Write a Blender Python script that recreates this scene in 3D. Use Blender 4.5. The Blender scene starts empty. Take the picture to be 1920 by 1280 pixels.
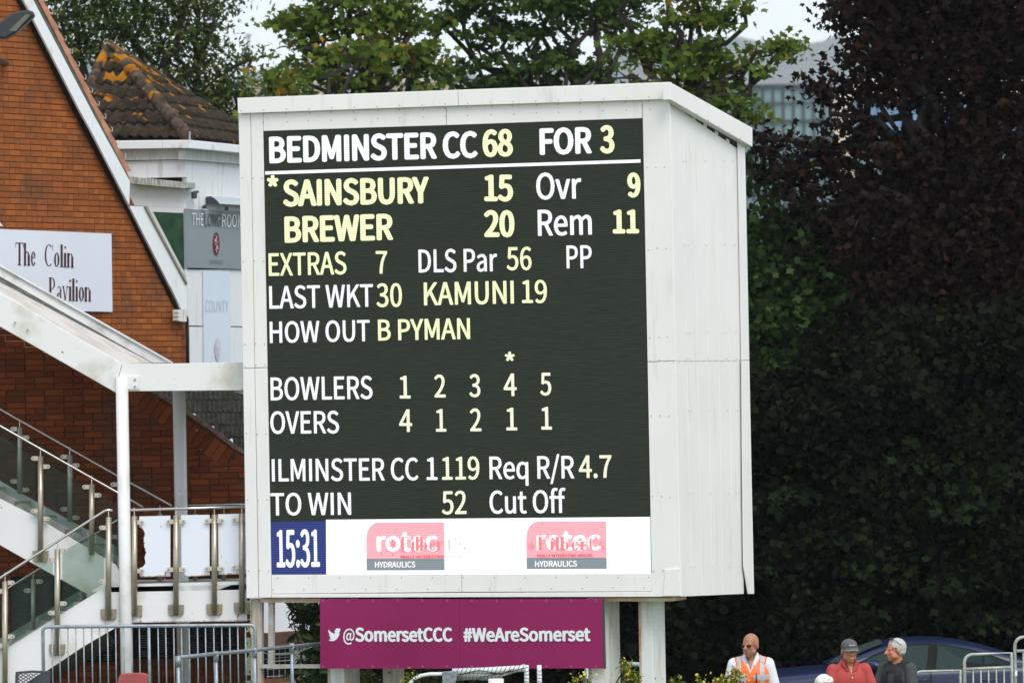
import bpy, bmesh, math, random
import numpy as np
from mathutils import Vector, Matrix

# ------------------------------------------------------------------ camera, sky, sun, exposure
SC = bpy.context.scene
COL = SC.collection
FPX = 10667.0                      # focal length in photo pixels (200 mm on a 36 mm sensor)
CAMZ = 4.3
HOR = 710.0                        # horizon row of the photograph
PITCH = math.atan((HOR - 640.0) / FPX)
ROLL = 0.018
_R = Vector((1, 0, 0)); _U = Vector((0, -math.sin(PITCH), math.cos(PITCH))); _F = Vector((0, math.cos(PITCH), math.sin(PITCH)))
_c, _s = math.cos(ROLL), math.sin(ROLL)
cr = _R * _c - _U * _s
cu = _R * _s + _U * _c
cam_data = bpy.data.cameras.new('camera')
cam = bpy.data.objects.new('camera', cam_data); COL.objects.link(cam)
cam_data.sensor_width = 36.0; cam_data.lens = FPX * 36.0 / 1920.0
cam_data.clip_start = 1.0; cam_data.clip_end = 20000
cam.matrix_world = Matrix(((cr.x, cu.x, -_F.x, 0), (cr.y, cu.y, -_F.y, 0), (cr.z, cu.z, -_F.z, CAMZ), (0, 0, 0, 1)))
cam_data.dof.use_dof = True; cam_data.dof.focus_distance = 64.5; cam_data.dof.aperture_fstop = 4.0
SC.camera = cam

SUN_EL, SUN_AZ = math.radians(50), math.radians(154)     # azimuth measured clockwise from +Y (behind the camera, to its left)
world = bpy.data.worlds.new('World'); SC.world = world; world.use_nodes = True
wn = world.node_tree; wn.nodes.clear()
w_out = wn.nodes.new('ShaderNodeOutputWorld'); w_bg = wn.nodes.new('ShaderNodeBackground')
w_sky = wn.nodes.new('ShaderNodeTexSky'); w_sky.sky_type = 'NISHITA'; w_sky.sun_disc = False
w_sky.sun_elevation = SUN_EL; w_sky.sun_rotation = SUN_AZ
w_sky.air_density = 1.0; w_sky.dust_density = 0.25; w_sky.ozone_density = 1.0
w_bg.inputs['Strength'].default_value = 0.15
w_mix = wn.nodes.new('ShaderNodeMix'); w_mix.data_type = 'RGBA'; w_mix.inputs['Factor'].default_value = 0.45   # thin even cloud over the clear sky
w_mix.inputs[7].default_value = (10.5, 10.6, 10.9, 1)
wn.links.new(w_sky.outputs[0], w_mix.inputs[6]); wn.links.new(w_mix.outputs[2], w_bg.inputs['Color']); wn.links.new(w_bg.outputs[0], w_out.inputs['Surface'])
sun_data = bpy.data.lights.new('sun', 'SUN'); sun_data.energy = 2.0; sun_data.angle = math.radians(35)
sun_data.color = (1.0, 0.94, 0.85)
sun = bpy.data.objects.new('sun', sun_data); COL.objects.link(sun)
sd = Vector((math.sin(SUN_AZ) * math.cos(SUN_EL), math.cos(SUN_AZ) * math.cos(SUN_EL), math.sin(SUN_EL)))
sun.rotation_euler = sd.to_track_quat('Z', 'Y').to_euler(); sun.location = sd * 100
SC.view_settings.view_transform = 'Standard'; SC.view_settings.look = 'None'
SC.view_settings.exposure = 0.22; SC.view_settings.gamma = 1.0; SC.view_settings.use_curve_mapping = False
SC.cycles.use_denoising = True
SC.cycles.max_bounces = 6; SC.cycles.diffuse_bounces = 3; SC.cycles.glossy_bounces = 3
SC.cycles.transmission_bounces = 6; SC.cycles.transparent_max_bounces = 12; SC.cycles.volume_bounces = 0
random.seed(7); RNG = np.random.default_rng(7)

# ------------------------------------------------------------------ from photo measurements to places in the world
def ray(px, py):
    x, y = px - 960.0, 640.0 - py
    x0 = x * _c + y * _s; y0 = -x * _s + y * _c
    return _R * x0 + _U * y0 + _F * FPX
CAM = Vector((0, 0, CAMZ))
def P(px, py, Y):
    d = ray(px, py); return CAM + d * (Y / d.y)
class Wall:
    """vertical plane through two plan points given by photo column and distance"""
    def __init__(s, pxa, Ya, pxb, Yb):
        s.a = P(pxa, HOR, Ya); b = P(pxb, HOR, Yb)
        s.u = Vector((b.x - s.a.x, b.y - s.a.y, 0)).normalized()
        s.n = Vector((s.u.y, -s.u.x, 0))
        if s.n.dot(CAM - s.a) < 0: s.n = -s.n
    def __call__(s, px, py, off=0.0):
        d = ray(px, py); p0 = s.a + s.n * off
        return CAM + d * ((p0 - CAM).dot(s.n) / d.dot(s.n))
def Front(Y): return Wall(0, Y, 1000, Y)
def px_of(p):
    v = p - CAM; z = v.dot(_F)
    return 960 + v.dot(cr) / z * FPX, 640 - v.dot(cu) / z * FPX
def inpoly(x, y, poly):
    c = False; n = len(poly); j = n - 1
    for i in range(n):
        xi, yi = poly[i]; xj, yj = poly[j]
        if (yi > y) != (yj > y) and x < (xj - xi) * (y - yi) / (yj - yi) + xi: c = not c
        j = i
    return c

# ------------------------------------------------------------------ materials
MATS = {}
def mat(name, col, rough=0.6, metal=0.0, var=0.0, vscale=3.0, bump=0.0, bscale=40.0, dirt=None, dirt_amt=0.0, dirt_scale=6.0,
        rust=0.0, rust_scale=9.0, emis=None, emis_s=0.0, spec=0.5, streak=False, specks=0.0):
    if name in MATS: return MATS[name]
    m = bpy.data.materials.new(name); m.use_nodes = True
    nt = m.node_tree; N = nt.nodes; L = nt.links
    b = N['Principled BSDF']
    b.inputs['Roughness'].default_value = rough; b.inputs['Metallic'].default_value = metal
    b.inputs['Specular IOR Level'].default_value = spec
    b.inputs['Base Color'].default_value = (*col, 1)
    geo = N.new('ShaderNodeNewGeometry'); pos = geo.outputs['Position']
    cur = None
    def noise(scale, detail=4, vec=pos):
        t = N.new('ShaderNodeTexNoise'); t.inputs['Scale'].default_value = scale; t.inputs['Detail'].default_value = detail
        L.new(vec, t.inputs['Vector']); return t.outputs['Fac']
    def ramp(src, a, b_):
        r = N.new('ShaderNodeMapRange'); r.inputs['From Min'].default_value = a; r.inputs['From Max'].default_value = b_
        L.new(src, r.inputs['Value']); return r.outputs['Result']
    def mixc(fac, c1, c2):
        x = N.new('ShaderNodeMix'); x.data_type = 'RGBA'
        if isinstance(fac, float): x.inputs['Factor'].default_value = fac
        else: L.new(fac, x.inputs['Factor'])
        for k, c in ((6, c1), (7, c2)):
            if isinstance(c, tuple): x.inputs[k].default_value = (*c, 1)
            else: L.new(c, x.inputs[k])
        return x.outputs[2]
    base = tuple(col)
    if var > 0:
        f = ramp(noise(vscale), 0.3, 0.7)
        base = mixc(f, tuple(c * (1 - var) for c in col), tuple(min(1, c * (1 + var)) for c in col))
    if dirt is not None:
        vec = pos
        if streak:
            mp = N.new('ShaderNodeMapping'); mp.inputs['Scale'].default_value = (6, 6, 0.8); L.new(pos, mp.inputs['Vector']); vec = mp.outputs[0]
        f = ramp(noise(dirt_scale, 6, vec), 0.62 - 0.25 * dirt_amt, 0.78)
        base = mixc(f, base, dirt)
    if specks > 0:
        f = ramp(noise(38, 2), 0.72 - 0.1 * specks, 0.745 - 0.1 * specks)
        base = mixc(f, base, (0.55, 0.5, 0.42))
    if rust > 0:
        f = ramp(noise(rust_scale * 2.2, 3), 0.745 - 0.12 * rust, 0.775 - 0.12 * rust)
        base = mixc(f, base, (0.33, 0.11, 0.025))
    if not isinstance(base, tuple): L.new(base, b.inputs['Base Color'])
    if bump > 0:
        bn = N.new('ShaderNodeBump'); bn.inputs['Strength'].default_value = bump; bn.inputs['Distance'].default_value = 0.01
        L.new(noise(bscale), bn.inputs['Height']); L.new(bn.outputs[0], b.inputs['Normal'])
    if emis is not None:
        b.inputs['Emission Color'].default_value = (*emis, 1); b.inputs['Emission Strength'].default_value = emis_s
    MATS[name] = m; return m

def brick_mat(name, ca, cb, cc, stain):
    if name in MATS: return MATS[name]
    m = bpy.data.materials.new(name); m.use_nodes = True
    nt = m.node_tree; N = nt.nodes; L = nt.links; b = N['Principled BSDF']; b.inputs['Roughness'].default_value = 0.85
    b.inputs['Specular IOR Level'].default_value = 0.2
    oi = N.new('ShaderNodeObjectInfo'); geo = N.new('ShaderNodeNewGeometry')
    add = N.new('ShaderNodeMath'); add.operation = 'ADD'; L.new(oi.outputs['Random'], add.inputs[0]); L.new(geo.outputs['Random Per Island'], add.inputs[1])
    fr = N.new('ShaderNodeMath'); fr.operation = 'FRACT'; L.new(add.outputs[0], fr.inputs[0])
    cr_ = N.new('ShaderNodeValToRGB'); e = cr_.color_ramp.elements
    e[0].position = 0.0; e[0].color = (*ca, 1); e[1].position = 1.0; e[1].color = (*cc, 1)
    x = cr_.color_ramp.elements.new(0.62); x.color = (*cb, 1)
    L.new(fr.outputs[0], cr_.inputs[0])
    n1 = N.new('ShaderNodeTexNoise'); n1.inputs['Scale'].default_value = 1.6; n1.inputs['Detail'].default_value = 5; L.new(geo.outputs['Position'], n1.inputs['Vector'])
    r1 = N.new('ShaderNodeMapRange'); r1.inputs['From Min'].default_value = 0.5; r1.inputs['From Max'].default_value = 0.75; r1.inputs['To Max'].default_value = stain
    L.new(n1.outputs['Fac'], r1.inputs['Value'])
    mx = N.new('ShaderNodeMix'); mx.data_type = 'RGBA'; L.new(r1.outputs[0], mx.inputs['Factor']); L.new(cr_.outputs[0], mx.inputs[6]); mx.inputs[7].default_value = (0.10, 0.055, 0.03, 1)
    n2 = N.new('ShaderNodeTexNoise'); n2.inputs['Scale'].default_value = 60; n2.inputs['Detail'].default_value = 3; L.new(geo.outputs['Position'], n2.inputs['Vector'])
    n3 = N.new('ShaderNodeTexNoise'); n3.inputs['Scale'].default_value = 17; n3.inputs['Detail'].default_value = 2; L.new(geo.outputs['Position'], n3.inputs['Vector'])
    r3 = N.new('ShaderNodeMapRange'); r3.inputs['From Min'].default_value = 0.735; r3.inputs['From Max'].default_value = 0.76; r3.inputs['To Max'].default_value = 0.7
    L.new(n3.outputs['Fac'], r3.inputs['Value'])
    m3 = N.new('ShaderNodeMix'); m3.data_type = 'RGBA'; L.new(r3.outputs[0], m3.inputs['Factor']); L.new(mx.outputs[2], m3.inputs[6]); m3.inputs[7].default_value = (0.5, 0.4, 0.3, 1)
    mv = N.new('ShaderNodeMix'); mv.data_type = 'RGBA'; mv.blend_type = 'MULTIPLY'; mv.inputs['Factor'].default_value = 0.35
    L.new(m3.outputs[2], mv.inputs[6]); L.new(n2.outputs['Color'], mv.inputs[7]); L.new(m3.outputs[2], b.inputs['Base Color'])
    bn = N.new('ShaderNodeBump'); bn.inputs['Strength'].default_value = 0.5; bn.inputs['Distance'].default_value = 0.006
    L.new(n2.outputs['Fac'], bn.inputs['Height']); L.new(bn.outputs[0], b.inputs['Normal'])
    MATS[name] = m; return m

def leaf_mat(name, cols, trans=0.25, rough=0.55):
    if name in MATS: return MATS[name]
    m = bpy.data.materials.new(name); m.use_nodes = True
    nt = m.node_tree; N = nt.nodes; L = nt.links; b = N['Principled BSDF']; out = N['Material Output']
    geo = N.new('ShaderNodeNewGeometry')
    rp = N.new('ShaderNodeValToRGB'); el = rp.color_ramp.elements
    while len(el) < len(cols): el.new(0.5)
    for i, (p, c) in enumerate(cols): el[i].position = p; el[i].color = (*c, 1)
    n = N.new('ShaderNodeTexNoise'); n.inputs['Scale'].default_value = 1.1; n.inputs['Detail'].default_value = 2; L.new(geo.outputs['Position'], n.inputs['Vector'])
    ma = N.new('ShaderNodeMath'); ma.operation = 'MULTIPLY_ADD'; ma.inputs[1].default_value = 0.55; L.new(n.outputs['Fac'], ma.inputs[0])
    mb = N.new('ShaderNodeMath'); mb.operation = 'MULTIPLY'; mb.inputs[1].default_value = 0.72; L.new(geo.outputs['Random Per Island'], mb.inputs[0])
    L.new(mb.outputs[0], ma.inputs[2]); L.new(ma.outputs[0], rp.inputs[0])
    L.new(rp.outputs[0], b.inputs['Base Color']); b.inputs['Roughness'].default_value = rough; b.inputs['Specular IOR Level'].default_value = 0.08
    tr = N.new('ShaderNodeBsdfTranslucent'); L.new(rp.outputs[0], tr.inputs['Color'])
    ms = N.new('ShaderNodeMixShader'); ms.inputs[0].default_value = trans
    L.new(b.outputs[0], ms.inputs[1]); L.new(tr.outputs[0], ms.inputs[2]); L.new(ms.outputs[0], out.inputs['Surface'])
    MATS[name] = m; return m

def glass_mat(name, tint, alpha, rough=0.03):
    """thin pane: part clear with a tint, part mirror and body colour"""
    if name in MATS: return MATS[name]
    m = bpy.data.materials.new(name); m.use_nodes = True
    nt = m.node_tree; N = nt.nodes; L = nt.links; b = N['Principled BSDF']; out = N['Material Output']
    b.inputs['Base Color'].default_value = (*[c * 0.12 for c in tint], 1); b.inputs['Roughness'].default_value = rough; b.inputs['Specular IOR Level'].default_value = 0.7
    t = N.new('ShaderNodeBsdfTransparent'); t.inputs['Color'].default_value = (*tint, 1)
    ms = N.new('ShaderNodeMixShader'); ms.inputs[0].default_value = alpha
    L.new(t.outputs[0], ms.inputs[1]); L.new(b.outputs[0], ms.inputs[2]); L.new(ms.outputs[0], out.inputs['Surface'])
    MATS[name] = m; return m

def led_mat(name, col, strength, base=(0.02, 0.024, 0.02), lines=0.25, noise=0.0):
    if name in MATS: return MATS[name]
    m = bpy.data.materials.new(name); m.use_nodes = True
    nt = m.node_tree; N = nt.nodes; L = nt.links; b = N['Principled BSDF']
    b.inputs['Base Color'].default_value = (*base, 1); b.inputs['Roughness'].default_value = 0.6; b.inputs['Specular IOR Level'].default_value = 0.15
    geo = N.new('ShaderNodeNewGeometry'); sp = N.new('ShaderNodeSeparateXYZ'); L.new(geo.outputs['Position'], sp.inputs[0])
    a = N.new('ShaderNodeMath'); a.operation = 'MULTIPLY'; a.inputs[1].default_value = 2 * math.pi / 0.0262; L.new(sp.outputs['Z'], a.inputs[0])
    s = N.new('ShaderNodeMath'); s.operation = 'SINE'; L.new(a.outputs[0], s.inputs[0])
    r = N.new('ShaderNodeMapRange'); r.inputs['From Min'].default_value = -1; r.inputs['From Max'].default_value = 1
    strength = strength * 0.83
    r.inputs['To Min'].default_value = strength * (1 - lines); r.inputs['To Max'].default_value = strength * (1 + lines); L.new(s.outputs[0], r.inputs['Value'])
    src = r.outputs[0]
    if noise > 0:
        mp = N.new('ShaderNodeMapping'); mp.inputs['Scale'].default_value = (3, 3, 30); L.new(geo.outputs['Position'], mp.inputs['Vector'])
        n = N.new('ShaderNodeTexNoise'); n.inputs['Scale'].default_value = 2.2; n.inputs['Detail'].default_value = 6; L.new(mp.outputs[0], n.inputs['Vector'])
        rr = N.new('ShaderNodeMapRange'); rr.inputs['From Min'].default_value = 0.3; rr.inputs['From Max'].default_value = 0.7
        rr.inputs['To Min'].default_value = 1 - noise; rr.inputs['To Max'].default_value = 1 + noise; L.new(n.outputs['Fac'], rr.inputs['Value'])
        q = N.new('ShaderNodeMath'); q.operation = 'MULTIPLY'; L.new(src, q.inputs[0]); L.new(rr.outputs[0], q.inputs[1]); src = q.outputs[0]
    b.inputs['Emission Color'].default_value = (*col, 1); L.new(src, b.inputs['Emission Strength'])
    MATS[name] = m; return m

# ------------------------------------------------------------------ mesh builders
def tag(o, label=None, cat=None, group=None, kind=None):
    if label: o['label'] = label
    if cat: o['category'] = cat
    if group: o['group'] = group
    if kind: o['kind'] = kind
    return o
def thing(name, loc, label, cat, group=None):
    o = bpy.data.objects.new(name, None); COL.objects.link(o); o.location = loc; o.empty_display_size = 0.2
    return tag(o, label, cat, group)
def adopt(o, parent):
    if parent is not None:
        loc = parent.location.copy(); q = parent.parent
        o.parent = parent
        root = parent
        inv = world_of(parent).inverted()
        o.matrix_parent_inverse = inv
    return o
def world_of(o):
    m = Matrix.LocRotScale(o.location, o.rotation_euler, o.scale)
    if o.parent: m = world_of(o.parent) @ o.matrix_parent_inverse @ m
    return m
def link_mesh(name, me, m, parent=None, smooth=False):
    o = bpy.data.objects.new(name, me); COL.objects.link(o)
    if m is not None:
        me.materials.clear(); me.materials.append(m)
    if smooth:
        for p in me.polygons: p.use_smooth = True
    adopt(o, parent); return o

class MB:
    def __init__(s): s.v = []; s.f = []
    def poly(s, pts):
        k = len(s.v); s.v += [tuple(p) for p in pts]; s.f.append(tuple(range(k, k + len(pts)))); return s
    def prism(s, pts, vec):
        pts = [Vector(p) for p in pts]; vec = Vector(vec); n = len(pts); k = len(s.v)
        # orient so that the cap faces away from vec
        nn = Vector((0, 0, 0))
        for i in range(n): nn += pts[i].cross(pts[(i + 1) % n])
        if nn.dot(vec) > 0: pts = pts[::-1]
        s.v += [tuple(p) for p in pts] + [tuple(p + vec) for p in pts]
        s.f.append(tuple(range(k, k + n))); s.f.append(tuple(range(k + 2 * n - 1, k + n - 1, -1)))
        for i in range(n):
            j = (i + 1) % n; s.f.append((k + i, k + n + i, k + n + j, k + j))
        return s
    def hexa(s, a, b):
        """a, b: two quads (lists of 4 points) joined"""
        k = len(s.v); s.v += [tuple(p) for p in a] + [tuple(p) for p in b]
        s.f += [(k, k+1, k+2, k+3), (k+7, k+6, k+5, k+4)]
        for i in range(4):
            j = (i + 1) % 4; s.f.append((k + i, k + 4 + i, k + 4 + j, k + j))
        return s
    def box(s, c, sx, sy, sz, rz=0.0):
        c = Vector(c); ca, sa = math.cos(rz), math.sin(rz)
        def q(z): return [c + Vector((x * ca - y * sa, x * sa + y * ca, z)) for x, y in ((-sx/2, -sy/2), (sx/2, -sy/2), (sx/2, sy/2), (-sx/2, sy/2))]
        return s.hexa(q(sz / 2), q(-sz / 2))
    def tube(s, path, r, seg=8, cap=True):
        path = [Vector(p) for p in path]; n = len(path)
        rs = r if isinstance(r, (list, tuple)) else [r] * n
        prev = None; rings = []
        for i, p in enumerate(path):
            t = (path[min(i + 1, n - 1)] - path[max(i - 1, 0)]).normalized()
            if prev is None:
                a = Vector((0, 0, 1)) if abs(t.z) < 0.9 else Vector((1, 0, 0))
                x = t.cross(a).normalized()
            else:
                x = (prev - t * prev.dot(t)).normalized()
            prev = x; y = t.cross(x)
            k = len(s.v)
            for j in range(seg):
                an = 2 * math.pi * j / seg
                s.v.append(tuple(p + (x * math.cos(an) + y * math.sin(an)) * rs[i]))
            rings.append(k)
        for i in range(n - 1):
            a, b = rings[i], rings[i + 1]
            for j in range(seg):
                j2 = (j + 1) % seg; s.f.append((a + j, a + j2, b + j2, b + j))
        if cap:
            s.f.append(tuple(rings[0] + j for j in range(seg))[::-1]); s.f.append(tuple(rings[-1] + j for j in range(seg)))
        return s
    def disc(s, c, n, r, depth, seg=10):
        c = Vector(c); n = Vector(n).normalized(); a = Vector((0, 0, 1)) if abs(n.z) < 0.9 else Vector((1, 0, 0))
        x = n.cross(a).normalized(); y = n.cross(x)
        return s.prism([c + n * depth + (x * math.cos(2*math.pi*j/seg) + y * math.sin(2*math.pi*j/seg)) * r for j in range(seg)], -n * depth)
    def build(s, name, m, parent=None, smooth=False, bevel=0.0):
        me = bpy.data.meshes.new(name); me.from_pydata(s.v, [], s.f)
        if bevel > 0:
            bm = bmesh.new(); bm.from_mesh(me); bmesh.ops.recalc_face_normals(bm, faces=bm.faces)
            ed = [e for e in bm.edges if e.is_manifold and e.calc_face_angle(0) > 0.5]
            bmesh.ops.bevel(bm, geom=ed, offset=bevel, segments=1, affect='EDGES', clamp_overlap=True)
            bm.to_mesh(me); bm.free()
        me.validate(); me.update()
        return link_mesh(name, me, m, parent, smooth)

def slab(pts, wall, thick, off=0.0):
    """a panel whose front outline is measured on a wall plane, given real thickness away from the viewer"""
    return MB().prism([wall(x, y, off) for x, y in pts], -wall.n * thick)
def panel(name, pts, wall, thick, off, m, parent, bevel=0.0):
    return slab(pts, wall, thick, off).build(name, m, parent, bevel=bevel)

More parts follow.
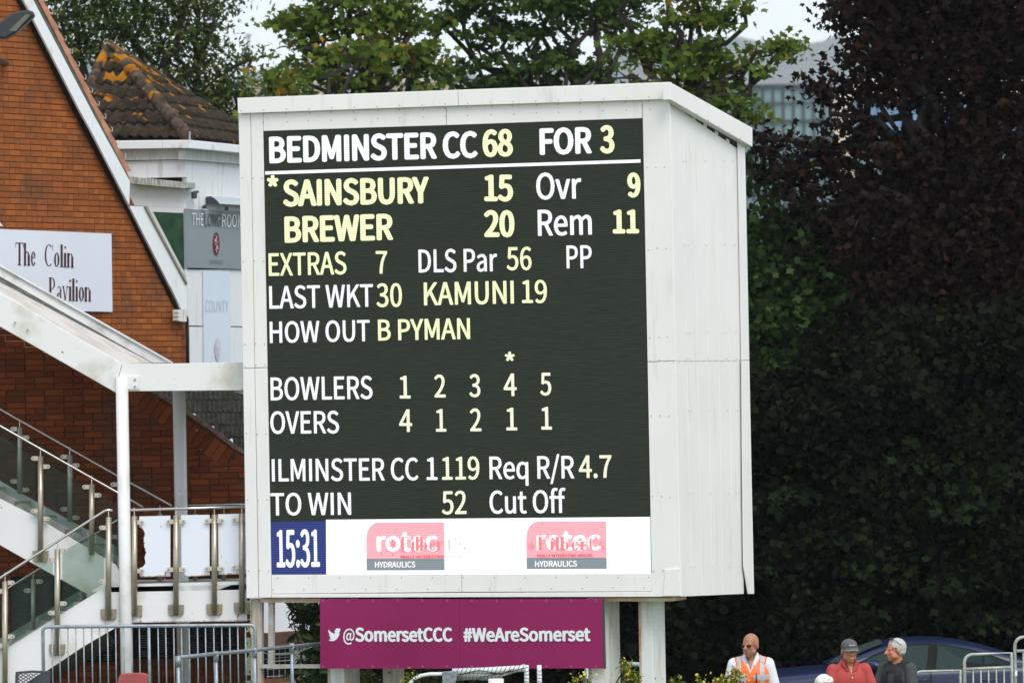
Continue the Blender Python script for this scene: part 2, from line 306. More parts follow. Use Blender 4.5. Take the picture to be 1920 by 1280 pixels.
# ------------------------------------------------------------------ lettering: glyph outlines (triangulated) of a plain humanist sans, packed
GLYPHS = {   # character: (advance, outline points x y x y ..., triangles)
    '#': (389, [71,0,112,0,132,160,235,160,216,0,258,0,277,160,350,160,350,204,283,204,298,321,366,321,366,365,303,365,321,508,279,508,261,365,156,365,174,508,133,508,115,365,43,365,43,321,110,321,95,204,28,204,28,160,90,160,137,204,151,321,256,321,241,204], [20,18,19,20,17,18,16,14,15,16,13,14,22,20,21,22,17,20,22,16,17,22,13,16,22,12,13,22,11,12,23,11,22,24,29,23,29,11,23,24,28,29,30,11,29,31,10,30,10,11,30,31,9,10,26,24,25,26,28,24,26,31,28,26,9,31,26,8,9,26,7,8,27,7,26,0,2,27,2,7,27,0,1,2,3,7,2,4,6,3,6,7,3,4,5,6]),
    '*': (327, [108,330,164,396,218,330,249,352,204,425,281,457,269,493,189,473,182,557,144,557,137,473,57,493,46,457,121,425,77,352], [10,8,9,10,7,8,12,10,11,7,5,6,10,5,7,12,5,10,13,5,12,13,4,5,14,4,13,14,1,4,1,3,4,14,0,1,2,3,1]),
    '.': (195, [97,-9,115,-6,130,4,140,20,144,39,140,59,130,75,115,85,97,88,79,85,65,75,55,59,51,39,55,20,65,4,79,-6], [9,7,8,10,7,9,10,6,7,11,6,10,11,5,6,12,5,11,12,4,5,13,4,12,13,3,4,14,3,13,14,2,3,15,2,14,15,1,2,0,1,15]),
    '/': (275, [8,-125,55,-125,264,556,218,556], [0,2,3,0,1,2]),
    '0': (389, [195,-9,261,7,311,57,343,141,354,258,343,375,311,457,261,506,195,522,128,506,78,457,46,375,35,258,46,141,78,57,128,7,195,43,155,55,124,94,104,161,97,258,104,355,124,421,155,460,195,472,235,460,265,421,286,355,293,258,286,161,265,94,235,55], [9,7,8,10,7,9,10,24,7,24,6,7,10,23,24,25,6,24,10,22,23,26,6,25,11,22,10,26,5,6,11,21,22,27,5,26,12,21,11,27,4,5,12,20,21,28,4,27,13,20,12,13,19,20,29,4,28,29,3,4,13,18,19,30,3,29,14,18,13,30,2,3,14,17,18,31,2,30,15,17,14,31,1,2,15,16,17,16,1,31,15,1,16,0,1,15]),
    '1': (389, [62,0,343,0,343,53,240,53,240,513,191,513,169,502,145,492,117,484,85,477,85,436,176,436,176,53,62,53], [6,4,5,6,3,4,7,11,6,11,3,6,8,11,7,9,11,8,10,11,9,12,3,11,0,12,13,0,3,12,0,2,3,0,1,2]),
    '2': (389, [31,0,354,0,354,55,211,55,191,55,170,54,148,52,127,50,210,134,273,215,315,294,329,372,319,434,289,481,241,512,179,522,134,517,95,502,60,478,28,447,65,411,88,435,113,454,141,466,172,471,213,463,243,442,260,410,266,369,252,300,209,223,136,137,31,38], [16,14,15,17,14,16,17,13,14,18,13,17,18,24,13,24,25,13,25,12,13,19,23,18,23,24,18,19,22,23,26,12,25,19,21,22,20,21,19,27,12,26,27,11,12,28,11,27,28,10,11,29,10,28,30,10,29,30,9,10,31,9,30,31,8,9,32,8,31,32,7,8,4,2,3,4,1,2,5,1,4,6,1,5,7,1,6,32,1,7,0,1,32]),
    '3': (389, [184,-9,249,1,301,30,337,76,349,137,341,185,318,223,283,251,241,268,241,271,278,289,307,316,325,351,332,394,321,449,290,489,242,514,182,522,140,518,103,505,70,486,39,461,74,421,97,441,122,457,150,467,180,471,216,465,244,448,261,423,267,389,260,351,236,320,192,299,125,291,125,242,200,235,249,214,276,182,284,139,277,100,255,70,222,51,180,44,140,49,106,62,78,81,53,103,20,62,49,35,85,12,130,-3], [18,16,17,19,16,18,19,15,16,20,15,19,20,26,15,26,14,15,21,26,20,21,25,26,27,14,26,21,24,25,28,14,27,22,23,21,23,24,21,28,13,14,29,13,28,30,13,29,30,12,13,31,12,30,31,11,12,32,11,31,33,11,32,33,10,11,34,10,33,35,10,34,35,9,10,35,8,9,35,7,8,35,36,7,36,6,7,37,6,36,37,5,6,38,5,37,38,4,5,39,4,38,40,4,39,40,3,4,48,46,47,41,3,40,48,45,46,41,2,3,42,2,41,48,44,45,49,44,48,43,2,42,49,43,44,49,2,43,50,2,49,50,1,2,51,1,50,51,0,1]),
    '4': (389, [238,0,298,0,298,141,367,141,367,193,298,193,298,513,228,513,14,183,14,141,238,141,238,193,81,193,197,368,208,387,219,406,229,425,239,443,242,443,240,421,239,396,238,372,238,350], [8,6,7,8,17,6,17,18,6,18,5,6,8,16,17,19,5,18,8,15,16,20,5,19,8,14,15,21,5,20,8,13,14,22,5,21,8,12,13,11,5,22,8,11,12,8,5,11,8,4,5,8,3,4,9,3,8,10,3,9,0,2,10,2,3,10,0,1,2]),
    '5': (389, [183,-9,246,3,300,37,337,92,352,167,339,240,306,291,257,321,197,331,175,329,155,325,137,319,120,310,133,459,326,459,326,513,77,513,60,274,95,252,115,265,135,275,156,280,180,282,224,274,257,251,279,215,286,165,278,115,255,77,220,53,177,44,136,49,103,61,75,80,51,101,19,59,48,34,84,12,129,-3], [17,13,16,13,15,16,13,14,15,17,12,13,9,7,8,10,7,9,11,7,10,11,6,7,12,6,11,17,6,12,17,22,6,22,23,6,23,5,6,17,21,22,17,20,21,17,19,20,24,5,23,18,19,17,25,5,24,25,4,5,26,4,25,26,3,4,27,3,26,28,3,27,35,33,34,28,2,3,35,32,33,29,2,28,35,31,32,36,31,35,30,2,29,36,30,31,36,2,30,36,1,2,37,1,36,38,1,37,38,0,1]),
    '6': (389, [211,-9,268,3,315,37,347,90,359,158,348,228,320,279,275,309,216,319,185,314,154,302,125,283,99,257,111,357,140,423,181,459,232,470,255,467,277,459,296,447,313,431,349,470,326,491,298,508,266,519,229,522,157,507,97,459,55,373,39,245,52,134,88,54,143,7,101,206,127,236,154,256,180,268,205,271,246,263,275,240,292,205,298,158,291,110,273,73,245,50,211,41,167,52,134,84,112,135], [26,24,25,26,23,24,26,22,23,27,22,26,27,16,22,16,21,22,27,15,16,17,21,16,17,18,21,18,19,21,19,20,21,28,15,27,28,14,15,28,13,14,29,13,28,29,12,13,9,7,8,10,7,9,10,6,7,11,6,10,12,37,11,37,6,11,37,38,6,38,5,6,12,36,37,12,35,36,39,5,38,29,35,12,29,34,35,30,33,29,33,34,29,40,5,39,40,4,5,30,48,33,41,4,40,42,4,41,42,3,4,30,47,48,31,47,30,43,3,42,43,2,3,31,46,47,44,2,43,32,46,31,32,45,46,45,2,44,32,2,45,32,1,2,0,1,32]),
    '7': (389, [139,0,205,0,215,137,238,255,283,364,356,475,356,513,34,513,34,459,284,459,220,355,177,250,151,134], [8,6,7,8,5,6,8,9,5,9,4,5,10,4,9,10,3,4,11,3,10,11,2,3,12,2,11,12,1,2,0,1,12]),
    '8': (389, [196,-9,262,1,312,29,345,71,356,123,349,171,330,208,303,236,270,258,270,262,294,284,316,313,332,347,338,386,329,440,301,483,256,511,197,521,142,512,97,485,67,444,57,391,62,353,77,321,100,294,126,272,126,270,92,246,62,215,40,175,32,127,44,73,78,29,130,1,231,279,187,298,150,321,124,351,115,391,121,425,138,451,164,467,197,473,233,466,261,447,278,418,284,382,280,355,270,328,254,303,197,39,154,46,120,65,97,95,89,133,94,168,109,200,131,227,160,249,212,227,255,202,285,170,296,125,288,90,268,63,237,45], [18,16,17,19,16,18,19,15,16,20,41,19,41,42,19,42,15,19,42,43,15,43,14,15,20,40,41,44,14,43,20,39,40,45,14,44,21,39,20,45,13,14,21,38,39,46,13,45,22,38,21,22,37,38,46,12,13,47,12,46,48,12,47,23,37,22,23,36,37,48,11,12,49,11,48,24,36,23,24,35,36,49,10,11,34,10,49,24,34,35,25,34,24,34,9,10,25,9,34,26,9,25,27,9,26,27,8,9,27,58,8,58,7,8,27,57,58,59,7,58,28,57,27,59,6,7,60,6,59,28,56,57,29,56,28,60,5,6,61,5,60,29,55,56,30,55,29,61,4,5,62,4,61,30,54,55,30,53,54,31,53,30,63,4,62,63,3,4,31,52,53,64,3,63,32,52,31,64,2,3,32,51,52,65,2,64,32,50,51,50,2,65,32,2,50,33,2,32,33,1,2,33,0,1]),
    '9': (389, [165,-9,234,7,294,57,335,146,351,279,338,386,301,462,247,507,178,522,121,510,74,477,43,424,31,356,41,286,70,236,114,205,172,195,204,199,236,212,265,231,291,257,278,157,249,91,210,55,162,44,138,47,115,55,94,67,76,83,41,43,64,23,92,6,126,-5,290,311,264,280,236,258,209,246,183,242,143,250,114,273,97,309,91,356,98,404,116,441,144,464,179,473,222,462,256,431,279,381], [9,7,8,10,7,9,10,45,7,45,6,7,11,44,10,44,45,10,46,6,45,11,43,44,47,6,46,47,5,6,11,42,43,48,5,47,12,42,11,12,41,42,48,4,5,33,4,48,13,41,12,13,40,41,34,4,33,13,39,40,14,39,13,35,4,34,35,20,4,20,3,4,14,38,39,36,20,35,36,19,20,21,3,20,14,37,38,37,19,36,14,19,37,15,19,14,15,18,19,15,17,18,16,17,15,22,3,21,22,2,3,23,2,22,29,27,28,29,26,27,23,1,2,24,1,23,29,25,26,29,24,25,29,1,24,30,1,29,31,1,30,31,0,1,32,0,31]),
    ':': (195, [97,-9,115,-6,130,4,140,20,144,39,140,59,130,75,115,85,97,88,79,85,65,75,55,59,51,39,55,20,65,4,79,-6,97,273,115,277,130,287,140,302,144,322,140,342,130,357,115,368,97,371,79,368,65,357,55,342,51,322,55,302,65,287,79,277], [25,23,24,26,23,25,26,22,23,27,22,26,27,21,22,28,21,27,28,20,21,29,20,28,29,19,20,30,19,29,30,18,19,31,18,30,31,17,18,16,17,31,9,7,8,10,7,9,10,6,7,11,6,10,11,5,6,12,5,11,12,4,5,13,4,12,13,3,4,14,3,13,14,2,3,15,2,14,15,1,2,0,1,15]),
    '@': (662, [314,-121,354,-119,392,-111,429,-99,464,-81,446,-43,419,-57,388,-69,355,-76,319,-78,227,-62,153,-16,104,59,86,161,109,285,171,381,259,441,361,463,455,446,522,401,564,331,578,244,568,176,544,125,509,93,472,82,445,88,429,105,423,134,429,174,460,331,418,331,409,298,408,298,395,315,381,327,364,334,345,337,283,320,235,277,205,219,194,155,201,108,221,73,251,51,289,44,315,48,340,60,363,77,384,98,386,98,394,72,412,53,436,42,466,39,521,52,571,91,608,156,623,246,605,352,553,434,472,487,366,506,241,481,137,411,66,301,39,159,61,38,120,-50,207,-103,301,88,279,92,262,105,250,127,246,159,253,205,273,248,304,280,345,292,360,290,373,285,385,275,396,259,374,135,354,114,335,99,318,91], [63,61,62,63,17,61,17,60,61,64,16,63,16,17,63,18,60,17,19,60,18,64,15,16,19,59,60,65,15,64,20,59,19,65,14,15,20,58,59,38,36,37,38,35,36,21,58,20,32,30,31,32,29,30,38,34,35,39,34,38,39,78,34,78,33,34,66,14,65,78,32,33,78,79,32,79,80,32,80,81,32,81,82,32,82,29,32,39,77,78,66,13,14,39,76,77,40,76,39,83,29,82,40,75,76,21,57,58,22,57,21,41,75,40,41,74,75,23,57,22,83,28,29,66,12,13,67,12,66,41,73,74,23,56,57,42,73,41,84,28,83,84,27,28,42,72,73,24,56,23,85,27,84,43,72,42,85,50,27,50,26,27,43,71,72,86,49,85,49,50,85,86,48,49,51,26,50,25,56,24,43,70,71,25,55,56,70,48,86,43,48,70,51,25,26,51,55,25,43,47,48,44,47,43,52,55,51,44,46,47,67,11,12,53,55,52,53,54,55,45,46,44,68,11,67,68,10,11,6,4,5,69,10,68,7,4,6,69,9,10,8,4,7,9,4,8,69,4,9,69,3,4,69,2,3,0,2,69,0,1,2]),
    'A': (426, [3,0,68,0,118,157,305,157,354,0,423,0,249,513,176,513,134,208,159,287,172,330,185,373,198,416,210,461,213,461,225,417,238,373,251,330,265,287,289,208], [0,13,7,13,6,7,13,14,6,14,5,6,0,12,13,15,5,14,16,5,15,0,11,12,17,5,16,0,10,11,18,5,17,0,9,10,0,8,9,19,5,18,0,2,8,2,19,8,2,3,19,3,5,19,0,1,2,4,5,3]),
    'B': (460, [71,0,234,0,313,9,374,37,414,84,429,151,421,198,399,234,366,259,324,273,324,277,356,293,380,319,394,351,399,388,386,446,350,485,294,506,223,513,71,513,135,296,135,462,214,462,267,458,305,443,328,418,335,380,328,344,307,318,268,301,211,296,135,52,135,245,225,245,285,240,329,223,356,194,365,153,355,108,328,76,284,58,225,52], [0,21,19,21,18,19,21,17,18,21,16,17,21,22,16,22,23,16,23,15,16,0,20,21,24,15,23,24,14,15,25,14,24,26,14,25,26,13,14,27,13,26,27,12,13,28,12,27,28,11,12,29,11,28,30,11,29,0,32,20,32,30,20,32,11,30,32,10,11,32,9,10,32,8,9,32,33,8,33,7,8,0,31,32,34,7,33,35,7,34,35,6,7,36,6,35,36,5,6,37,5,36,38,5,37,38,4,5,39,4,38,39,3,4,40,3,39,41,3,40,0,41,31,0,3,41,0,2,3,0,1,2]),
    'C': (447, [264,-9,311,-4,353,10,389,33,422,64,386,106,360,81,332,63,301,52,267,48,200,62,150,104,118,171,107,258,119,345,152,410,203,451,269,466,300,462,328,452,352,437,374,417,409,459,383,483,351,503,312,517,268,522,178,504,106,452,58,368,41,256,57,145,104,61,175,9], [27,25,26,27,24,25,28,24,27,28,23,24,28,17,23,17,22,23,28,16,17,18,22,17,19,22,18,19,20,22,20,21,22,29,16,28,29,15,16,29,14,15,30,14,29,30,13,14,30,12,13,31,12,30,31,11,12,32,11,31,6,4,5,32,10,11,7,4,6,7,3,4,8,3,7,32,9,10,33,9,32,9,3,8,33,3,9,33,2,3,33,1,2,0,1,33]),
    'D': (482, [71,0,202,0,304,18,379,68,425,149,440,258,425,367,379,447,303,497,199,513,71,513,135,53,135,461,193,461,273,447,329,408,363,345,374,258,363,172,329,107,273,67,193,53], [0,12,10,12,9,10,12,8,9,12,13,8,13,7,8,0,11,12,14,7,13,15,7,14,15,6,7,16,6,15,16,5,6,17,5,16,18,5,17,18,4,5,19,4,18,19,3,4,20,3,19,20,2,3,21,2,20,0,21,11,0,2,21,0,1,2]),
    'E': (412, [71,0,374,0,374,55,135,55,135,242,330,242,330,298,135,298,135,459,366,459,366,513,71,513], [0,8,11,8,10,11,8,9,10,0,7,8,0,4,7,4,6,7,4,5,6,0,3,4,0,2,3,0,1,2]),
    'F': (387, [71,0,135,0,135,230,331,230,331,285,135,285,135,459,366,459,366,513,71,513], [0,6,9,6,8,9,6,7,8,0,5,6,0,2,5,2,4,5,2,3,4,0,1,2]),
    'G': (482, [272,-9,321,-5,365,8,402,27,431,50,431,266,262,266,262,212,371,212,371,78,353,65,331,56,306,50,279,48,206,62,152,104,118,171,107,258,119,345,154,410,208,451,278,466,313,462,343,452,368,436,389,417,424,459,398,482,366,502,325,517,276,522,182,504,107,452,58,368,41,256,58,145,106,61,179,9], [31,29,30,31,28,29,32,28,31,32,27,28,32,21,27,21,26,27,32,20,21,22,26,21,23,26,22,23,24,26,24,25,26,33,20,32,33,19,20,33,18,19,34,18,33,34,17,18,7,5,6,7,8,5,8,4,5,34,16,17,35,16,34,9,4,8,35,15,16,36,15,35,36,14,15,10,4,9,11,4,10,36,13,14,37,13,36,12,4,11,12,3,4,13,3,12,37,3,13,37,2,3,0,2,37,0,1,2]),
    'H': (510, [71,0,135,0,135,242,375,242,375,0,440,0,440,513,375,513,375,298,135,298,135,513,71,513], [0,10,11,0,9,10,8,6,7,8,5,6,0,2,9,2,8,9,2,3,8,3,5,8,0,1,2,4,5,3]),
    'I': (205, [71,0,135,0,135,513,71,513], [0,2,3,0,1,2]),
    'K': (452, [71,0,135,0,135,162,223,268,377,0,450,0,264,319,425,513,352,513,137,256,135,256,135,513,71,513], [0,11,12,0,10,11,9,7,8,9,6,7,9,3,6,3,5,6,9,2,3,4,5,3,0,9,10,0,2,9,0,1,2]),
    'L': (380, [71,0,360,0,360,55,135,55,135,513,71,513], [0,4,5,0,3,4,0,2,3,0,1,2]),
    'M': (569, [71,0,129,0,129,284,128,320,126,360,124,399,120,436,123,436,165,319,262,52,305,52,402,319,443,436,446,436,443,399,441,360,438,320,438,284,438,0,498,0,498,513,420,513,322,239,313,212,305,185,296,159,286,132,284,132,274,159,265,185,256,212,246,239,148,513,71,513], [0,6,33,6,32,33,6,7,32,7,31,32,22,12,21,12,20,21,12,13,20,13,19,20,0,5,6,8,31,7,22,11,12,14,19,13,0,4,5,15,19,14,0,3,4,16,19,15,0,2,3,17,19,16,9,31,8,22,10,11,0,1,2,18,19,17,9,30,31,23,10,22,24,10,23,9,29,30,9,28,29,25,10,24,9,27,28,26,10,25,9,26,27,9,10,26]),
    'N': (506, [71,0,132,0,132,270,131,310,129,351,126,391,124,430,127,430,182,324,369,0,436,0,436,513,374,513,374,246,375,206,377,164,380,124,383,84,380,84,324,190,137,513,71,513], [0,6,21,6,20,21,6,7,20,7,19,20,13,11,12,13,10,11,0,5,6,8,19,7,0,4,5,0,3,4,9,19,8,0,2,3,0,1,2,14,10,13,15,10,14,9,18,19,16,10,15,17,10,16,9,17,18,9,10,17]),
    'O': (520, [260,-9,348,10,418,63,463,147,479,258,463,369,418,452,348,504,260,522,171,504,102,452,57,369,41,258,57,147,102,63,171,10,260,48,197,63,149,105,118,171,107,258,118,345,149,410,197,451,260,466,323,451,371,410,402,345,412,258,402,171,371,105,323,63], [9,7,8,10,7,9,10,24,7,24,6,7,10,23,24,25,6,24,11,23,10,25,5,6,26,5,25,11,22,23,27,5,26,11,21,22,12,21,11,27,4,5,12,20,21,28,4,27,13,20,12,13,19,20,29,4,28,29,3,4,30,3,29,13,18,19,14,18,13,30,2,3,31,2,30,14,17,18,31,1,2,15,17,14,16,1,31,15,16,17,15,1,16,15,0,1]),
    'P': (443, [71,0,135,0,135,204,220,204,297,214,357,243,395,292,409,363,395,434,356,480,296,506,217,513,71,513,135,257,135,461,209,461,268,456,310,440,336,410,345,363,336,315,312,282,270,263,211,257], [0,14,12,14,11,12,14,10,11,14,9,10,14,15,9,15,16,9,16,8,9,0,13,14,17,8,16,18,8,17,18,7,8,19,7,18,20,7,19,20,6,7,21,6,20,21,5,6,22,5,21,23,5,22,0,2,13,2,23,13,2,5,23,2,4,5,2,3,4,0,1,2]),
    'R': (445, [135,270,135,461,221,461,275,456,314,440,338,412,346,370,338,326,314,294,275,276,221,270,352,0,425,0,295,225,342,243,379,273,402,315,410,370,397,437,360,481,303,506,231,513,71,513,71,0,135,0,135,218,228,218], [23,1,22,1,21,22,1,20,21,1,19,20,1,2,19,2,3,19,3,18,19,23,0,1,4,18,3,5,18,4,5,17,18,6,17,5,7,17,6,7,16,17,8,16,7,8,15,16,9,15,8,10,15,9,10,14,15,23,25,0,25,10,0,25,14,10,25,13,14,25,26,13,26,12,13,23,24,25,11,12,26]),
    'S': (417, [213,-9,285,2,340,33,375,80,387,137,379,187,357,224,323,252,282,274,209,305,178,319,151,336,131,359,123,391,130,422,149,446,180,460,219,466,253,462,284,453,311,438,336,418,370,459,340,485,304,505,263,518,219,522,155,512,103,484,70,441,57,387,67,337,92,300,125,274,162,255,235,223,269,207,297,189,315,165,321,131,314,97,293,71,259,54,214,48,174,52,137,65,102,85,72,111,34,67,70,35,112,11,160,-4], [27,25,26,27,24,25,28,24,27,28,23,24,28,22,23,29,16,28,16,17,28,17,22,28,18,22,17,19,22,18,29,15,16,19,20,22,20,21,22,29,14,15,30,14,29,30,13,14,30,12,13,31,12,30,31,11,12,32,11,31,32,10,11,32,9,10,32,8,9,33,8,32,33,7,8,34,7,33,35,7,34,35,6,7,35,5,6,36,5,35,37,5,36,38,5,37,38,4,5,39,4,38,39,3,4,40,3,39,48,46,47,41,3,40,48,45,46,41,2,3,42,2,41,49,45,48,49,44,45,43,2,42,49,43,44,49,2,43,50,2,49,50,1,2,51,1,50,51,0,1]),
    'T': (419, [177,0,242,0,242,459,398,459,398,513,22,513,22,459,177,459], [6,4,5,6,3,4,7,3,6,0,2,7,2,3,7,0,1,2]),
    'U': (505, [253,-9,326,2,384,39,423,108,437,211,437,513,375,513,375,210,365,133,339,83,300,56,253,48,206,56,168,83,142,133,133,210,133,513,69,513,69,211,83,108,121,39,180,2], [18,16,17,18,15,16,7,5,6,7,4,5,19,15,18,7,3,4,19,14,15,8,3,7,19,13,14,9,3,8,9,2,3,20,13,19,20,12,13,10,2,9,20,11,12,11,2,10,20,2,11,20,1,2,21,1,20,21,0,1]),
    'V': (403, [165,0,239,0,403,513,337,513,254,235,242,192,230,151,218,109,204,66,202,66,188,109,176,151,164,192,152,235,69,513,1,513], [0,14,15,0,13,14,4,2,3,4,1,2,0,12,13,5,1,4,6,1,5,0,11,12,0,10,11,7,1,6,0,9,10,8,1,7,0,8,9,0,1,8]),
    'W': (615, [127,0,204,0,280,310,287,339,293,369,300,397,306,426,309,426,315,397,321,369,327,339,334,310,412,0,490,0,596,513,534,513,479,234,472,192,465,151,458,109,451,67,447,67,438,109,429,151,420,193,410,234,339,513,279,513,209,234,199,192,190,151,181,109,172,67,169,67,162,109,154,151,146,192,139,234,85,513,18,513], [0,38,39,0,37,38,28,26,27,28,6,26,6,7,26,7,25,26,16,14,15,16,13,14,28,5,6,8,25,7,28,4,5,9,25,8,28,3,4,10,25,9,28,2,3,11,25,10,28,1,2,12,25,11,0,36,37,29,1,28,12,24,25,17,13,16,12,23,24,0,35,36,30,1,29,18,13,17,12,22,23,0,34,35,31,1,30,19,13,18,12,21,22,32,1,31,20,13,19,0,33,34,0,32,33,0,1,32,12,20,21,12,13,20]),
    'X': (401, [12,0,81,0,154,139,164,158,174,178,185,199,195,222,198,222,210,199,222,178,232,158,242,139,319,0,390,0,239,262,380,513,312,513,243,382,234,365,225,347,216,328,207,307,204,307,192,328,182,347,173,365,163,382,93,513,22,513,162,265], [29,27,28,29,26,27,17,15,16,17,14,15,29,25,26,18,14,17,29,24,25,19,14,18,29,23,24,20,14,19,29,22,23,21,14,20,29,21,22,29,14,21,0,6,29,6,14,29,6,7,14,7,13,14,0,5,6,8,13,7,0,4,5,9,13,8,0,3,4,10,13,9,0,2,3,11,13,10,0,1,2,12,13,11]),
    'Y': (372, [153,0,218,0,218,199,373,513,305,513,239,368,227,340,214,312,201,284,188,256,185,256,172,284,159,312,147,340,134,368,68,513,-1,513,153,199], [17,15,16,17,14,15,5,3,4,5,2,3,17,13,14,6,2,5,17,12,13,7,2,6,17,11,12,8,2,7,17,10,11,9,2,8,17,9,10,17,2,9,0,2,17,0,1,2]),
    'a': (394, [152,-9,186,-5,219,7,250,24,278,46,280,46,286,0,338,0,338,234,331,298,307,347,266,379,207,390,162,385,122,374,87,358,57,340,82,296,106,311,134,324,164,333,196,337,235,329,259,307,271,277,275,241,170,223,97,194,55,153,41,99,50,53,73,19,108,-2,170,43,144,46,122,57,108,75,103,103,112,136,141,163,194,184,275,198,275,92,248,71,222,55,197,46], [13,11,12,14,11,13,14,10,11,15,10,14,16,10,15,16,21,10,21,22,10,22,9,10,17,18,16,18,19,16,19,20,16,20,21,16,23,9,22,24,9,23,24,8,9,25,8,24,26,8,25,26,41,8,41,7,8,27,41,26,27,40,41,42,7,41,28,40,27,28,39,40,28,38,39,29,38,28,29,37,38,29,36,37,30,36,29,43,5,42,5,7,42,30,35,36,44,5,43,30,34,35,45,5,44,31,34,30,31,33,34,33,4,45,4,5,45,33,3,4,6,7,5,31,3,33,31,2,3,32,2,31,32,1,2,0,1,32]),
    'c': (357, [214,-9,248,-6,280,4,310,19,338,39,310,82,290,67,269,55,245,47,220,44,172,55,135,84,111,130,102,190,111,250,136,296,174,326,222,336,243,334,263,327,281,317,298,303,330,345,308,362,283,377,254,386,219,390,149,377,91,337,51,275,36,190,50,106,88,43,144,4], [27,25,26,27,24,25,28,24,27,28,23,24,28,22,23,28,17,22,17,18,22,18,19,22,19,20,22,20,21,22,29,16,28,16,17,28,29,15,16,29,14,15,30,14,29,30,13,14,31,13,30,31,12,13,31,11,12,32,11,31,32,10,11,6,4,5,7,4,6,8,4,7,32,9,10,9,4,8,32,4,9,33,4,32,33,3,4,33,2,3,0,2,33,0,1,2]),
    'e': (388, [218,-9,255,-6,288,2,317,14,343,29,321,72,299,59,276,50,252,44,225,42,176,51,137,78,111,120,99,175,356,175,357,183,358,192,358,201,359,211,348,285,319,341,271,377,207,390,143,376,89,336,51,273,36,190,51,106,89,43,147,4,99,221,111,271,136,308,169,331,208,339,248,331,278,309,296,272,303,221], [23,21,22,23,20,21,24,20,23,24,34,20,34,35,20,35,19,20,24,33,34,25,33,24,36,19,35,25,32,33,37,19,36,25,31,32,37,18,19,26,31,25,38,18,37,26,30,31,26,38,30,26,18,38,26,17,18,26,16,17,26,15,16,27,13,26,13,15,26,13,14,15,27,12,13,27,11,12,28,11,27,28,10,11,6,4,5,7,4,6,28,9,10,8,4,7,9,4,8,29,9,28,29,4,9,29,3,4,29,2,3,0,2,29,0,1,2]),
    'f': (228, [23,328,75,328,75,0,139,0,139,328,219,328,219,380,139,380,139,440,142,473,152,496,169,511,193,515,203,515,214,513,225,509,235,505,249,555,235,559,220,563,203,566,186,567,136,558,102,533,82,493,75,441,75,380,23,377], [22,20,21,22,19,20,22,18,19,22,17,18,23,17,22,23,13,17,13,14,17,14,15,17,15,16,17,24,12,23,12,13,23,24,11,12,24,10,11,24,9,10,25,9,24,25,8,9,26,8,25,26,7,8,27,7,26,27,6,7,27,5,6,0,5,27,1,5,0,2,4,1,4,5,1,2,3,4]),
    'm': (648, [64,0,129,0,129,276,154,302,179,320,202,330,224,334,256,328,278,310,291,278,295,232,295,0,359,0,359,276,384,302,409,320,432,330,454,334,486,328,508,310,521,278,525,232,525,0,589,0,589,241,582,305,561,352,525,380,474,390,440,385,408,370,378,347,348,317,333,348,312,370,282,385,243,390,210,385,179,371,151,350,125,325,123,325,117,380,64,380], [37,35,36,29,27,28,38,35,37,38,34,35,30,27,29,30,26,27,0,42,43,0,41,42,39,34,38,39,33,34,31,26,30,31,17,26,17,18,26,18,25,26,40,33,39,40,6,33,6,32,33,32,17,31,40,5,6,7,32,6,32,16,17,40,4,5,32,15,16,8,32,7,19,25,18,0,40,41,0,2,40,2,3,40,3,4,40,32,14,15,8,14,32,9,14,8,20,25,19,20,24,25,9,13,14,10,13,9,21,24,20,0,1,2,10,12,13,21,23,24,11,12,10,22,23,21]),
    'o': (424, [212,-9,279,4,335,43,374,106,388,190,374,275,335,337,279,377,212,390,145,377,89,337,51,275,36,190,51,106,89,43,145,4,212,44,167,55,133,84,110,130,102,190,110,250,133,296,167,326,212,336,257,326,292,296,315,250,323,190,315,130,292,84,257,55], [9,7,8,10,7,9,10,6,7,11,23,10,23,24,10,24,6,10,24,25,6,25,5,6,11,22,23,26,5,25,11,21,22,27,5,26,12,21,11,27,4,5,28,4,27,12,20,21,13,20,12,13,19,20,29,4,28,29,3,4,13,18,19,30,3,29,14,18,13,30,2,3,14,17,18,31,2,30,16,2,31,14,16,17,14,2,16,15,2,14,15,1,2,0,1,15]),
    'q': (434, [305,-160,370,-160,370,380,319,380,312,345,311,345,286,364,261,378,233,387,202,390,139,376,87,336,51,273,37,190,48,105,80,43,129,4,194,-9,226,-5,256,6,284,23,309,44,305,-25,208,45,164,55,131,83,110,129,103,190,112,250,135,296,170,326,213,336,236,334,259,327,282,315,305,296,305,97,282,74,258,58,234,48], [10,8,9,10,7,8,4,2,3,4,1,2,10,6,7,11,6,10,11,5,6,11,4,5,11,31,4,31,32,4,32,33,4,33,34,4,34,35,4,35,1,4,11,30,31,12,30,11,12,29,30,36,1,35,12,28,29,13,28,12,13,27,28,13,26,27,14,26,13,14,25,26,15,25,14,37,21,36,21,1,36,15,24,25,38,21,37,39,21,38,15,23,24,23,21,39,15,21,23,15,20,21,22,1,21,16,20,15,16,19,20,16,18,19,17,18,16,0,1,22]),
    'r': (272, [64,0,129,0,129,244,150,285,174,313,199,328,224,333,235,332,244,331,252,329,261,326,273,382,264,386,255,388,244,390,232,390,202,384,173,369,147,344,125,311,123,311,117,380,64,380], [16,14,15,16,13,14,16,12,13,16,11,12,17,11,16,17,10,11,0,21,22,0,20,21,18,7,17,7,8,17,8,9,17,9,10,17,19,5,18,5,6,18,6,7,18,19,4,5,19,3,4,0,19,20,0,2,19,2,3,19,0,1,2]),
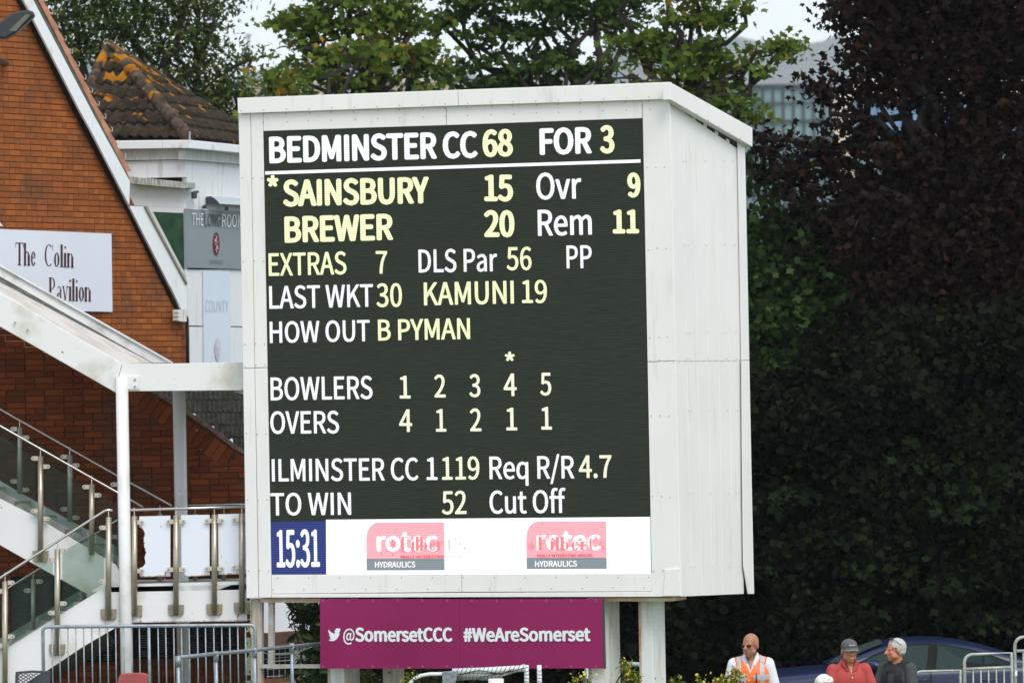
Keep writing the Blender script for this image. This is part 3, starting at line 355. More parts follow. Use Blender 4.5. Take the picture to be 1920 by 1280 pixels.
    's': (328, [164,-9,223,0,266,24,293,60,302,104,292,149,265,181,228,202,186,219,155,231,129,245,111,262,104,285,109,306,122,324,144,336,175,340,199,338,221,331,242,320,261,307,292,347,268,363,240,377,209,387,174,390,119,382,78,359,52,324,43,282,53,240,79,210,114,189,154,172,185,160,213,145,233,125,241,100,236,77,222,58,199,45,166,41,134,44,105,53,79,68,53,86,22,43,52,23,86,6,124,-5], [26,24,25,26,23,24,27,23,26,27,22,23,27,21,22,28,16,27,16,21,27,16,17,21,17,18,21,18,19,21,19,20,21,28,15,16,28,14,15,29,14,28,29,13,14,29,12,13,29,11,12,30,11,29,30,10,11,30,9,10,31,9,30,31,8,9,31,7,8,32,7,31,32,6,7,33,6,32,33,5,6,34,5,33,35,5,34,35,4,5,36,4,35,37,4,36,37,3,4,38,3,37,46,44,45,39,3,38,46,43,44,39,2,3,40,2,39,46,42,43,41,2,40,46,41,42,47,41,46,47,2,41,47,1,2,48,1,47,49,1,48,49,0,1]),
    't': (264, [183,-9,202,-8,220,-5,237,0,254,5,242,53,231,49,220,46,209,44,198,43,170,48,152,62,142,85,139,116,139,328,243,328,243,380,139,380,139,487,86,487,79,380,19,377,19,328,76,328,76,118,81,66,99,26,133,0], [20,18,19,20,17,18,21,17,20,21,16,17,21,15,16,22,15,21,23,15,22,24,14,23,14,15,23,24,13,14,25,13,24,25,12,13,25,11,12,26,11,25,26,10,11,6,4,5,7,4,6,26,9,10,8,4,7,9,4,8,26,4,9,27,4,26,27,3,4,0,3,27,0,2,3,0,1,2]),
    'u': (425, [176,-9,212,-4,244,10,274,31,301,60,303,60,308,0,361,0,361,380,298,380,298,111,272,82,247,62,222,50,195,46,162,52,140,70,127,101,123,147,123,380,59,380,59,139,66,75,87,29,124,0], [21,19,20,21,18,19,10,8,9,10,7,8,21,17,18,22,17,21,11,5,10,5,7,10,22,16,17,12,5,11,23,16,22,23,15,16,13,4,12,4,5,12,13,3,4,6,7,5,23,14,15,14,3,13,23,3,14,23,2,3,24,2,23,24,1,2,0,1,24]),
    'v': (365, [146,0,221,0,356,380,293,380,221,164,212,136,203,108,194,79,186,52,182,52,174,79,165,108,156,136,147,164,76,380,9,380], [0,14,15,0,13,14,4,2,3,4,1,2,0,12,13,5,1,4,0,11,12,6,1,5,0,10,11,7,1,6,0,9,10,8,1,7,0,8,9,0,1,8]),
    ' ': (157, [], []),
}
HCAP = 513
def text_shape(body):
    v, f, x = [], [], 0
    for ch in body:
        adv, vs, fs = GLYPHS[ch]; k = len(v)
        v += [(vs[i] + x, vs[i + 1]) for i in range(0, len(vs), 2)]
        f += [(fs[i] + k, fs[i + 1] + k, fs[i + 2] + k) for i in range(0, len(fs), 3)]
        x += adv
    return v, f
def lettering(name, body, x0, x1, yl, yr, cap, wall, off, m, parent, bold=0.0, lean=0.018):
    """ink from x0 to x1 (photo columns), baseline row yl..yr, capital height cap; bold thickens the strokes by that many pixels each way"""
    v, f = text_shape(body)
    a, b = min(p[0] for p in v), max(p[0] for p in v)
    mb = MB()
    sh = [(0, 0)] if bold <= 0 else [(math.cos(t) * bold, math.sin(t) * bold * 0.8) for t in [i * math.pi / 4 for i in range(8)]]
    for i, (dx, dy) in enumerate(sh):
        k = len(mb.v)
        for p in v:
            t = (p[0] - a) / max(1, b - a); h = p[1] / HCAP * (cap - 2 * abs(bold) * 0.8) + max(0, bold) * 0.8
            mb.v.append(tuple(wall(x0 + bold + (x1 - x0 - 2 * bold) * t - h * lean + dx, yl + (yr - yl) * t - h - dy, off + i * 0.0006)))
        mb.f += [tuple(j + k for j in q) for q in f]
    return mb.build(name, m, parent)

# a narrow book serif for the signboards: strokes laid out on a unit em (x width in em, y height with capitals = 1)
def _st(x0, y0, x1, y1, w): 
    return ('l', x0, y0, x1, y1, w)
def _ar(cx, cy, rx, ry, a0, a1, w, t): 
    return ('a', cx, cy, rx, ry, a0, a1, w, t)
_S = 0.135; _h = 0.035; _X = 0.64
def _serif(x, y, w=0.2): return _st(x - w / 2, y, x + w / 2, y, _h)
SERIF = {
 'T': (0.62, [_st(.31, 0, .31, 1, _S), _st(.02, .985, .60, .985, _h), _serif(.31, .015, .26), _st(.03, .98, .03, .80, .03), _st(.59, .98, .59, .80, .03)]),
 'h': (0.50, [_st(.10, 0, .10, 1, _S), _ar(.25, _X - .16, .15, .15, 0, 180, .07, .03), _st(.38, 0, .38, _X - .16, _S), _serif(.10, .015), _serif(.38, .015), _st(.02, .98, .10, .98, _h)]),
 'e': (0.42, [_ar(.21, _X / 2, .17, _X / 2, 20, 330, .11, .03), _st(.06, _X / 2 + .05, .36, _X / 2 + .05, _h)]),
 'C': (0.66, [_ar(.34, .5, .30, .5, 50, 310, .10, .03), _st(.60, .98, .60, .74, .03)]),
 'o': (0.44, [_ar(.22, _X / 2, .18, _X / 2, 0, 360, .11, .025)]),
 'l': (0.24, [_st(.12, 0, .12, 1, _S), _serif(.12, .015), _st(.03, .98, .12, .98, _h)]),
 'i': (0.24, [_st(.12, 0, .12, _X, _S), _serif(.12, .015), _st(.03, _X - .02, .12, _X - .02, _h), _st(.12, .84, .12, .93, .10)]),
 'n': (0.50, [_st(.10, 0, .10, _X, _S), _ar(.25, _X - .16, .15, .15, 0, 180, .07, .03), _st(.38, 0, .38, _X - .16, _S), _serif(.10, .015), _serif(.38, .015), _st(.02, _X - .02, .10, _X - .02, _h)]),
 'P': (0.58, [_st(.14, 0, .14, 1, _S), _ar(.26, .74, .22, .25, -90, 90, .09, .03), _st(.04, .985, .28, .985, _h), _st(.14, .49, .28, .49, _h), _serif(.14, .015, .24)]),
 'a': (0.42, [_st(.31, .05, .31, _X - .14, .08), _ar(.20, _X - .14, .13, .13, 0, 160, .04, .03), _ar(.18, .17, .13, .17, 40, 330, .10, .03), _st(.31, .03, .40, .03, _h)]),
 'v': (0.46, [_st(.08, _X, .23, 0, .075), _st(.23, 0, .38, _X, .035), _serif(.08, _X - .015, .16), _serif(.38, _X - .015, .14)]),
 'r': (0.36, [_st(.10, 0, .10, _X, _S), _ar(.24, _X - .14, .13, .13, 50, 170, .07, .03), _serif(.10, .015), _st(.31, _X - .10, .31, _X - .03, .07)]),
 't': (0.30, [_st(.13, .06, .13, .86, .08), _st(.02, _X - .02, .26, _X - .02, _h), _ar(.22, .10, .09, .10, 180, 300, .07, .03)]),
 's': (0.36, [_ar(.18, _X - .16, .13, .15, 60, 270, .07, .035), _ar(.18, .17, .13, .16, -120, 90, .07, .035), _st(.30, _X - .02, .30, _X - .16, .025), _st(.05, .02, .05, .16, .025)]),
 'k': (0.50, [_st(.10, 0, .10, 1, _S), _st(.12, .25, .38, _X, .03), _st(.20, .36, .40, .0, .075), _serif(.10, .015), _serif(.40, .015, .16)]),
 'A': (0.70, [_st(.10, 0, .34, 1, .035), _st(.34, 1, .60, 0, .09), _st(.18, .32, .50, .32, _h), _serif(.10, .015), _serif(.60, .015)]),
 'M': (0.86, [_st(.14, 0, .14, 1, .035), _st(.14, 1, .42, .05, .09), _st(.42, .05, .70, 1, .035), _st(.70, 0, .70, 1, _S), _serif(.14, .015), _serif(.70, .015), _st(.04, .985, .16, .985, _h), _st(.68, .985, .80, .985, _h)]),
 'F': (0.56, [_st(.14, 0, .14, 1, _S), _st(.04, .985, .52, .985, _h), _st(.14, .52, .38, .52, _h), _serif(.14, .015, .24), _st(.51, .98, .51, .80, .03)]),
 'b': (0.48, [_st(.10, 0, .10, 1, _S), _ar(.23, _X / 2, .17, _X / 2, -140, 140, .11, .03), _st(.02, .98, .10, .98, _h)]),
 "'": (0.16, [_st(.08, .78, .08, 1, .06)]), ' ': (0.42, []),
}
def serif_lettering(name, body, x0, x1, yl, yr, cap, wall, off, m, parent, lean=0.0):
    mb = MB(); tot = sum(SERIF[c][0] for c in body); x = 0.0; z = 0
    def put(pts):
        nonlocal z
        q = [wall(x0 + (x1 - x0) * px / tot - py * cap * lean, yl + (yr - yl) * px / tot - py * cap, off + (z % 9) * 0.0006) for px, py in pts]
        mb.poly(q); z += 1
    for c in body:
        adv, strokes = SERIF[c]
        for s in strokes:
            if s[0] == 'l':
                _, a, b, c_, d, w = s
                if abs(c_ - a) > 3 * abs(d - b): put([(x + a, b - w / 2), (x + c_, d - w / 2), (x + c_, d + w / 2), (x + a, b + w / 2)])
                else: put([(x + a - w / 2, b), (x + a + w / 2, b), (x + c_ + w / 2, d), (x + c_ - w / 2, d)])
            else:
                _, cx, cy, rx, ry, a0, a1, w, t = s
                n = max(4, int(abs(a1 - a0) / 22)); pr = None
                for i in range(n + 1):
                    an = math.radians(a0 + (a1 - a0) * i / n); co, si = math.cos(an), math.sin(an)
                    cur = ((x + cx + rx * co, cy + ry * si), (x + cx + (rx - w) * co, cy + (ry - t) * si))
                    if pr: put([pr[0], cur[0], cur[1], pr[1]])
                    pr = cur
                    z -= 1 if i else 0
                z += 1
        x += adv
    return mb.build(name, m, parent)

# ================================================================== THE SETTING
def gz(x, y):
    def ss(a, b, t):
        t = max(0, min(1, (t - a) / (b - a))); return t * t * (3 - 2 * t)
    z = 0.5 * (1 - ss(-2.6, -1.0, x)) * ss(52, 57, y)
    z -= 0.61 * ss(-1.0, 2.0, x) * ss(66, 72, y)
    z -= 0.85 * (1 - ss(-2.6, -1.0, x)) * ss(66, 69, y)
    return z
def build_ground():
    xs = sorted(set([-3400, -1400, -600, -200, -80, -40, -20, -12] + [x * 0.5 for x in range(-16, 20)] + [12, 20, 40, 80, 200, 600, 1400, 3400]))
    ys = sorted(set([-300, -100, -20, 20, 40] + list(range(48, 90, 1)) + [95, 110, 140, 200, 300, 500, 800, 1200, 2000, 3500, 6000, 8600]))
    v = [(x, y, gz(x, y)) for y in ys for x in xs]; n = len(xs)
    f = [(j * n + i, j * n + i + 1, (j + 1) * n + i + 1, (j + 1) * n + i) for j in range(len(ys) - 1) for i in range(n - 1)]
    me = bpy.data.meshes.new('ground'); me.from_pydata(v, [], f)
    o = link_mesh('ground', me, mat('grass_ground', (0.07, 0.11, 0.035), 0.9, var=0.4, vscale=0.8, dirt=(0.14, 0.12, 0.08), dirt_amt=0.5, bump=0.6, bscale=20), None, True)
    tag(o, kind='structure')
    # tarmac car park behind the terrace, in the ground's lower part
    cp = MB(); pts = []
    xs2 = [2.2, 4, 6, 9, 14, 25, 45]; ys2 = [72.5, 74, 76, 79, 82]
    k = [(x, y, gz(x, y) + 0.012) for y in ys2 for x in xs2]; n = len(xs2)
    cp.v = k; cp.f = [(j * n + i, j * n + i + 1, (j + 1) * n + i + 1, (j + 1) * n + i) for j in range(len(ys2) - 1) for i in range(n - 1)]
    tag(cp.build('car_park', mat('tarmac', (0.05, 0.05, 0.052), 0.85, var=0.2, vscale=4, bump=0.4, bscale=80), None), kind='structure')
    pv = MB(); xs3 = [-14, -9, -6, -4, -2.8]; ys3 = [60.3, 63, 65, 66.5]
    pv.v = [(x, y, gz(x, y) + 0.012) for y in ys3 for x in xs3]; n = len(xs3)
    pv.f = [(j * n + i, j * n + i + 1, (j + 1) * n + i + 1, (j + 1) * n + i) for j in range(len(ys3) - 1) for i in range(n - 1)]
    tag(pv.build('pavement', mat('paving', (0.22, 0.21, 0.19), 0.85, var=0.15, vscale=3), None), kind='structure')
build_ground()

# hills far away: a wooded ridge
def build_hills():
    nx, ny = 260, 16; v = []; rr = np.random.default_rng(3)
    bump = np.convolve(rr.normal(size=nx + 20), np.ones(4) / 4, 'same')
    for j in range(ny):
        y = 5600 + 180 * j
        for i in range(nx):
            x = -2600 + 5200 * i / (nx - 1)
            t = min(1.0, j / 12.0); t = t * t * (3 - 2 * t)
            px = 960 + x / 8080 * FPX
            top = 3.13 * (141 - 7 * math.cos((px - 700) / 260.0) + 4 * math.sin(px / 90.0) + 5.0 * bump[i + j if i + j < nx else i])
            v.append((x, y, 1.0 + top * t + (6.0 * bump[(i * 3 + j * 7) % nx] if j > 1 else 0)))
    f = [(j * nx + i, j * nx + i + 1, (j + 1) * nx + i + 1, (j + 1) * nx + i) for j in range(ny - 1) for i in range(nx - 1)]
    me = bpy.data.meshes.new('hills'); me.from_pydata(v, [], f)
    tag(link_mesh('hills', me, mat('hill_woods', (0.06, 0.085, 0.04), 0.9, var=0.5, vscale=0.02), None, True), kind='structure')
build_hills()

# far office block with a curtain wall
def build_office():
    Y = 530; W = Front(Y); s = FPX / Y
    base = P(1560, 900, Y); base.z = 0
    t = thing('office_building', base, 'distant glass fronted office block with beige upper storey beyond the dark red tree', 'building')
    gm = mat('office_glass', (0.17, 0.27, 0.28), 0.5, var=0.35, vscale=0.25, spec=0.6)
    fr = mat('office_frame', (0.035, 0.045, 0.05), 0.5)
    bot = 708
    panel('glass_wall', [(1330, 166), (1560, 164), (1575, bot), (1345, bot)], W, 14, 0, gm, t)
    panel('roof_edge', [(1328, 159), (1562, 157), (1562, 164), (1328, 166)], W, 14, 0.3, fr, t)
    g0 = None
    for i in range(13):
        x = 1336 + i * 18.9
        m_ = MB().prism([W(x - 2.2, 166, .25), W(x + 2.2, 166, .25), W(x + 12, bot, .25), W(x + 7.6, bot, .25)], -W.n * 0.2)
        m_.build('mullion', fr, t)
    for k, y in enumerate(range(194, 700, 33)):
        h = 2.2 if k % 2 == 0 else 5
        panel('floor_band', [(1336, y), (1562, y - 4), (1562, y - 4 + h), (1336, y + h)], W, 0.2, 0.3, fr, t)
    be = mat('beige_cladding', (0.62, 0.52, 0.42), 0.7, var=0.08, vscale=0.3)
    panel('end_wall', [(1563, 178), (1600, 177), (1606, bot), (1572, bot)], W, 14, 0.5, be, t)
    panel('upper_wall', [(1600, 142), (2010, 134), (2010, 178), (1600, 186)], W, 13, 0.8, be, t)
    bl = mat('blue_glazing', (0.13, 0.24, 0.42), 0.2, var=0.3, vscale=0.2)
    for k in range(9):
        x = 1600 + k * 46
        panel('window', [(x, 188), (x + 43, 187), (x + 44, 262), (x + 1, 263)], W, 0.3, 0.2, bl, t)
    panel('wing_wall', [(1600, 186), (2010, 178), (2014, bot), (1604, bot)], W, 12, -0.2, mat('office_dark', (0.10, 0.11, 0.115), 0.6, var=0.2, vscale=0.3), t)
    for r in range(5):
        for k in range(9):
            x = 1603 + k * 46; y = 292 + r * 62
            panel('window', [(x, y), (x + 38, y - 1), (x + 38, y + 38), (x, y + 39)], W, 0.3, 0.1, gm, t)
build_office()
def build_terrace():
    Y = 430; W = Front(Y); base = P(650, 800, Y); base.z = 0
    t = thing('pale_building', base, 'long low cream building glimpsed through the green maples', 'building')
    panel('wall', [(470, 160), (850, 153), (855, 706), (478, 706)], W, 12, 0, mat('cream_render', (0.72, 0.58, 0.46), 0.7, var=0.06, vscale=.3), t)
    panel('roof', [(466, 152), (855, 145), (855, 153.5), (466, 160.5)], W, 13, 0.5, mat('far_roof', (0.55, 0.5, 0.46), 0.6), t)
    for k in range(12):
        x = 482 + k * 31
        panel('window', [(x, 172), (x + 19, 171.5), (x + 19, 186), (x, 186.5)], W, 0.3, 0.15, mat('far_window', (0.10, 0.12, 0.14), 0.3), t)
        for r in range(4):
            panel('window', [(x, 240 + r * 90), (x + 19, 240 + r * 90), (x + 19, 262 + r * 90), (x, 262 + r * 90)], W, 0.3, 0.15, MATS['far_window'], t)
build_terrace()
def build_mast():
    Y = 600; W = Front(Y); b = P(466, 700, Y); b.z = 0
    t = thing('mast', b, 'thin far lighting mast with small round head against the white sky', 'mast')
    m_ = mat('mast_grey', (0.25, 0.28, 0.3), 0.5)
    MB().tube([(b.x, b.y, 0), P(466, 72, Y)], [0.25, 0.1]).build('pole', m_, t)
    top = P(466, 66, Y); MB().box(top, 0.65, 0.5, 0.16).box(top - Vector((0, 0, .22)), 0.35, 0.3, 0.2).build('lamp_head', m_, t)
build_mast()

# ------------------------------------------------------------------ trees
MAPLE = []
for i in range(10):
    a = math.pi / 2 + i * math.pi / 5
    r = [1.0, 0.50, 0.92, 0.46, 0.62, 0.34, 0.62, 0.46, 0.92, 0.50][i]
    MAPLE.append((r * math.cos(a), r * math.sin(a), -0.12 * (r - 0.4)))
IVY = [(0, 1, 0), (-.5, .45, -.05), (-.75, -.25, .02), (-.2, -.6, 0), (.2, -.6, 0), (.75, -.25, .02), (.5, .45, -.05)]
ASH = [(0, 1.0, 0), (-0.34, 0.15, 0.06), (-0.1, -0.75, 0), (0.1, -0.75, 0), (0.34, 0.15, 0.06)]
def leaves(name, centres, per, spread, size, shape, m, parent, up=0.6, rng=None, flat=0.35):
    """centres: (n,3) spray centres, per leaves on each; leaf blades scattered round every spray and facing mostly outward and up"""
    rng = rng or RNG
    C = np.repeat(np.asarray(centres, float), per, 0); n = len(C)
    off = rng.normal(size=(n, 3)) * np.array([spread, spread, spread * flat])
    pos = C + off
    nrm = rng.normal(size=(n, 3)) * 0.75 + np.array([0, -0.25, up])
    nrm /= np.linalg.norm(nrm, axis=1)[:, None]
    t = rng.normal(size=(n, 3)) + np.array([0, 0, -0.8]); t -= nrm * (t * nrm).sum(1)[:, None]; t /= np.linalg.norm(t, axis=1)[:, None]
    b = np.cross(nrm, t)
    sc = size * (0.65 + 0.7 * rng.random(n))
    S = np.asarray(shape, float); k = len(S)
    V = pos[:, None, :] + sc[:, None, None] * (S[None, :, 0, None] * b[:, None, :] + S[None, :, 1, None] * t[:, None, :] + S[None, :, 2, None] * nrm[:, None, :])
    me = bpy.data.meshes.new(name)
    me.vertices.add(n * k); me.vertices.foreach_set('co', V.reshape(-1).astype(np.float32))
    me.loops.add(n * k); me.loops.foreach_set('vertex_index', np.arange(n * k, dtype=np.int32))
    me.polygons.add(n); me.polygons.foreach_set('loop_start', np.arange(0, n * k, k, dtype=np.int32))
    me.update(calc_edges=True)
    o = link_mesh(name, me, m, parent); o['kind'] = 'stuff'; return o
def spray_points(blobs, Y, dY, dens, rng, s_ref=None):
    """blobs: (px, py, r) outlines on the picture at distance Y; fills real volumes of depth about dY with spray centres"""
    out = []
    for b in blobs:
        px, py, r = b[:3]; dd = b[3] if len(b) > 3 else 0.0
        c = P(px, py, Y + dd); R = r * Y / FPX
        n = max(3, int(dens * (r / 100.0) ** 2 * 100))
        g = rng.normal(size=(n, 3)); g /= np.linalg.norm(g, axis=1)[:, None]
        rad = rng.random(n) ** 0.42
        p = g * rad[:, None] * np.array([R, min(R * 1.1, dY), R]) + np.array(c)
        out.append(p)
    return np.vstack(out)
def limb(mb, p0, p1, r0, r1, rng, wob=0.12, n=6):
    p0, p1 = Vector(p0), Vector(p1); L = (p1 - p0).length; pts, rs = [], []
    for i in range(n + 1):
        t = i / n; q = p0.lerp(p1, t)
        if 0 < i < n: q += Vector(rng.normal(size=3)) * wob * L * 0.12
        pts.append(q); rs.append(r0 + (r1 - r0) * t)
    mb.tube(pts, rs, 7)
def tree(name, label, cat, Y, base_px, blobs, dY, dens, per, spread, size, shape, lm, bm, group=None, up=0.6, trunk_r=0.16, seed=1, fork=260, flat=0.35, limbs=None):
    rng = np.random.default_rng(seed)
    b = P(base_px, HOR, Y); b.z = gz(b.x, b.y)
    t = thing(name, b, label, cat, group)
    pts = spray_points(blobs, Y, dY, dens, rng)
    leaves('crown', pts, per, spread, size, shape, lm, t, up, rng, flat)
    mb = MB(); f = P(base_px, fork, Y)
    limb(mb, (b.x, b.y, b.z - 0.2), f, trunk_r, trunk_r * 0.7, rng, 0.1)
    mb.build('trunk', bm, t, True)
    lb = MB()
    for bl in blobs:
        c = P(bl[0], bl[1], Y + (bl[3] if len(bl) > 3 else 0))
        st = Vector(f).lerp(Vector((b.x, b.y, b.z)), rng.random() * 0.15)
        limb(lb, st, c, trunk_r * 0.42, 0.03, rng, 0.5, 7)
        for q in range(3):
            e = c + Vector(rng.normal(size=3)) * bl[2] * Y / FPX * 0.55
            limb(lb, c, e, 0.03, 0.008, rng, 0.5, 4)
    for l in (limbs or []):
        limb(lb, P(l[0], l[1], Y), P(l[2], l[3], Y), l[4], l[5], rng, 0.25, 6)
    lb.build('branch', bm, t, True)['kind'] = 'stuff'
    return t
bark = mat('bark', (0.030, 0.025, 0.020), 0.9, var=0.3, vscale=8, bump=0.8, bscale=30)
bark_dark = mat('bark_dark', (0.018, 0.015, 0.013), 0.9, var=0.3, vscale=8, bump=0.8, bscale=30)
lm_green = leaf_mat('maple_leaf', [(0.0, (0.044, 0.082, 0.014)), (0.5, (0.085, 0.145, 0.022)), (0.93, (0.16, 0.21, 0.032)), (0.97, (0.15, 0.14, 0.02)), (1.0, (0.30, 0.17, 0.03))], 0.38)
lm_bright = leaf_mat('maple_leaf_light', [(0.0, (0.045, 0.09, 0.015)), (0.5, (0.095, 0.155, 0.024)), (0.9, (0.16, 0.20, 0.03)), (0.97, (0.24, 0.19, 0.03)), (1.0, (0.34, 0.20, 0.03))], 0.4)
lm_dark = leaf_mat('dark_green_leaf', [(0.0, (0.020, 0.042, 0.010)), (0.6, (0.046, 0.086, 0.017)), (1.0, (0.085, 0.13, 0.025))], 0.3)
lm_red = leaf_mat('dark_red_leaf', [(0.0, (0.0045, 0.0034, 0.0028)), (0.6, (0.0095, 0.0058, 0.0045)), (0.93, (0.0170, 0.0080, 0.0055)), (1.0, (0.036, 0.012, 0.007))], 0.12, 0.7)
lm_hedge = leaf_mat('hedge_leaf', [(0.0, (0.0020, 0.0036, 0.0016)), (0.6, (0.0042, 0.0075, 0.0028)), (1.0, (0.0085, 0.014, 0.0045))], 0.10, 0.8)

G = 'green maples behind the scoreboard'
tree('broadleaf_tree', 'dense dark green tree rising behind the pyramid roof at left', 'tree', 90, 290,
     [(150, 20, 85), (250, 10, 95), (335, 20, 80), (200, 90, 80), (310, 100, 95), (390, 60, 45), (410, 135, 60), (450, 190, 55), (380, 180, 80), (470, 110, 26), (350, -80, 110), (200, -90, 100), (90, -20, 70), (120, 60, 60), (300, 260, 120), (400, 10, 35)],
     3.0, 0.52, 34, 0.21, 0.06, ASH, leaf_mat('ash_leaf', [(0.0, (0.0200, 0.0425, 0.0125)), (0.5, (0.0438, 0.0775, 0.0200)), (0.85, (0.0813, 0.1125, 0.0275)), (1.0, (0.2000, 0.1875, 0.0375))], 0.35), bark, None, 0.5, 0.2, 11, 250)
tree('maple_tree', 'light green maple with yellow tinged leaves above the left half of the scoreboard', 'tree', 87, 690,
     [(590, 20, 60), (660, 20, 70), (730, 10, 65), (770, 60, 55), (600, 75, 55), (680, 90, 75), (620, 140, 55), (700, 150, 65), (770, 120, 55), (530, 25, 32), (560, 60, 30), (795, 95, 26), (660, -90, 110), (740, -80, 90), (680, 260, 110), (560, 150, 32), (780, 160, 45)],
     2.2, 0.25, 34, 0.165, 0.078, MAPLE, lm_green, bark, G, 0.45, 0.13, 12, 190, 0.35, [(690, 200, 668, 90, .05, .02), (668, 90, 690, 20, .03, .01), (705, 190, 735, 60, .04, .015)])
tree('maple_tree', 'small yellow green maple sprig beside the top left corner of the scoreboard', 'tree', 84, 512,
     [(505, 140, 26), (530, 152, 22), (548, 172, 20), (520, 190, 40), (500, 250, 50), (700, 105, 32), (650, 95, 26)],
     1.0, 0.6, 24, 0.18, 0.075, MAPLE, lm_bright, bark, G, 0.4, 0.06, 13, 230)
tree('maple_tree', 'tall dark maple with slanting bare limbs above the middle of the scoreboard', 'tree', 88, 1095,
     [(870, 20, 60), (930, 30, 65), (980, 60, 55), (900, 90, 50), (1040, 20, 60), (1110, 10, 60), (1000, 130, 50), (930, 140, 55), (860, 150, 40), (1060, 110, 40), (1160, 50, 55), (1120, 140, 50), (830, 50, 26), (960, -90, 110), (1100, -90, 110), (960, 260, 120), (820, 170, 40), (1180, 0, 60)],
     2.2, 0.25, 34, 0.165, 0.078, MAPLE, lm_dark, bark, G, 0.45, 0.15, 14, 170, 0.35, [(1078, 175, 1042, 80, .05, .03), (1042, 80, 1005, 10, .03, .015), (1125, 170, 1122, 60, .07, .05), (1122, 60, 1135, -20, .05, .02)])
tree('maple_tree', 'broad green maple reaching over the right corner of the scoreboard', 'tree', 84, 1260,
     [(1190, 90, 55), (1250, 60, 55), (1310, 20, 50), (1260, 120, 55), (1200, 150, 50), (1330, 80, 30), (1310, 150, 50), (1370, 130, 40), (1420, 115, 32), (1455, 95, 22), (1475, 82, 12), (1370, 190, 38), (1400, 210, 24), (1340, 180, 40), (1290, 190, 40), (1360, 30, 26), (1395, 10, 20), (1270, -60, 80), (1180, -70, 90), (1330, 110, 30), (1260, 260, 90)],
     1.8, 0.30, 32, 0.16, 0.075, MAPLE, lm_green, bark, G, 0.45, 0.13, 15, 200, 0.35, [(1290, 190, 1400, 120, .04, .02), (1400, 120, 1480, 80, .02, .006)])
tree('copper_maple', 'large dark red maple filling the right side of the view', 'tree', 80.5, 1800,
     [(1600, 20, 45), (1580, 12, 20), (1670, 20, 75), (1760, 20, 95), (1860, 20, 100), (1640, 90, 55), (1700, 120, 70), (1790, 120, 80), (1880, 90, 60), (1606, 112, 26), (1592, 160, 30), (1556, 180, 12), (1536, 168, 9), (1640, 180, 32), (1720, 200, 30), (1800, 230, 60), (1890, 180, 50),
      (1578, 236, 16), (1530, 276, 18), (1606, 262, 30), (1660, 280, 50), (1740, 300, 65), (1850, 300, 90), (1450, 285, 24), (1490, 310, 36), (1570, 320, 45), (1640, 370, 55), (1720, 400, 85), (1840, 420, 110), (1510, 380, 45), (1560, 430, 50), (1660, 470, 70),
      (1780, 520, 110), (1890, 560, 110), (1650, 560, 70), (1700, 640, 100), (1830, 680, 120), (1920, 400, 80), (1940, 200, 90), (1960, 60, 100), (1700, -90, 120), (1850, -110, 130), (1990, 650, 120), (2030, 350, 120), (1420, 262, 18)],
     2.6, 0.60, 26, 0.24, 0.074, MAPLE, lm_red, bark_dark, None, 0.35, 0.22, 16, 300, 0.5, [(1800, 420, 1700, 150, .09, .04), (1700, 150, 1790, 175, .04, .015), (1800, 420, 1880, 120, .08, .03), (1820, 165, 1920, 90, .04, .02)])
tree('understorey_tree', 'mid green maple under the dark red tree beside the white board edge', 'tree', 81, 1470,
     [(1430, 320, 40), (1440, 400, 50), (1500, 450, 50), (1560, 480, 40), (1430, 500, 50), (1500, 540, 60), (1570, 560, 55), (1620, 520, 35), (1430, 590, 50), (1500, 630, 55), (1570, 640, 45), (1450, 690, 45), (1350, 450, 70), (1350, 620, 70)],
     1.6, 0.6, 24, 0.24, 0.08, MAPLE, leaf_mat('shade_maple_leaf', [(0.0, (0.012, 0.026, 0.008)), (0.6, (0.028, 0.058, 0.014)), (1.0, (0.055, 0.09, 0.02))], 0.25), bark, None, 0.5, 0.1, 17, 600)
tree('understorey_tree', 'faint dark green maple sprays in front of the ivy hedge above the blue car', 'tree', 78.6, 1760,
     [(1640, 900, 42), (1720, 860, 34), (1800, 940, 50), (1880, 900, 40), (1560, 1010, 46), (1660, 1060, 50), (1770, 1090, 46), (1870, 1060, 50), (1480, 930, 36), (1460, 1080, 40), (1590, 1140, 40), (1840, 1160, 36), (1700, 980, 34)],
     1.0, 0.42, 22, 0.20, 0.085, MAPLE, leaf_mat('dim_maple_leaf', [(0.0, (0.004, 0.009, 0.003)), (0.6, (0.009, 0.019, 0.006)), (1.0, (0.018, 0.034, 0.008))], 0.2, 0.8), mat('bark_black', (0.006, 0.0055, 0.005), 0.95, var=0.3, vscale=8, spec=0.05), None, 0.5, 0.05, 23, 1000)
# dark mass of ivy and hedging behind everything low down
def hedge(name, label, Y, pxs, blobs, m, seed, dens=0.7):
    rng = np.random.default_rng(seed); b = P(pxs, HOR, Y); b.z = gz(b.x, b.y)
    t = thing(name, b, label, 'hedge')
    pts = spray_points(blobs, Y, 2.0, dens, rng); g = np.array([p for p in pts if p[2] > gz(p[0], p[1])])
    leaves('foliage', g, 30, 0.19, 0.066, IVY, m, t, 0.4, rng, 0.8)
    st = MB()
    for k in range(14):
        p = P(pxs + (k - 7) * 45, HOR, Y + 0.6); q = gz(p.x, p.y)
        limb(st, (p.x, p.y, q - .1), (p.x + .3 * math.sin(k * 3), p.y, q + 2.6), 0.05, 0.015, rng, 0.4, 5)
    st.build('stem', bark, t, True)['kind'] = 'stuff'
_rh = random.Random(8)
blobs = [(1380 + 85 * i + (42 if j % 2 else 0) + _rh.uniform(-20, 20), 730 + 75 * j + _rh.uniform(-20, 20), _rh.uniform(50, 78), _rh.uniform(-1.3, 1.0)) for i in range(8) for j in range(9)]
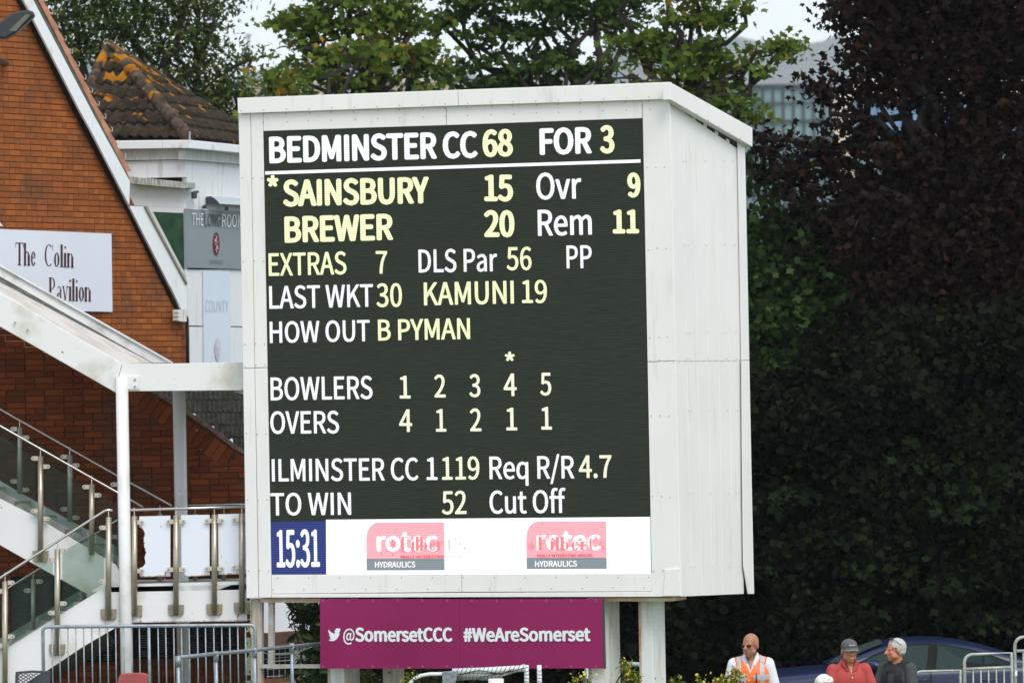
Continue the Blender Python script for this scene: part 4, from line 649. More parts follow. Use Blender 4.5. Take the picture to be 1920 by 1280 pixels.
hedge('ivy_hedge', 'tall dark ivy hedge behind the blue car and the three men', 79.8, 1650, blobs + [(1700 + 90 * i, 640, 80) for i in range(5)], lm_hedge, 21, 0.75)
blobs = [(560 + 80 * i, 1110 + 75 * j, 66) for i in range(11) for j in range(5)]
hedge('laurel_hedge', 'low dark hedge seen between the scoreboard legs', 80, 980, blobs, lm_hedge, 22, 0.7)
# backing wood further off so that no light leaks low down between the trees
rng_w = np.random.default_rng(31)
wb = [(1330 + 110 * i, 420 + 110 * j, 90) for i in range(6) for j in range(7) if not (i < 3 and j < 1)]
pw = spray_points(wb, 96, 2.5, 0.32, rng_w)
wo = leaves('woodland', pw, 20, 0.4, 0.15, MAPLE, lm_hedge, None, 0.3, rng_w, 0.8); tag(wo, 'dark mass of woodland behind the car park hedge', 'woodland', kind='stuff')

# ================================================================== THE SCOREBOARD
WB = Wall(1263, 64.0, 455, 65.88)                 # front face
_cor = P(1263, HOR, 64.0); _b2 = WB.u if WB.u.y > 0 else -WB.u
class WallN(Wall):
    def __init__(s, a, u):
        s.a = Vector(a); s.u = u; s.n = Vector((u.y, -u.x, 0))
        if s.n.dot(CAM - s.a) < 0: s.n = -s.n
side_dir = Vector((-WB.n.x, -WB.n.y, 0))            # going back from the front face
WS = WallN(_cor, side_dir)
white = mat('white_panel', (0.82, 0.80, 0.765), 0.38, var=0.03, vscale=1.3, dirt=(0.68, 0.67, 0.62), dirt_amt=0.15, dirt_scale=1.6, streak=True, bump=0.02, bscale=3)
white2 = mat('white_panel_side', (0.80, 0.785, 0.76), 0.36, var=0.03, vscale=1.3, dirt=(0.66, 0.65, 0.60), dirt_amt=0.1, dirt_scale=1.4, streak=True)
leg_white = mat('leg_white', (0.74, 0.74, 0.71), 0.5, dirt=(0.5, 0.46, 0.36), dirt_amt=0.5, dirt_scale=2, streak=True, rust=0.25, rust_scale=5)
rusty = mat('rusty_cream', (0.55, 0.50, 0.40), 0.7, dirt=(0.38, 0.15, 0.04), dirt_amt=1.3, dirt_scale=5, rust=0.5)
dark_in = mat('dark_interior', (0.02, 0.02, 0.02), 0.9)
rivet_m = mat('rivet_grey', (0.42, 0.42, 0.40), 0.5)
board = thing('scoreboard', Vector((WB(860, HOR).x, WB(860, HOR).y, 0)), 'big white electronic cricket scoreboard on steel legs with lit names and numbers', 'scoreboard')
fp = lambda n, pts, off=0.0, th=0.04, m=white: panel(n, pts, WB, th, off, m, board, bevel=0.004)
# body behind the panels
body = MB(); q0 = [WB(450, 215, -0.05), WB(1243, 190, -0.05), WB(1262, 1114, -0.05), WB(466, 1117, -0.05)]
body.hexa(q0, [p + side_dir * 2.05 + Vector((0, 0, dz)) for p, dz in zip(q0, (-0.25, -0.25, 0, 0))]).build('casing', mat('casing_white', (0.7, 0.7, 0.7), 0.5), board)
fp('fascia', [(445, 184), (858, 168.7), (858.5, 198.5), (446, 213)], 0.06, 0.08)
fp('fascia', [(859, 168.6), (1255, 154), (1256.5, 186), (859.5, 198.4)], 0.06, 0.08)
fp('frame_panel', [(447, 214), (469, 213.2), (477, 689.5), (455.5, 690.5)])
fp('frame_panel', [(455.5, 691.5), (477, 690.5), (484, 1120), (462, 1121)])
fp('frame_panel', [(470, 213), (493, 212.4), (493, 246), (501, 688.5), (478, 689.5)])
fp('frame_panel', [(478, 690.5), (501, 689.5), (508.4, 1077), (508.8, 1120), (485.5, 1120)])
fp('frame_panel', [(493.7, 212.3), (836, 199.8), (836.5, 235), (493.7, 246)])
fp('frame_panel', [(837, 199.7), (1203.5, 186.6), (1203.5, 222), (837.5, 235)])
fp('frame_panel', [(1204.3, 187.5), (1256, 185.6), (1267, 676), (1214, 678)])
fp('frame_panel', [(1214, 679), (1267, 677), (1277, 1117.5), (1222.5, 1118.2)])
fp('frame_panel', [(509.3, 1077), (865, 1075.5), (865, 1109), (509.3, 1112.5)])
fp('frame_panel', [(866, 1075.5), (1221.6, 1074), (1222, 1108), (866, 1109)])
fp('bottom_rail', [(509.3, 1113.3), (1222, 1108.8), (1222, 1118.2), (509.3, 1119.8)], 0.01)
# side: ribbed sheet with the valleys stopping short of the fascia, a black sheet behind as the shade in the gaps
panel('side_fascia', [(1256.5, 154), (1411, 240), (1411, 275.5), (1257, 187)], WS, 0.09, 0.10, white2, board, bevel=0.004)
panel('side_gap_shade', [(1262, 192), (1384, 262), (1396, 1110), (1278, 1114)], WS, 0.02, -0.05, dark_in, board)
nr = 6; xa, xb = 1257.5, 1383.0; xc, xd = 1277.5, 1394.5
def sidex(t, y):
    return (xa + (xb - xa) * t) + ((xc + (xd - xc) * t) - (xa + (xb - xa) * t)) * (y - 200) / 915.0
for half in (0, 1):
    ya, yb = (0, 676.8) if half == 0 else (677.3, 0)
    mb = MB(); 
    for i in range(nr):
        t0, t1 = i / nr, (i + 1) / nr; tm = t0 + 0.22 / nr
        def top(t): return 187 + 86 * t + 1
        def bot(t): return 1117.5 - 5 * t
        for (ta, tb, off, drop) in ((t0, tm, 0.012, 0), (tm, t1, 0.0095, 6 if i > 0 else 0)):
            y0a, y0b = (top(ta) + drop, top(tb) + drop) if half == 0 else (677.4 - 1.5 * ta, 677.4 - 1.5 * tb)
            y1a, y1b = (676.8 - 1.5 * ta, 676.8 - 1.5 * tb) if half == 0 else (bot(ta), bot(tb))
            pts = [(sidex(ta, y0a), y0a), (sidex(tb, y0b), y0b), (sidex(tb, y1b), y1b), (sidex(ta, y1a), y1a)]
            panel('side_panel', pts, WS, 0.012, off - 0.012, white2, board)
panel('corner_flap', [(1384, 268), (1397, 275), (1405, 674), (1391.3, 675)], WS, 0.012, 0.02, white2, board)
panel('corner_flap', [(1391.3, 676), (1405, 675), (1409, 880), (1414, 1112.5), (1403, 1112.5), (1395, 1062), (1393, 900)], WS, 0.012, 0.03, white2, board)
# lighter patch at the bottom right corner of the face
fp('patch_plate', [(1247, 1067), (1274, 1064), (1276.3, 1116.5), (1243, 1117)], 0.012, 0.01)
# rivets
rv = MB()
def rivet(x, y, w=WB, off=0.0, r=0.0085): rv.disc(w(x, y, off), w.n, r, 0.004, 6)
rr = random.Random(4)
for k in range(19):
    x = 452 + k * 42.5; y = 209.5 - (x - 447) * 0.0338
    rivet(x, y - 1 + rr.uniform(-.5, .5), WB, 0.06); 
    if k > 0: rivet(x + rr.uniform(-3, 3), y + 7, WB); rivet(x + rr.uniform(-2, 2), y + 22, WB)
for y in (335, 490, 645, 686, 813, 938, 1070):
    for x in (452, 472, 489): rivet(x + (y - 200) * 0.0165, y + rr.uniform(-2, 2))
for y in (313, 467, 632, 675, 780, 931, 1071):
    for x in (1211, 1228, 1244): rivet(x + (y - 200) * 0.0175, y + rr.uniform(-1.5, 1.5))
for y in (303, 460, 624, 672, 770, 925, 1062):
    for t in (0.17, 0.22, 0.5, 0.78, 0.93): rivet(sidex(t, y), y, WS, 0.014, 0.009)
for k in range(13): rivet(1262 + k * 11.5, 679 - k * 0.15, WS, 0.014, 0.008)
for k in range(13):
    x = 512 + k * 58; rivet(x, 1105 - (x - 500) * 0.005); rivet(x + 9, 1083 - (x - 500) * 0.002)
for k in range(7): rivet(1268 + k * 20, 192.5 + k * 11.2, WS, 0.10)
rv.build('rivets', rivet_m, board)['kind'] = 'stuff'
# the lit screen
scr = panel('screen', [(493, 246), (1203.7, 222), (1220.4, 1074.5), (508.4, 1077)], WB, 0.03, -0.012, led_mat('led_off_sky_sheen', (0.022, 0.031, 0.020), 0.60, (0.014, 0.016, 0.012), 0.5, 0.4), board)  # unlit dots: reflected sky put into a faint glow
ledw = led_mat('led_white', (0.93, 0.93, 1.0), 0.84, (0.3, 0.3, 0.3), 0.22)
ledy = led_mat('led_yellow', (0.86, 0.93, 0.52), 0.86, (0.3, 0.3, 0.2), 0.22)
ledc = led_mat('led_cream', (0.86, 0.88, 0.62), 0.84, (0.3, 0.3, 0.25), 0.22)
ledb = led_mat('led_blue', (0.035, 0.058, 0.26), 0.8, (0.01, 0.012, 0.03), 0.45)
ledwb = led_mat('led_white_band', (0.97, 0.97, 1.0), 0.90, (0.4, 0.4, 0.4), 0.07)
def T(body, x0, x1, yl, yr, cap, m=ledw, bold=0.8, off=0.0): return lettering('lettering', body, x0, x1, yl, yr, cap, WB, off, m, scr, bold, 0.018)
B = 2.6
T('BEDMINSTER CC', 505, 896, 306.5, 296, 50, ledw, B)
T('68', 905, 962, 294.8, 293, 51, ledy, B); T('FOR', 1012, 1110, 291, 288, 50, ledw, B); T('3', 1125, 1152.5, 287.5, 287.5, 52, ledy, B)
MB().poly([WB(497, 321.5), WB(1201, 299), WB(1201, 305), WB(497, 327.5)]).build('underline', ledw, scr)
T('*', 501, 523, 366 + 12, 366 + 12, 46, ledy, 2.0)
T('SAINSBURY', 530.6, 805, 387.5, 381.3, 50, ledy, B); T('15', 908, 962.5, 377.5, 377.5, 50, ledy, B)
T('Ovr', 1005.6, 1090.5, 374.5, 372.5, 50, ledw, 1.2); T('9', 1176.5, 1201.3, 370, 370, 46, ledy, B)
T('BREWER', 533.7, 737.5, 455.5, 450, 49.5, ledy, B); T('20', 908, 965, 444.5, 444.5, 50, ledy, B)
T('Rem', 1008.7, 1110, 442.5, 440, 49, ledw, 1.2); T('11', 1149, 1198.5, 438, 437.7, 45, ledy, B)
T('EXTRAS', 504, 650, 517.5, 514, 42.5, ledy, .9); T('7', 705, 726.6, 513, 513, 42.5, ledy, .9); T('DLS Par', 785, 932.5, 511, 508.5, 43, ledw, .85); T('56', 950, 997, 506.5, 506, 43, ledy, .9); T('PP', 1062.5, 1110, 503.3, 502.5, 43, ledw, .85)
T('LAST WKT', 505, 700, 578.8, 575, 42.5, ledw, .85); T('30', 706, 754, 575.5, 575, 44, ledy, .9); T('KAMUNI', 795, 963.7, 572.5, 569, 43, ledy, 1.0); T('19', 979, 1026, 568, 568, 43, ledy, .9)
T('HOW OUT', 506, 693.7, 643, 639.5, 40, ledw, .85); T('B PYMAN', 709, 881.6, 638.5, 635.5, 39.5, ledy, 1.0)
T('*', 947, 965.7, 700, 700, 38, ledc, 1.2)
T('BOWLERS', 507.6, 698.8, 750.5, 747.5, 43, ledw, .85)
for s_, x0, x1, y in (('1', 749.4, 770, 746.8), ('2', 814.6, 835.7, 745), ('3', 880, 901, 744), ('4', 944.6, 969, 742.4), ('5', 1013, 1034, 741)): T(s_, x0, x1, y, y, 42.5, ledc, .9)
T('OVERS', 507, 636, 813, 812, 42, ledw, .85)
for s_, x0, x1, y in (('4', 748.6, 773, 809.5), ('1', 817.5, 837, 809), ('2', 881.6, 902.7, 808.3), ('1', 949.5, 970, 806.5), ('1', 1015, 1035, 805)): T(s_, x0, x1, y, y, 42.5, ledc, .9)
T('ILMINSTER CC', 510, 784.8, 902.3, 899.8, 42, ledw, .85); T('1', 800, 820.4, 899.4, 899.4, 42.5, ledw, .85); T('119', 829, 899.3, 899.2, 898.3, 43, ledc, .9); T('Req R/R', 918, 1077, 898, 896.5, 42.5, ledw, .85); T('4.7', 1085.5, 1147, 895.6, 895.3, 42.5, ledc, .9)
T('TO WIN', 507.6, 658.6, 966, 964.6, 42, ledw, .85); T('52', 828.5, 875, 964, 963, 43.5, ledc, .9); T('Cut Off', 918, 1060.8, 962.5, 961, 43, ledw, .85)
MB().poly([WB(508.2, 977.5, -0.009), WB(610.9, 976.5, -0.009), WB(611.5, 1076.2, -0.009), WB(508.7, 1076.6, -0.009)]).build('clock_field', ledb, scr)
T('15:31', 519, 600, 1063, 1062, 70, ledw, 1.5, 0.0)
MB().poly([WB(611.2, 973.7, -0.009), WB(1219, 968.4, -0.009), WB(1220.6, 1074.3, -0.009), WB(611.8, 1076.2, -0.009)]).build('advert_band', ledwb, scr)
pink = led_mat('led_pink', (0.93, 0.34, 0.42), 0.85, (0.3, 0.2, 0.2), 0.14); slate = led_mat('led_slate', (0.22, 0.29, 0.33), 0.8, (0.1, 0.1, 0.1), 0.14)
redt = led_mat('led_red', (0.80, 0.06, 0.08), 0.8, (0.2, 0.05, 0.05), 0.1); palet = led_mat('led_pale_grey', (0.5, 0.52, 0.55), 0.9, (0.3, 0.3, 0.3), 0.1)
palew = led_mat('led_pale_white', (0.95, 0.88, 0.90), 0.9, (0.3, 0.3, 0.3), 0.1)
for (x0, x1, yt, yg, yb, tx0, tx1, tb, hx0, hx1, hb) in ((687, 832.5, 979, 1046.7, 1068.5, 706, 822, 1033.6, 703, 779, 1063.5), (987, 1136.5, 977, 1045, 1066, 1006, 1127, 1032, 1003, 1082, 1062)):
    arc = [WB(x0 + 22 - 22 * math.cos(a * math.pi / 10), yt + 30 - 30 * math.sin(a * math.pi / 10), -0.005) for a in range(6)]
    MB().poly(arc + [WB(x1, yt - .3, -0.005), WB(x1 + .8, yg - .3, -0.005), WB(x0 + .3, yg, -0.005)]).build('advert_panel', pink, scr)
    MB().poly([WB(x0 + .3, yg, -0.005), WB(x1 + .8, yg - .3, -0.005), WB(x1 + 1, yb - .3, -0.005), WB(x0 + .5, yb, -0.005)]).build('advert_strip', slate, scr)
    T('rotec', tx0, tx1, tb, tb - 1, 38, palew, 2.1, 0.001)
    T('HYDRAULICS', hx0, hx1, hb, hb - .5, 11, palew, .45, 0.0)
def S(body, x0, x1, yl, yr, cap, m, off): return serif_lettering('lettering', body, x0, x1, yl, yr, cap, WB, off, m, scr)
redp = led_mat('led_ghost_red', (0.88, 0.20, 0.24), 0.85, (0.3, 0.1, 0.1), 0.1)
S('Mr', 728, 742, 1024, 1024, 13, redp, 0.010); S('Filber', 750, 831, 1032, 1031, 26, redp, 0.010); S("t's", 836, 876, 1031, 1031, 24, palet, 0.010)
S('Mr', 987.5, 1003, 1029, 1029, 13, redp, 0.010); S("Filbert's", 1007, 1136, 1031, 1030, 25, redp, 0.010)
T('REALLY', 751, 778, 1045.8, 1045.6, 5, redt, .3, 0.006); T('INTERESTING', 781, 832, 1045.8, 1045.2, 5, redt, .3, 0.006); T('SNACKS', 836, 868, 1045, 1044.8, 5, palet, .3, 0.006)
T('REALLY INTERESTING SNACKS', 1007, 1111, 1043.5, 1042.8, 5, redt, .3, 0.006)
# dead LED dots
dd = MB(); 
for k in range(46):
    x, y = rr.uniform(614, 1216), rr.uniform(976, 1070); dd.poly([WB(x, y, .014), WB(x + 1.3, y, .014), WB(x + 1.3, y + 1.4, .014), WB(x, y + 1.4, .014)])
dd.build('dead_dots', dark_in, scr)['kind'] = 'stuff'
# legs: box sections turned with the board
def leg(x0, xm, x1, ytop, wall_off, mfront, mside, name='leg', zb=None):
    a, b = WB(x0, ytop, wall_off), WB(xm, ytop, wall_off)
    ds = None
    # depth from the visible width of the side face
    w2 = WallN(b, side_dir); c = w2(x1, ytop); d = (c - b).length
    c = b + side_dir * d; e = a + side_dir * d
    g = min(gz(a.x, a.y), 0) - 0.2
    pts = [a, b, c, e]; k = [Vector((p.x + 0.010 * (p.z - g), p.y, g)) for p in pts]
    k = [Vector((p.x + 0.0, p.y, g)) for p in pts]
    m_ = MB(); m_.hexa([Vector((p.x, p.y, a.z)) for p in pts], k); m_.build(name, mside, board, bevel=0.004)
    # web recess strips on the front
    MB().hexa([a + WB.n * .004 + Vector((0, 0, -.01)), a.lerp(b, .16) + WB.n * .004 + Vector((0, 0, -.01)), a.lerp(b, .16) + Vector((0, 0, -.01)), a + Vector((0, 0, -.01))],
              [Vector((p.x, p.y, g)) for p in (a + WB.n * .004, a.lerp(b, .16) + WB.n * .004, a.lerp(b, .16), a)]).build('leg_flange', mfront, board)
leg_shade = mat('leg_weathered_shaded', (0.50, 0.49, 0.42), 0.6, dirt=(0.36, 0.17, 0.05), dirt_amt=0.7, dirt_scale=3, streak=True, rust=0.4, rust_scale=4)  # darker leg colour: weathering and rust, plus shade put into the base
leg(612, 643, 672, 1122, -0.25, leg_shade, leg_white)
leg(712, 734, 756, 1122, -0.55, dark_in, leg_shade)  # black front strip and darker side stand for the shade on this leg
leg(1102, 1132, 1161, 1122, -0.12, leg_shade, leg_white)
leg(1197, 1222, 1246, 1126, -0.30, rusty, leg_white)
leg(470, 487, 493, 1122, -0.12, mat('mossy_cream', (0.50, 0.46, 0.33), 0.8, dirt=(0.10, 0.11, 0.05), dirt_amt=1.2, dirt_scale=5), MATS['leg_weathered_shaded'])
panel('support_beam', [(487, 1121), (601, 1121), (601, 1129), (487, 1129)], WB, 0.15, -0.06, rusty, board)
panel('support_beam', [(1100, 1119.5), (1259.5, 1119.5), (1259.5, 1126.5), (1100, 1126.5)], WB, 0.5, -0.05, rusty, board)
fr_m = mat('frame_steel', (0.40, 0.40, 0.38), 0.5, dirt=(0.3, 0.2, 0.12), dirt_amt=.6, dirt_scale=6)
panel('frame_bar', [(503, 1129), (512, 1129), (512, 1245), (503, 1245)], WB, 0.06, -0.10, fr_m, board)
panel('frame_bar', [(488, 1245), (601, 1245), (601, 1252), (488, 1252)], WB, 0.06, -0.10, fr_m, board)
panel('frame_bar', [(487.5, 1129.5), (491, 1129.5), (491, 1244.5), (487.5, 1244.5)], WB, 0.06, -0.13, fr_m, board)

# banner hung under the board
ban = thing('banner', WB(865, 1252, 0.02), 'maroon banner with white bird emblem and hashtag hung beneath the scoreboard', 'banner')
maroon = mat('maroon_vinyl', (0.245, 0.012, 0.088), 0.42, var=0.10, vscale=0.9, bump=0.5, bscale=1.6, spec=0.25)
panel('sheet', [(600, 1122.5), (861.5, 1122.5), (862.5, 1252.5), (600.5, 1252.5)], WB, 0.012, 0.03, maroon, ban)
panel('sheet', [(862, 1122.5), (1128.5, 1121.5), (1131, 1252), (863, 1252.5)], WB, 0.012, 0.027, maroon, ban)
panel('edge_strip', [(1128.6, 1121.5), (1131.5, 1121.5), (1135, 1253), (1131.4, 1253)], WB, 0.03, 0.02, mat('dark_metal', (0.05, 0.05, 0.055), 0.5), ban)
ey = MB()
for k in range(12):
    for y in (1125, 1248.5): ey.disc(WB(606 + k * 46.5, y, 0.03), WB.n, 0.011, 0.003, 8)
ey.build('eyelets', mat('eyelet', (0.35, 0.12, 0.2), 0.4), ban)['kind'] = 'stuff'
vin = mat('white_vinyl', (0.78, 0.80, 0.82), 0.4)
lettering('lettering', '@', 643.5, 665, 1202, 1202, 25, WB, 0.034, vin, ban, 0.5)
lettering('lettering', 'SomersetCCC', 666, 848.5, 1202.2, 1202.2, 26.5, WB, 0.034, vin, ban, 1.5)
lettering('lettering', '#WeAreSomerset', 868.8, 1107.5, 1202.4, 1201.2, 26, WB, 0.034, vin, ban, 1.5)
bird = [(616, 1179), (620, 1184), (626, 1187), (628, 1187), (627.5, 1182), (630, 1178), (633, 1176.4), (636, 1178), (639, 1177), (637, 1180.3), (639, 1180), (636.6, 1183), (636, 1190), (632, 1197), (626, 1200.8), (620, 1201), (616, 1198.6), (621, 1197.4), (618, 1194), (620, 1193.6), (616.5, 1189.5), (618.5, 1189), (615.8, 1184.5)]
MB().poly([WB(x, y, 0.035) for x, y in bird]).build('bird_emblem', vin, ban)

# ================================================================== THE BRICK PAVILION (left)
WU = Wall(0, 70.8, 350, 70.8 * (1 + 350 * 1.6 / FPX * 1.0))     # upper gable wall, turned away to the right
WL = Front(69.6)                                                # lower wall under the canopy
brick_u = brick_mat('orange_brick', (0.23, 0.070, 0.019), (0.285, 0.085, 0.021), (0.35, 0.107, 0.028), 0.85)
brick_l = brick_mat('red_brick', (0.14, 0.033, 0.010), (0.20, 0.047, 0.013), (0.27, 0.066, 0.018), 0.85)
mortar = mat('mortar', (0.17, 0.065, 0.022), 0.95, var=0.3, vscale=10)
paint = mat('white_paint', (0.76, 0.78, 0.78), 0.45, dirt=(0.55, 0.5, 0.4), dirt_amt=0.25, dirt_scale=3, rust=0.12, rust_scale=14)
clad = mat('white_cladding', (0.72, 0.74, 0.75), 0.5, dirt=(0.50, 0.50, 0.46), dirt_amt=0.15, dirt_scale=2.2, streak=True)
black = mat('flat_black', (0.012, 0.012, 0.012), 0.9)
pav = thing('brick_pavilion', Vector((WU(170, HOR).x, WU(170, HOR).y, -0.2)), 'orange brick gabled pavilion with white bargeboard at the left edge of the view', 'building')
def brickwork(wall, poly, parent, m, L=0.225, H=0.065, J=0.010, thick=0.03, headers=0.3, seed=1, cap=300, keep=None, holes=()):
    """bricks laid one by one over the area of the wall that the outline covers"""
    rnd = random.Random(seed); u = wall.u if wall.u.x > 0 else -wall.u; n = wall.n
    ps = [wall(x, y) for x, y in poly]; o = Vector((ps[0].x, ps[0].y, 0))
    us = [(p - o).dot(u) for p in ps]; u0, u1 = min(us), max(us); z0, z1 = min(p.z for p in ps), max(p.z for p in ps)
    def unit(l, h):
        mb = MB(); c = 0.004
        f = [Vector((-l/2+c, -thick, -h/2+c)), Vector((l/2-c, -thick, -h/2+c)), Vector((l/2-c, -thick, h/2-c)), Vector((-l/2+c, -thick, h/2-c))]
        g = [Vector((-l/2, -thick+c, -h/2)), Vector((l/2, -thick+c, -h/2)), Vector((l/2, -thick+c, h/2)), Vector((-l/2, -thick+c, h/2))]
        k = [Vector((p.x, 0, p.z)) for p in g]
        mb.v = [tuple(p) for p in f + g + k]; mb.f = [(0, 1, 2, 3)] + [(i, 4 + i, 4 + (i + 1) % 4, (i + 1) % 4) for i in range(4)] + [(4 + i, 8 + i, 8 + (i + 1) % 4, 4 + (i + 1) % 4) for i in range(4)]
        me = bpy.data.meshes.new('brick'); me.from_pydata(mb.v, [], mb.f); me.materials.append(m); return me, mb
    S_, S_mb = unit(L, H); Hd, H_mb = unit(L / 2 - J / 2, H)
    ang = math.atan2(u.y, u.x); todo = []
    row = int(math.floor(z0 / (H + J)))
    while row * (H + J) < z1:
        z = row * (H + J) + H / 2; x = u0 - 0.3 + (0.0 if row % 2 else (L + J) / 2)
        while x < u1 + 0.3:
            hd = rnd.random() < headers; l = (L / 2 - J / 2) if hd else L
            c = o + u * (x + l / 2) + Vector((0, 0, z)); px, py = px_of(c)
            if inpoly(px, py, poly) and not any(inpoly(px, py, h) for h in holes): todo.append((c, hd))
            x += l + J
        row += 1
    vis = [t for t in todo if keep is None or keep(*px_of(t[0]))]
    rnd.shuffle(vis); vis = sorted(vis, key=lambda t: 0 if 0 <= px_of(t[0])[0] <= 1920 and 0 <= px_of(t[0])[1] <= 1280 else 1)
    vs = set(id(t) for t in vis[:cap])
    inv = world_of(parent).inverted(); rest = MB()
    R = Matrix.Rotation(ang, 4, 'Z')
    for t in todo:
        c, hd = t; pro = rnd.uniform(0, 0.003); M = Matrix.Translation(c + n * pro) @ R
        if id(t) in vs:
            o_ = bpy.data.objects.new('brick', Hd if hd else S_); COL.objects.link(o_); o_.parent = parent
            o_.matrix_parent_inverse = inv; o_.location = c + n * pro; o_.rotation_euler = (0, 0, ang)
        else:
            src = H_mb if hd else S_mb; k = len(rest.v)
            rest.v += [tuple(M @ Vector(v)) for v in src.v]; rest.f += [tuple(i + k for i in f) for f in src.f]
    if rest.v: rest.build('brickwork', m, parent)['kind'] = 'stuff'
up_poly = [(-220, -60), (18, -60), (41, -2), (233, 352), (334, 560), (347, 590), (348.5, 700), (-220, 700)]
panel('wall', [(-300, -60), (30, -60), (44, 2), (236, 352), (337, 560), (348, 590), (351, 930), (-300, 930)], WU, 0.25, -0.002, mortar, pav)
sign_hole = [(-80, 432), (205, 442), (207, 580), (-80, 575)]
can_hole = [(-80, 560), (-80, 720), (340, 720), (300, 690)]
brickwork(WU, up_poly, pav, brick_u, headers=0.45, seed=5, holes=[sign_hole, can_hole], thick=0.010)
# bargeboard, roof edge tiles and clips
panel('bargeboard', [(42, -4), (60, -4), (177, 218), (171, 246), (150, 208)], WU, 0.03, 0.14, paint, pav)
panel('bargeboard', [(177.6, 219), (243, 339), (243.5, 345), (242.5, 385), (171.6, 247)], WU, 0.03, 0.14, paint, pav)
panel('lower_board', [(242.5, 386), (272, 387.5), (350, 533), (351, 582), (341, 582), (338, 574)], WU, 0.03, 0.10, paint, pav)
panel('board_trim', [(272.5, 387.5), (276, 387), (351.5, 529), (351.5, 534)], WU, 0.03, 0.13, mat('trim_taupe', (0.30, 0.27, 0.22), 0.6), pav)
panel('bargeboard_shadow', [(34, -4), (44, -4), (152, 208), (173, 247), (243, 385), (341, 574), (341, 582), (334, 582), (240, 392), (140, 205)], WU, 0.06, 0.055, black, pav)  # black strip standing for the bargeboard's shadow on the brick
clay = mat('clay_tile', (0.42, 0.20, 0.12), 0.85, var=0.25, vscale=6)
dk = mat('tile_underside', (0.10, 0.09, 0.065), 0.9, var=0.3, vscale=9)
back = -WU.n
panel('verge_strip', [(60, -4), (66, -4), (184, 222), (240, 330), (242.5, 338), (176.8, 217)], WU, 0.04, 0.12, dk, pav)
nt = 14
for i in range(nt):
    t0, t1 = i / nt, (i + 1) / nt
    ax, ay = 64 + (238 - 64) * t0, -20 + (322 + 20) * t0; bx, by = 64 + (238 - 64) * t1, -20 + (322 + 20) * t1
    mb = MB().prism([WU(ax - 2, ay, .10), WU(ax + 5.5, ay - 1, .10), WU(bx + 8.5, by - 2, .10), WU(bx - 2, by + 2, .10)], back * 0.9)
    tl = mb.build('roof_tile', clay, pav)
    if i % 2 == 0 or True:
        q = WU(bx + 9, by - 10, .11)
        cl = MB().tube([WU(bx + 8, by - 10, .11), WU(bx + 10.5, by - 9, .11), WU(bx + 10, by - 4, .11), WU(bx + 9, by - 1, .11)], 0.005, 6)
        cl.build('verge_clip', mat('galv_clip', (0.55, 0.55, 0.52), 0.4, metal=0.6), tl)
# roof slope behind the verge
a0, a1 = WU(66, -24, .0), WU(243, 333, .0)
MB().hexa([a0, a1, a1 + back * 6 , a0 + back * 6], [p - Vector((0.02, 0, .10)) for p in (a0, a1, a1 + back * 6, a0 + back * 6)]).build('roof', clay, pav)
# name board
sgn = thing('name_board', WU(60, 585, .05), 'white name board with maroon serif lettering on the brick gable', 'sign')
panel('panel', [(-130, 424), (209, 438), (211, 584.5), (-130, 578)], WU, 0.02, 0.055, mat('sign_white', (0.70, 0.73, 0.80), 0.35, var=0.02, vscale=1), sgn)
mar = mat('maroon_ink', (0.055, 0.005, 0.008), 0.5)
serif_lettering('lettering', 'The', 29, 68, 496.5, 498.5, 42, WU, 0.060, mar, sgn)
serif_lettering('lettering', 'Colin', 83, 139, 499, 501.8, 42, WU, 0.060, mar, sgn)
serif_lettering('lettering', 'Atkinson', -38, 78, 557, 561, 42, WU, 0.060, mar, sgn)
serif_lettering('lettering', 'Pavilion', 91, 171.5, 562, 565.3, 42, WU, 0.060, mar, sgn)
tri = thing('small_sign_corner', WU(0, 428, .05), 'corner of a white plate just above the name board at the picture edge', 'sign')
panel('plate', [(-30, 380), (-6, 408), (6, 424.5), (-30, 421)], WU, 0.02, 0.055, MATS['sign_white'], tri)
tri2 = tri
# alarm or junction box
jb = thing('junction_box', WU(342, 602, .1), 'small ribbed white junction box under the bargeboard end', 'box')
panel('box', [(336, 580), (343, 580), (344, 602), (336, 602)], WU, 0.1, 0.14, mat('off_white', (0.68, 0.66, 0.62), 0.5), jb)
for k in range(3):
    panel('rib', [(333.5, 582 + k * 7), (336.5, 581 + k * 7), (336.5, 586 + k * 7), (333.5, 586 + k * 7)], WU, 0.08, 0.16, MATS['off_white'], jb)
panel('back_plate', [(344.3, 579), (350, 579), (350, 602.5), (344.3, 603)], WU, 0.1, 0.12, paint, jb)
dp = thing('downpipe', WU(352, 740, .1), 'thin black downpipe at the corner between brick gable and white cladding', 'pipe')
MB().tube([WU(348.5, 593, .1), WU(350.5, 597, .1), WU(351.5, 625, .1), WU(353, 760, .1)], 0.024, 8).build('pipe', mat('black_plastic', (0.015, 0.015, 0.017), 0.45), dp, True)
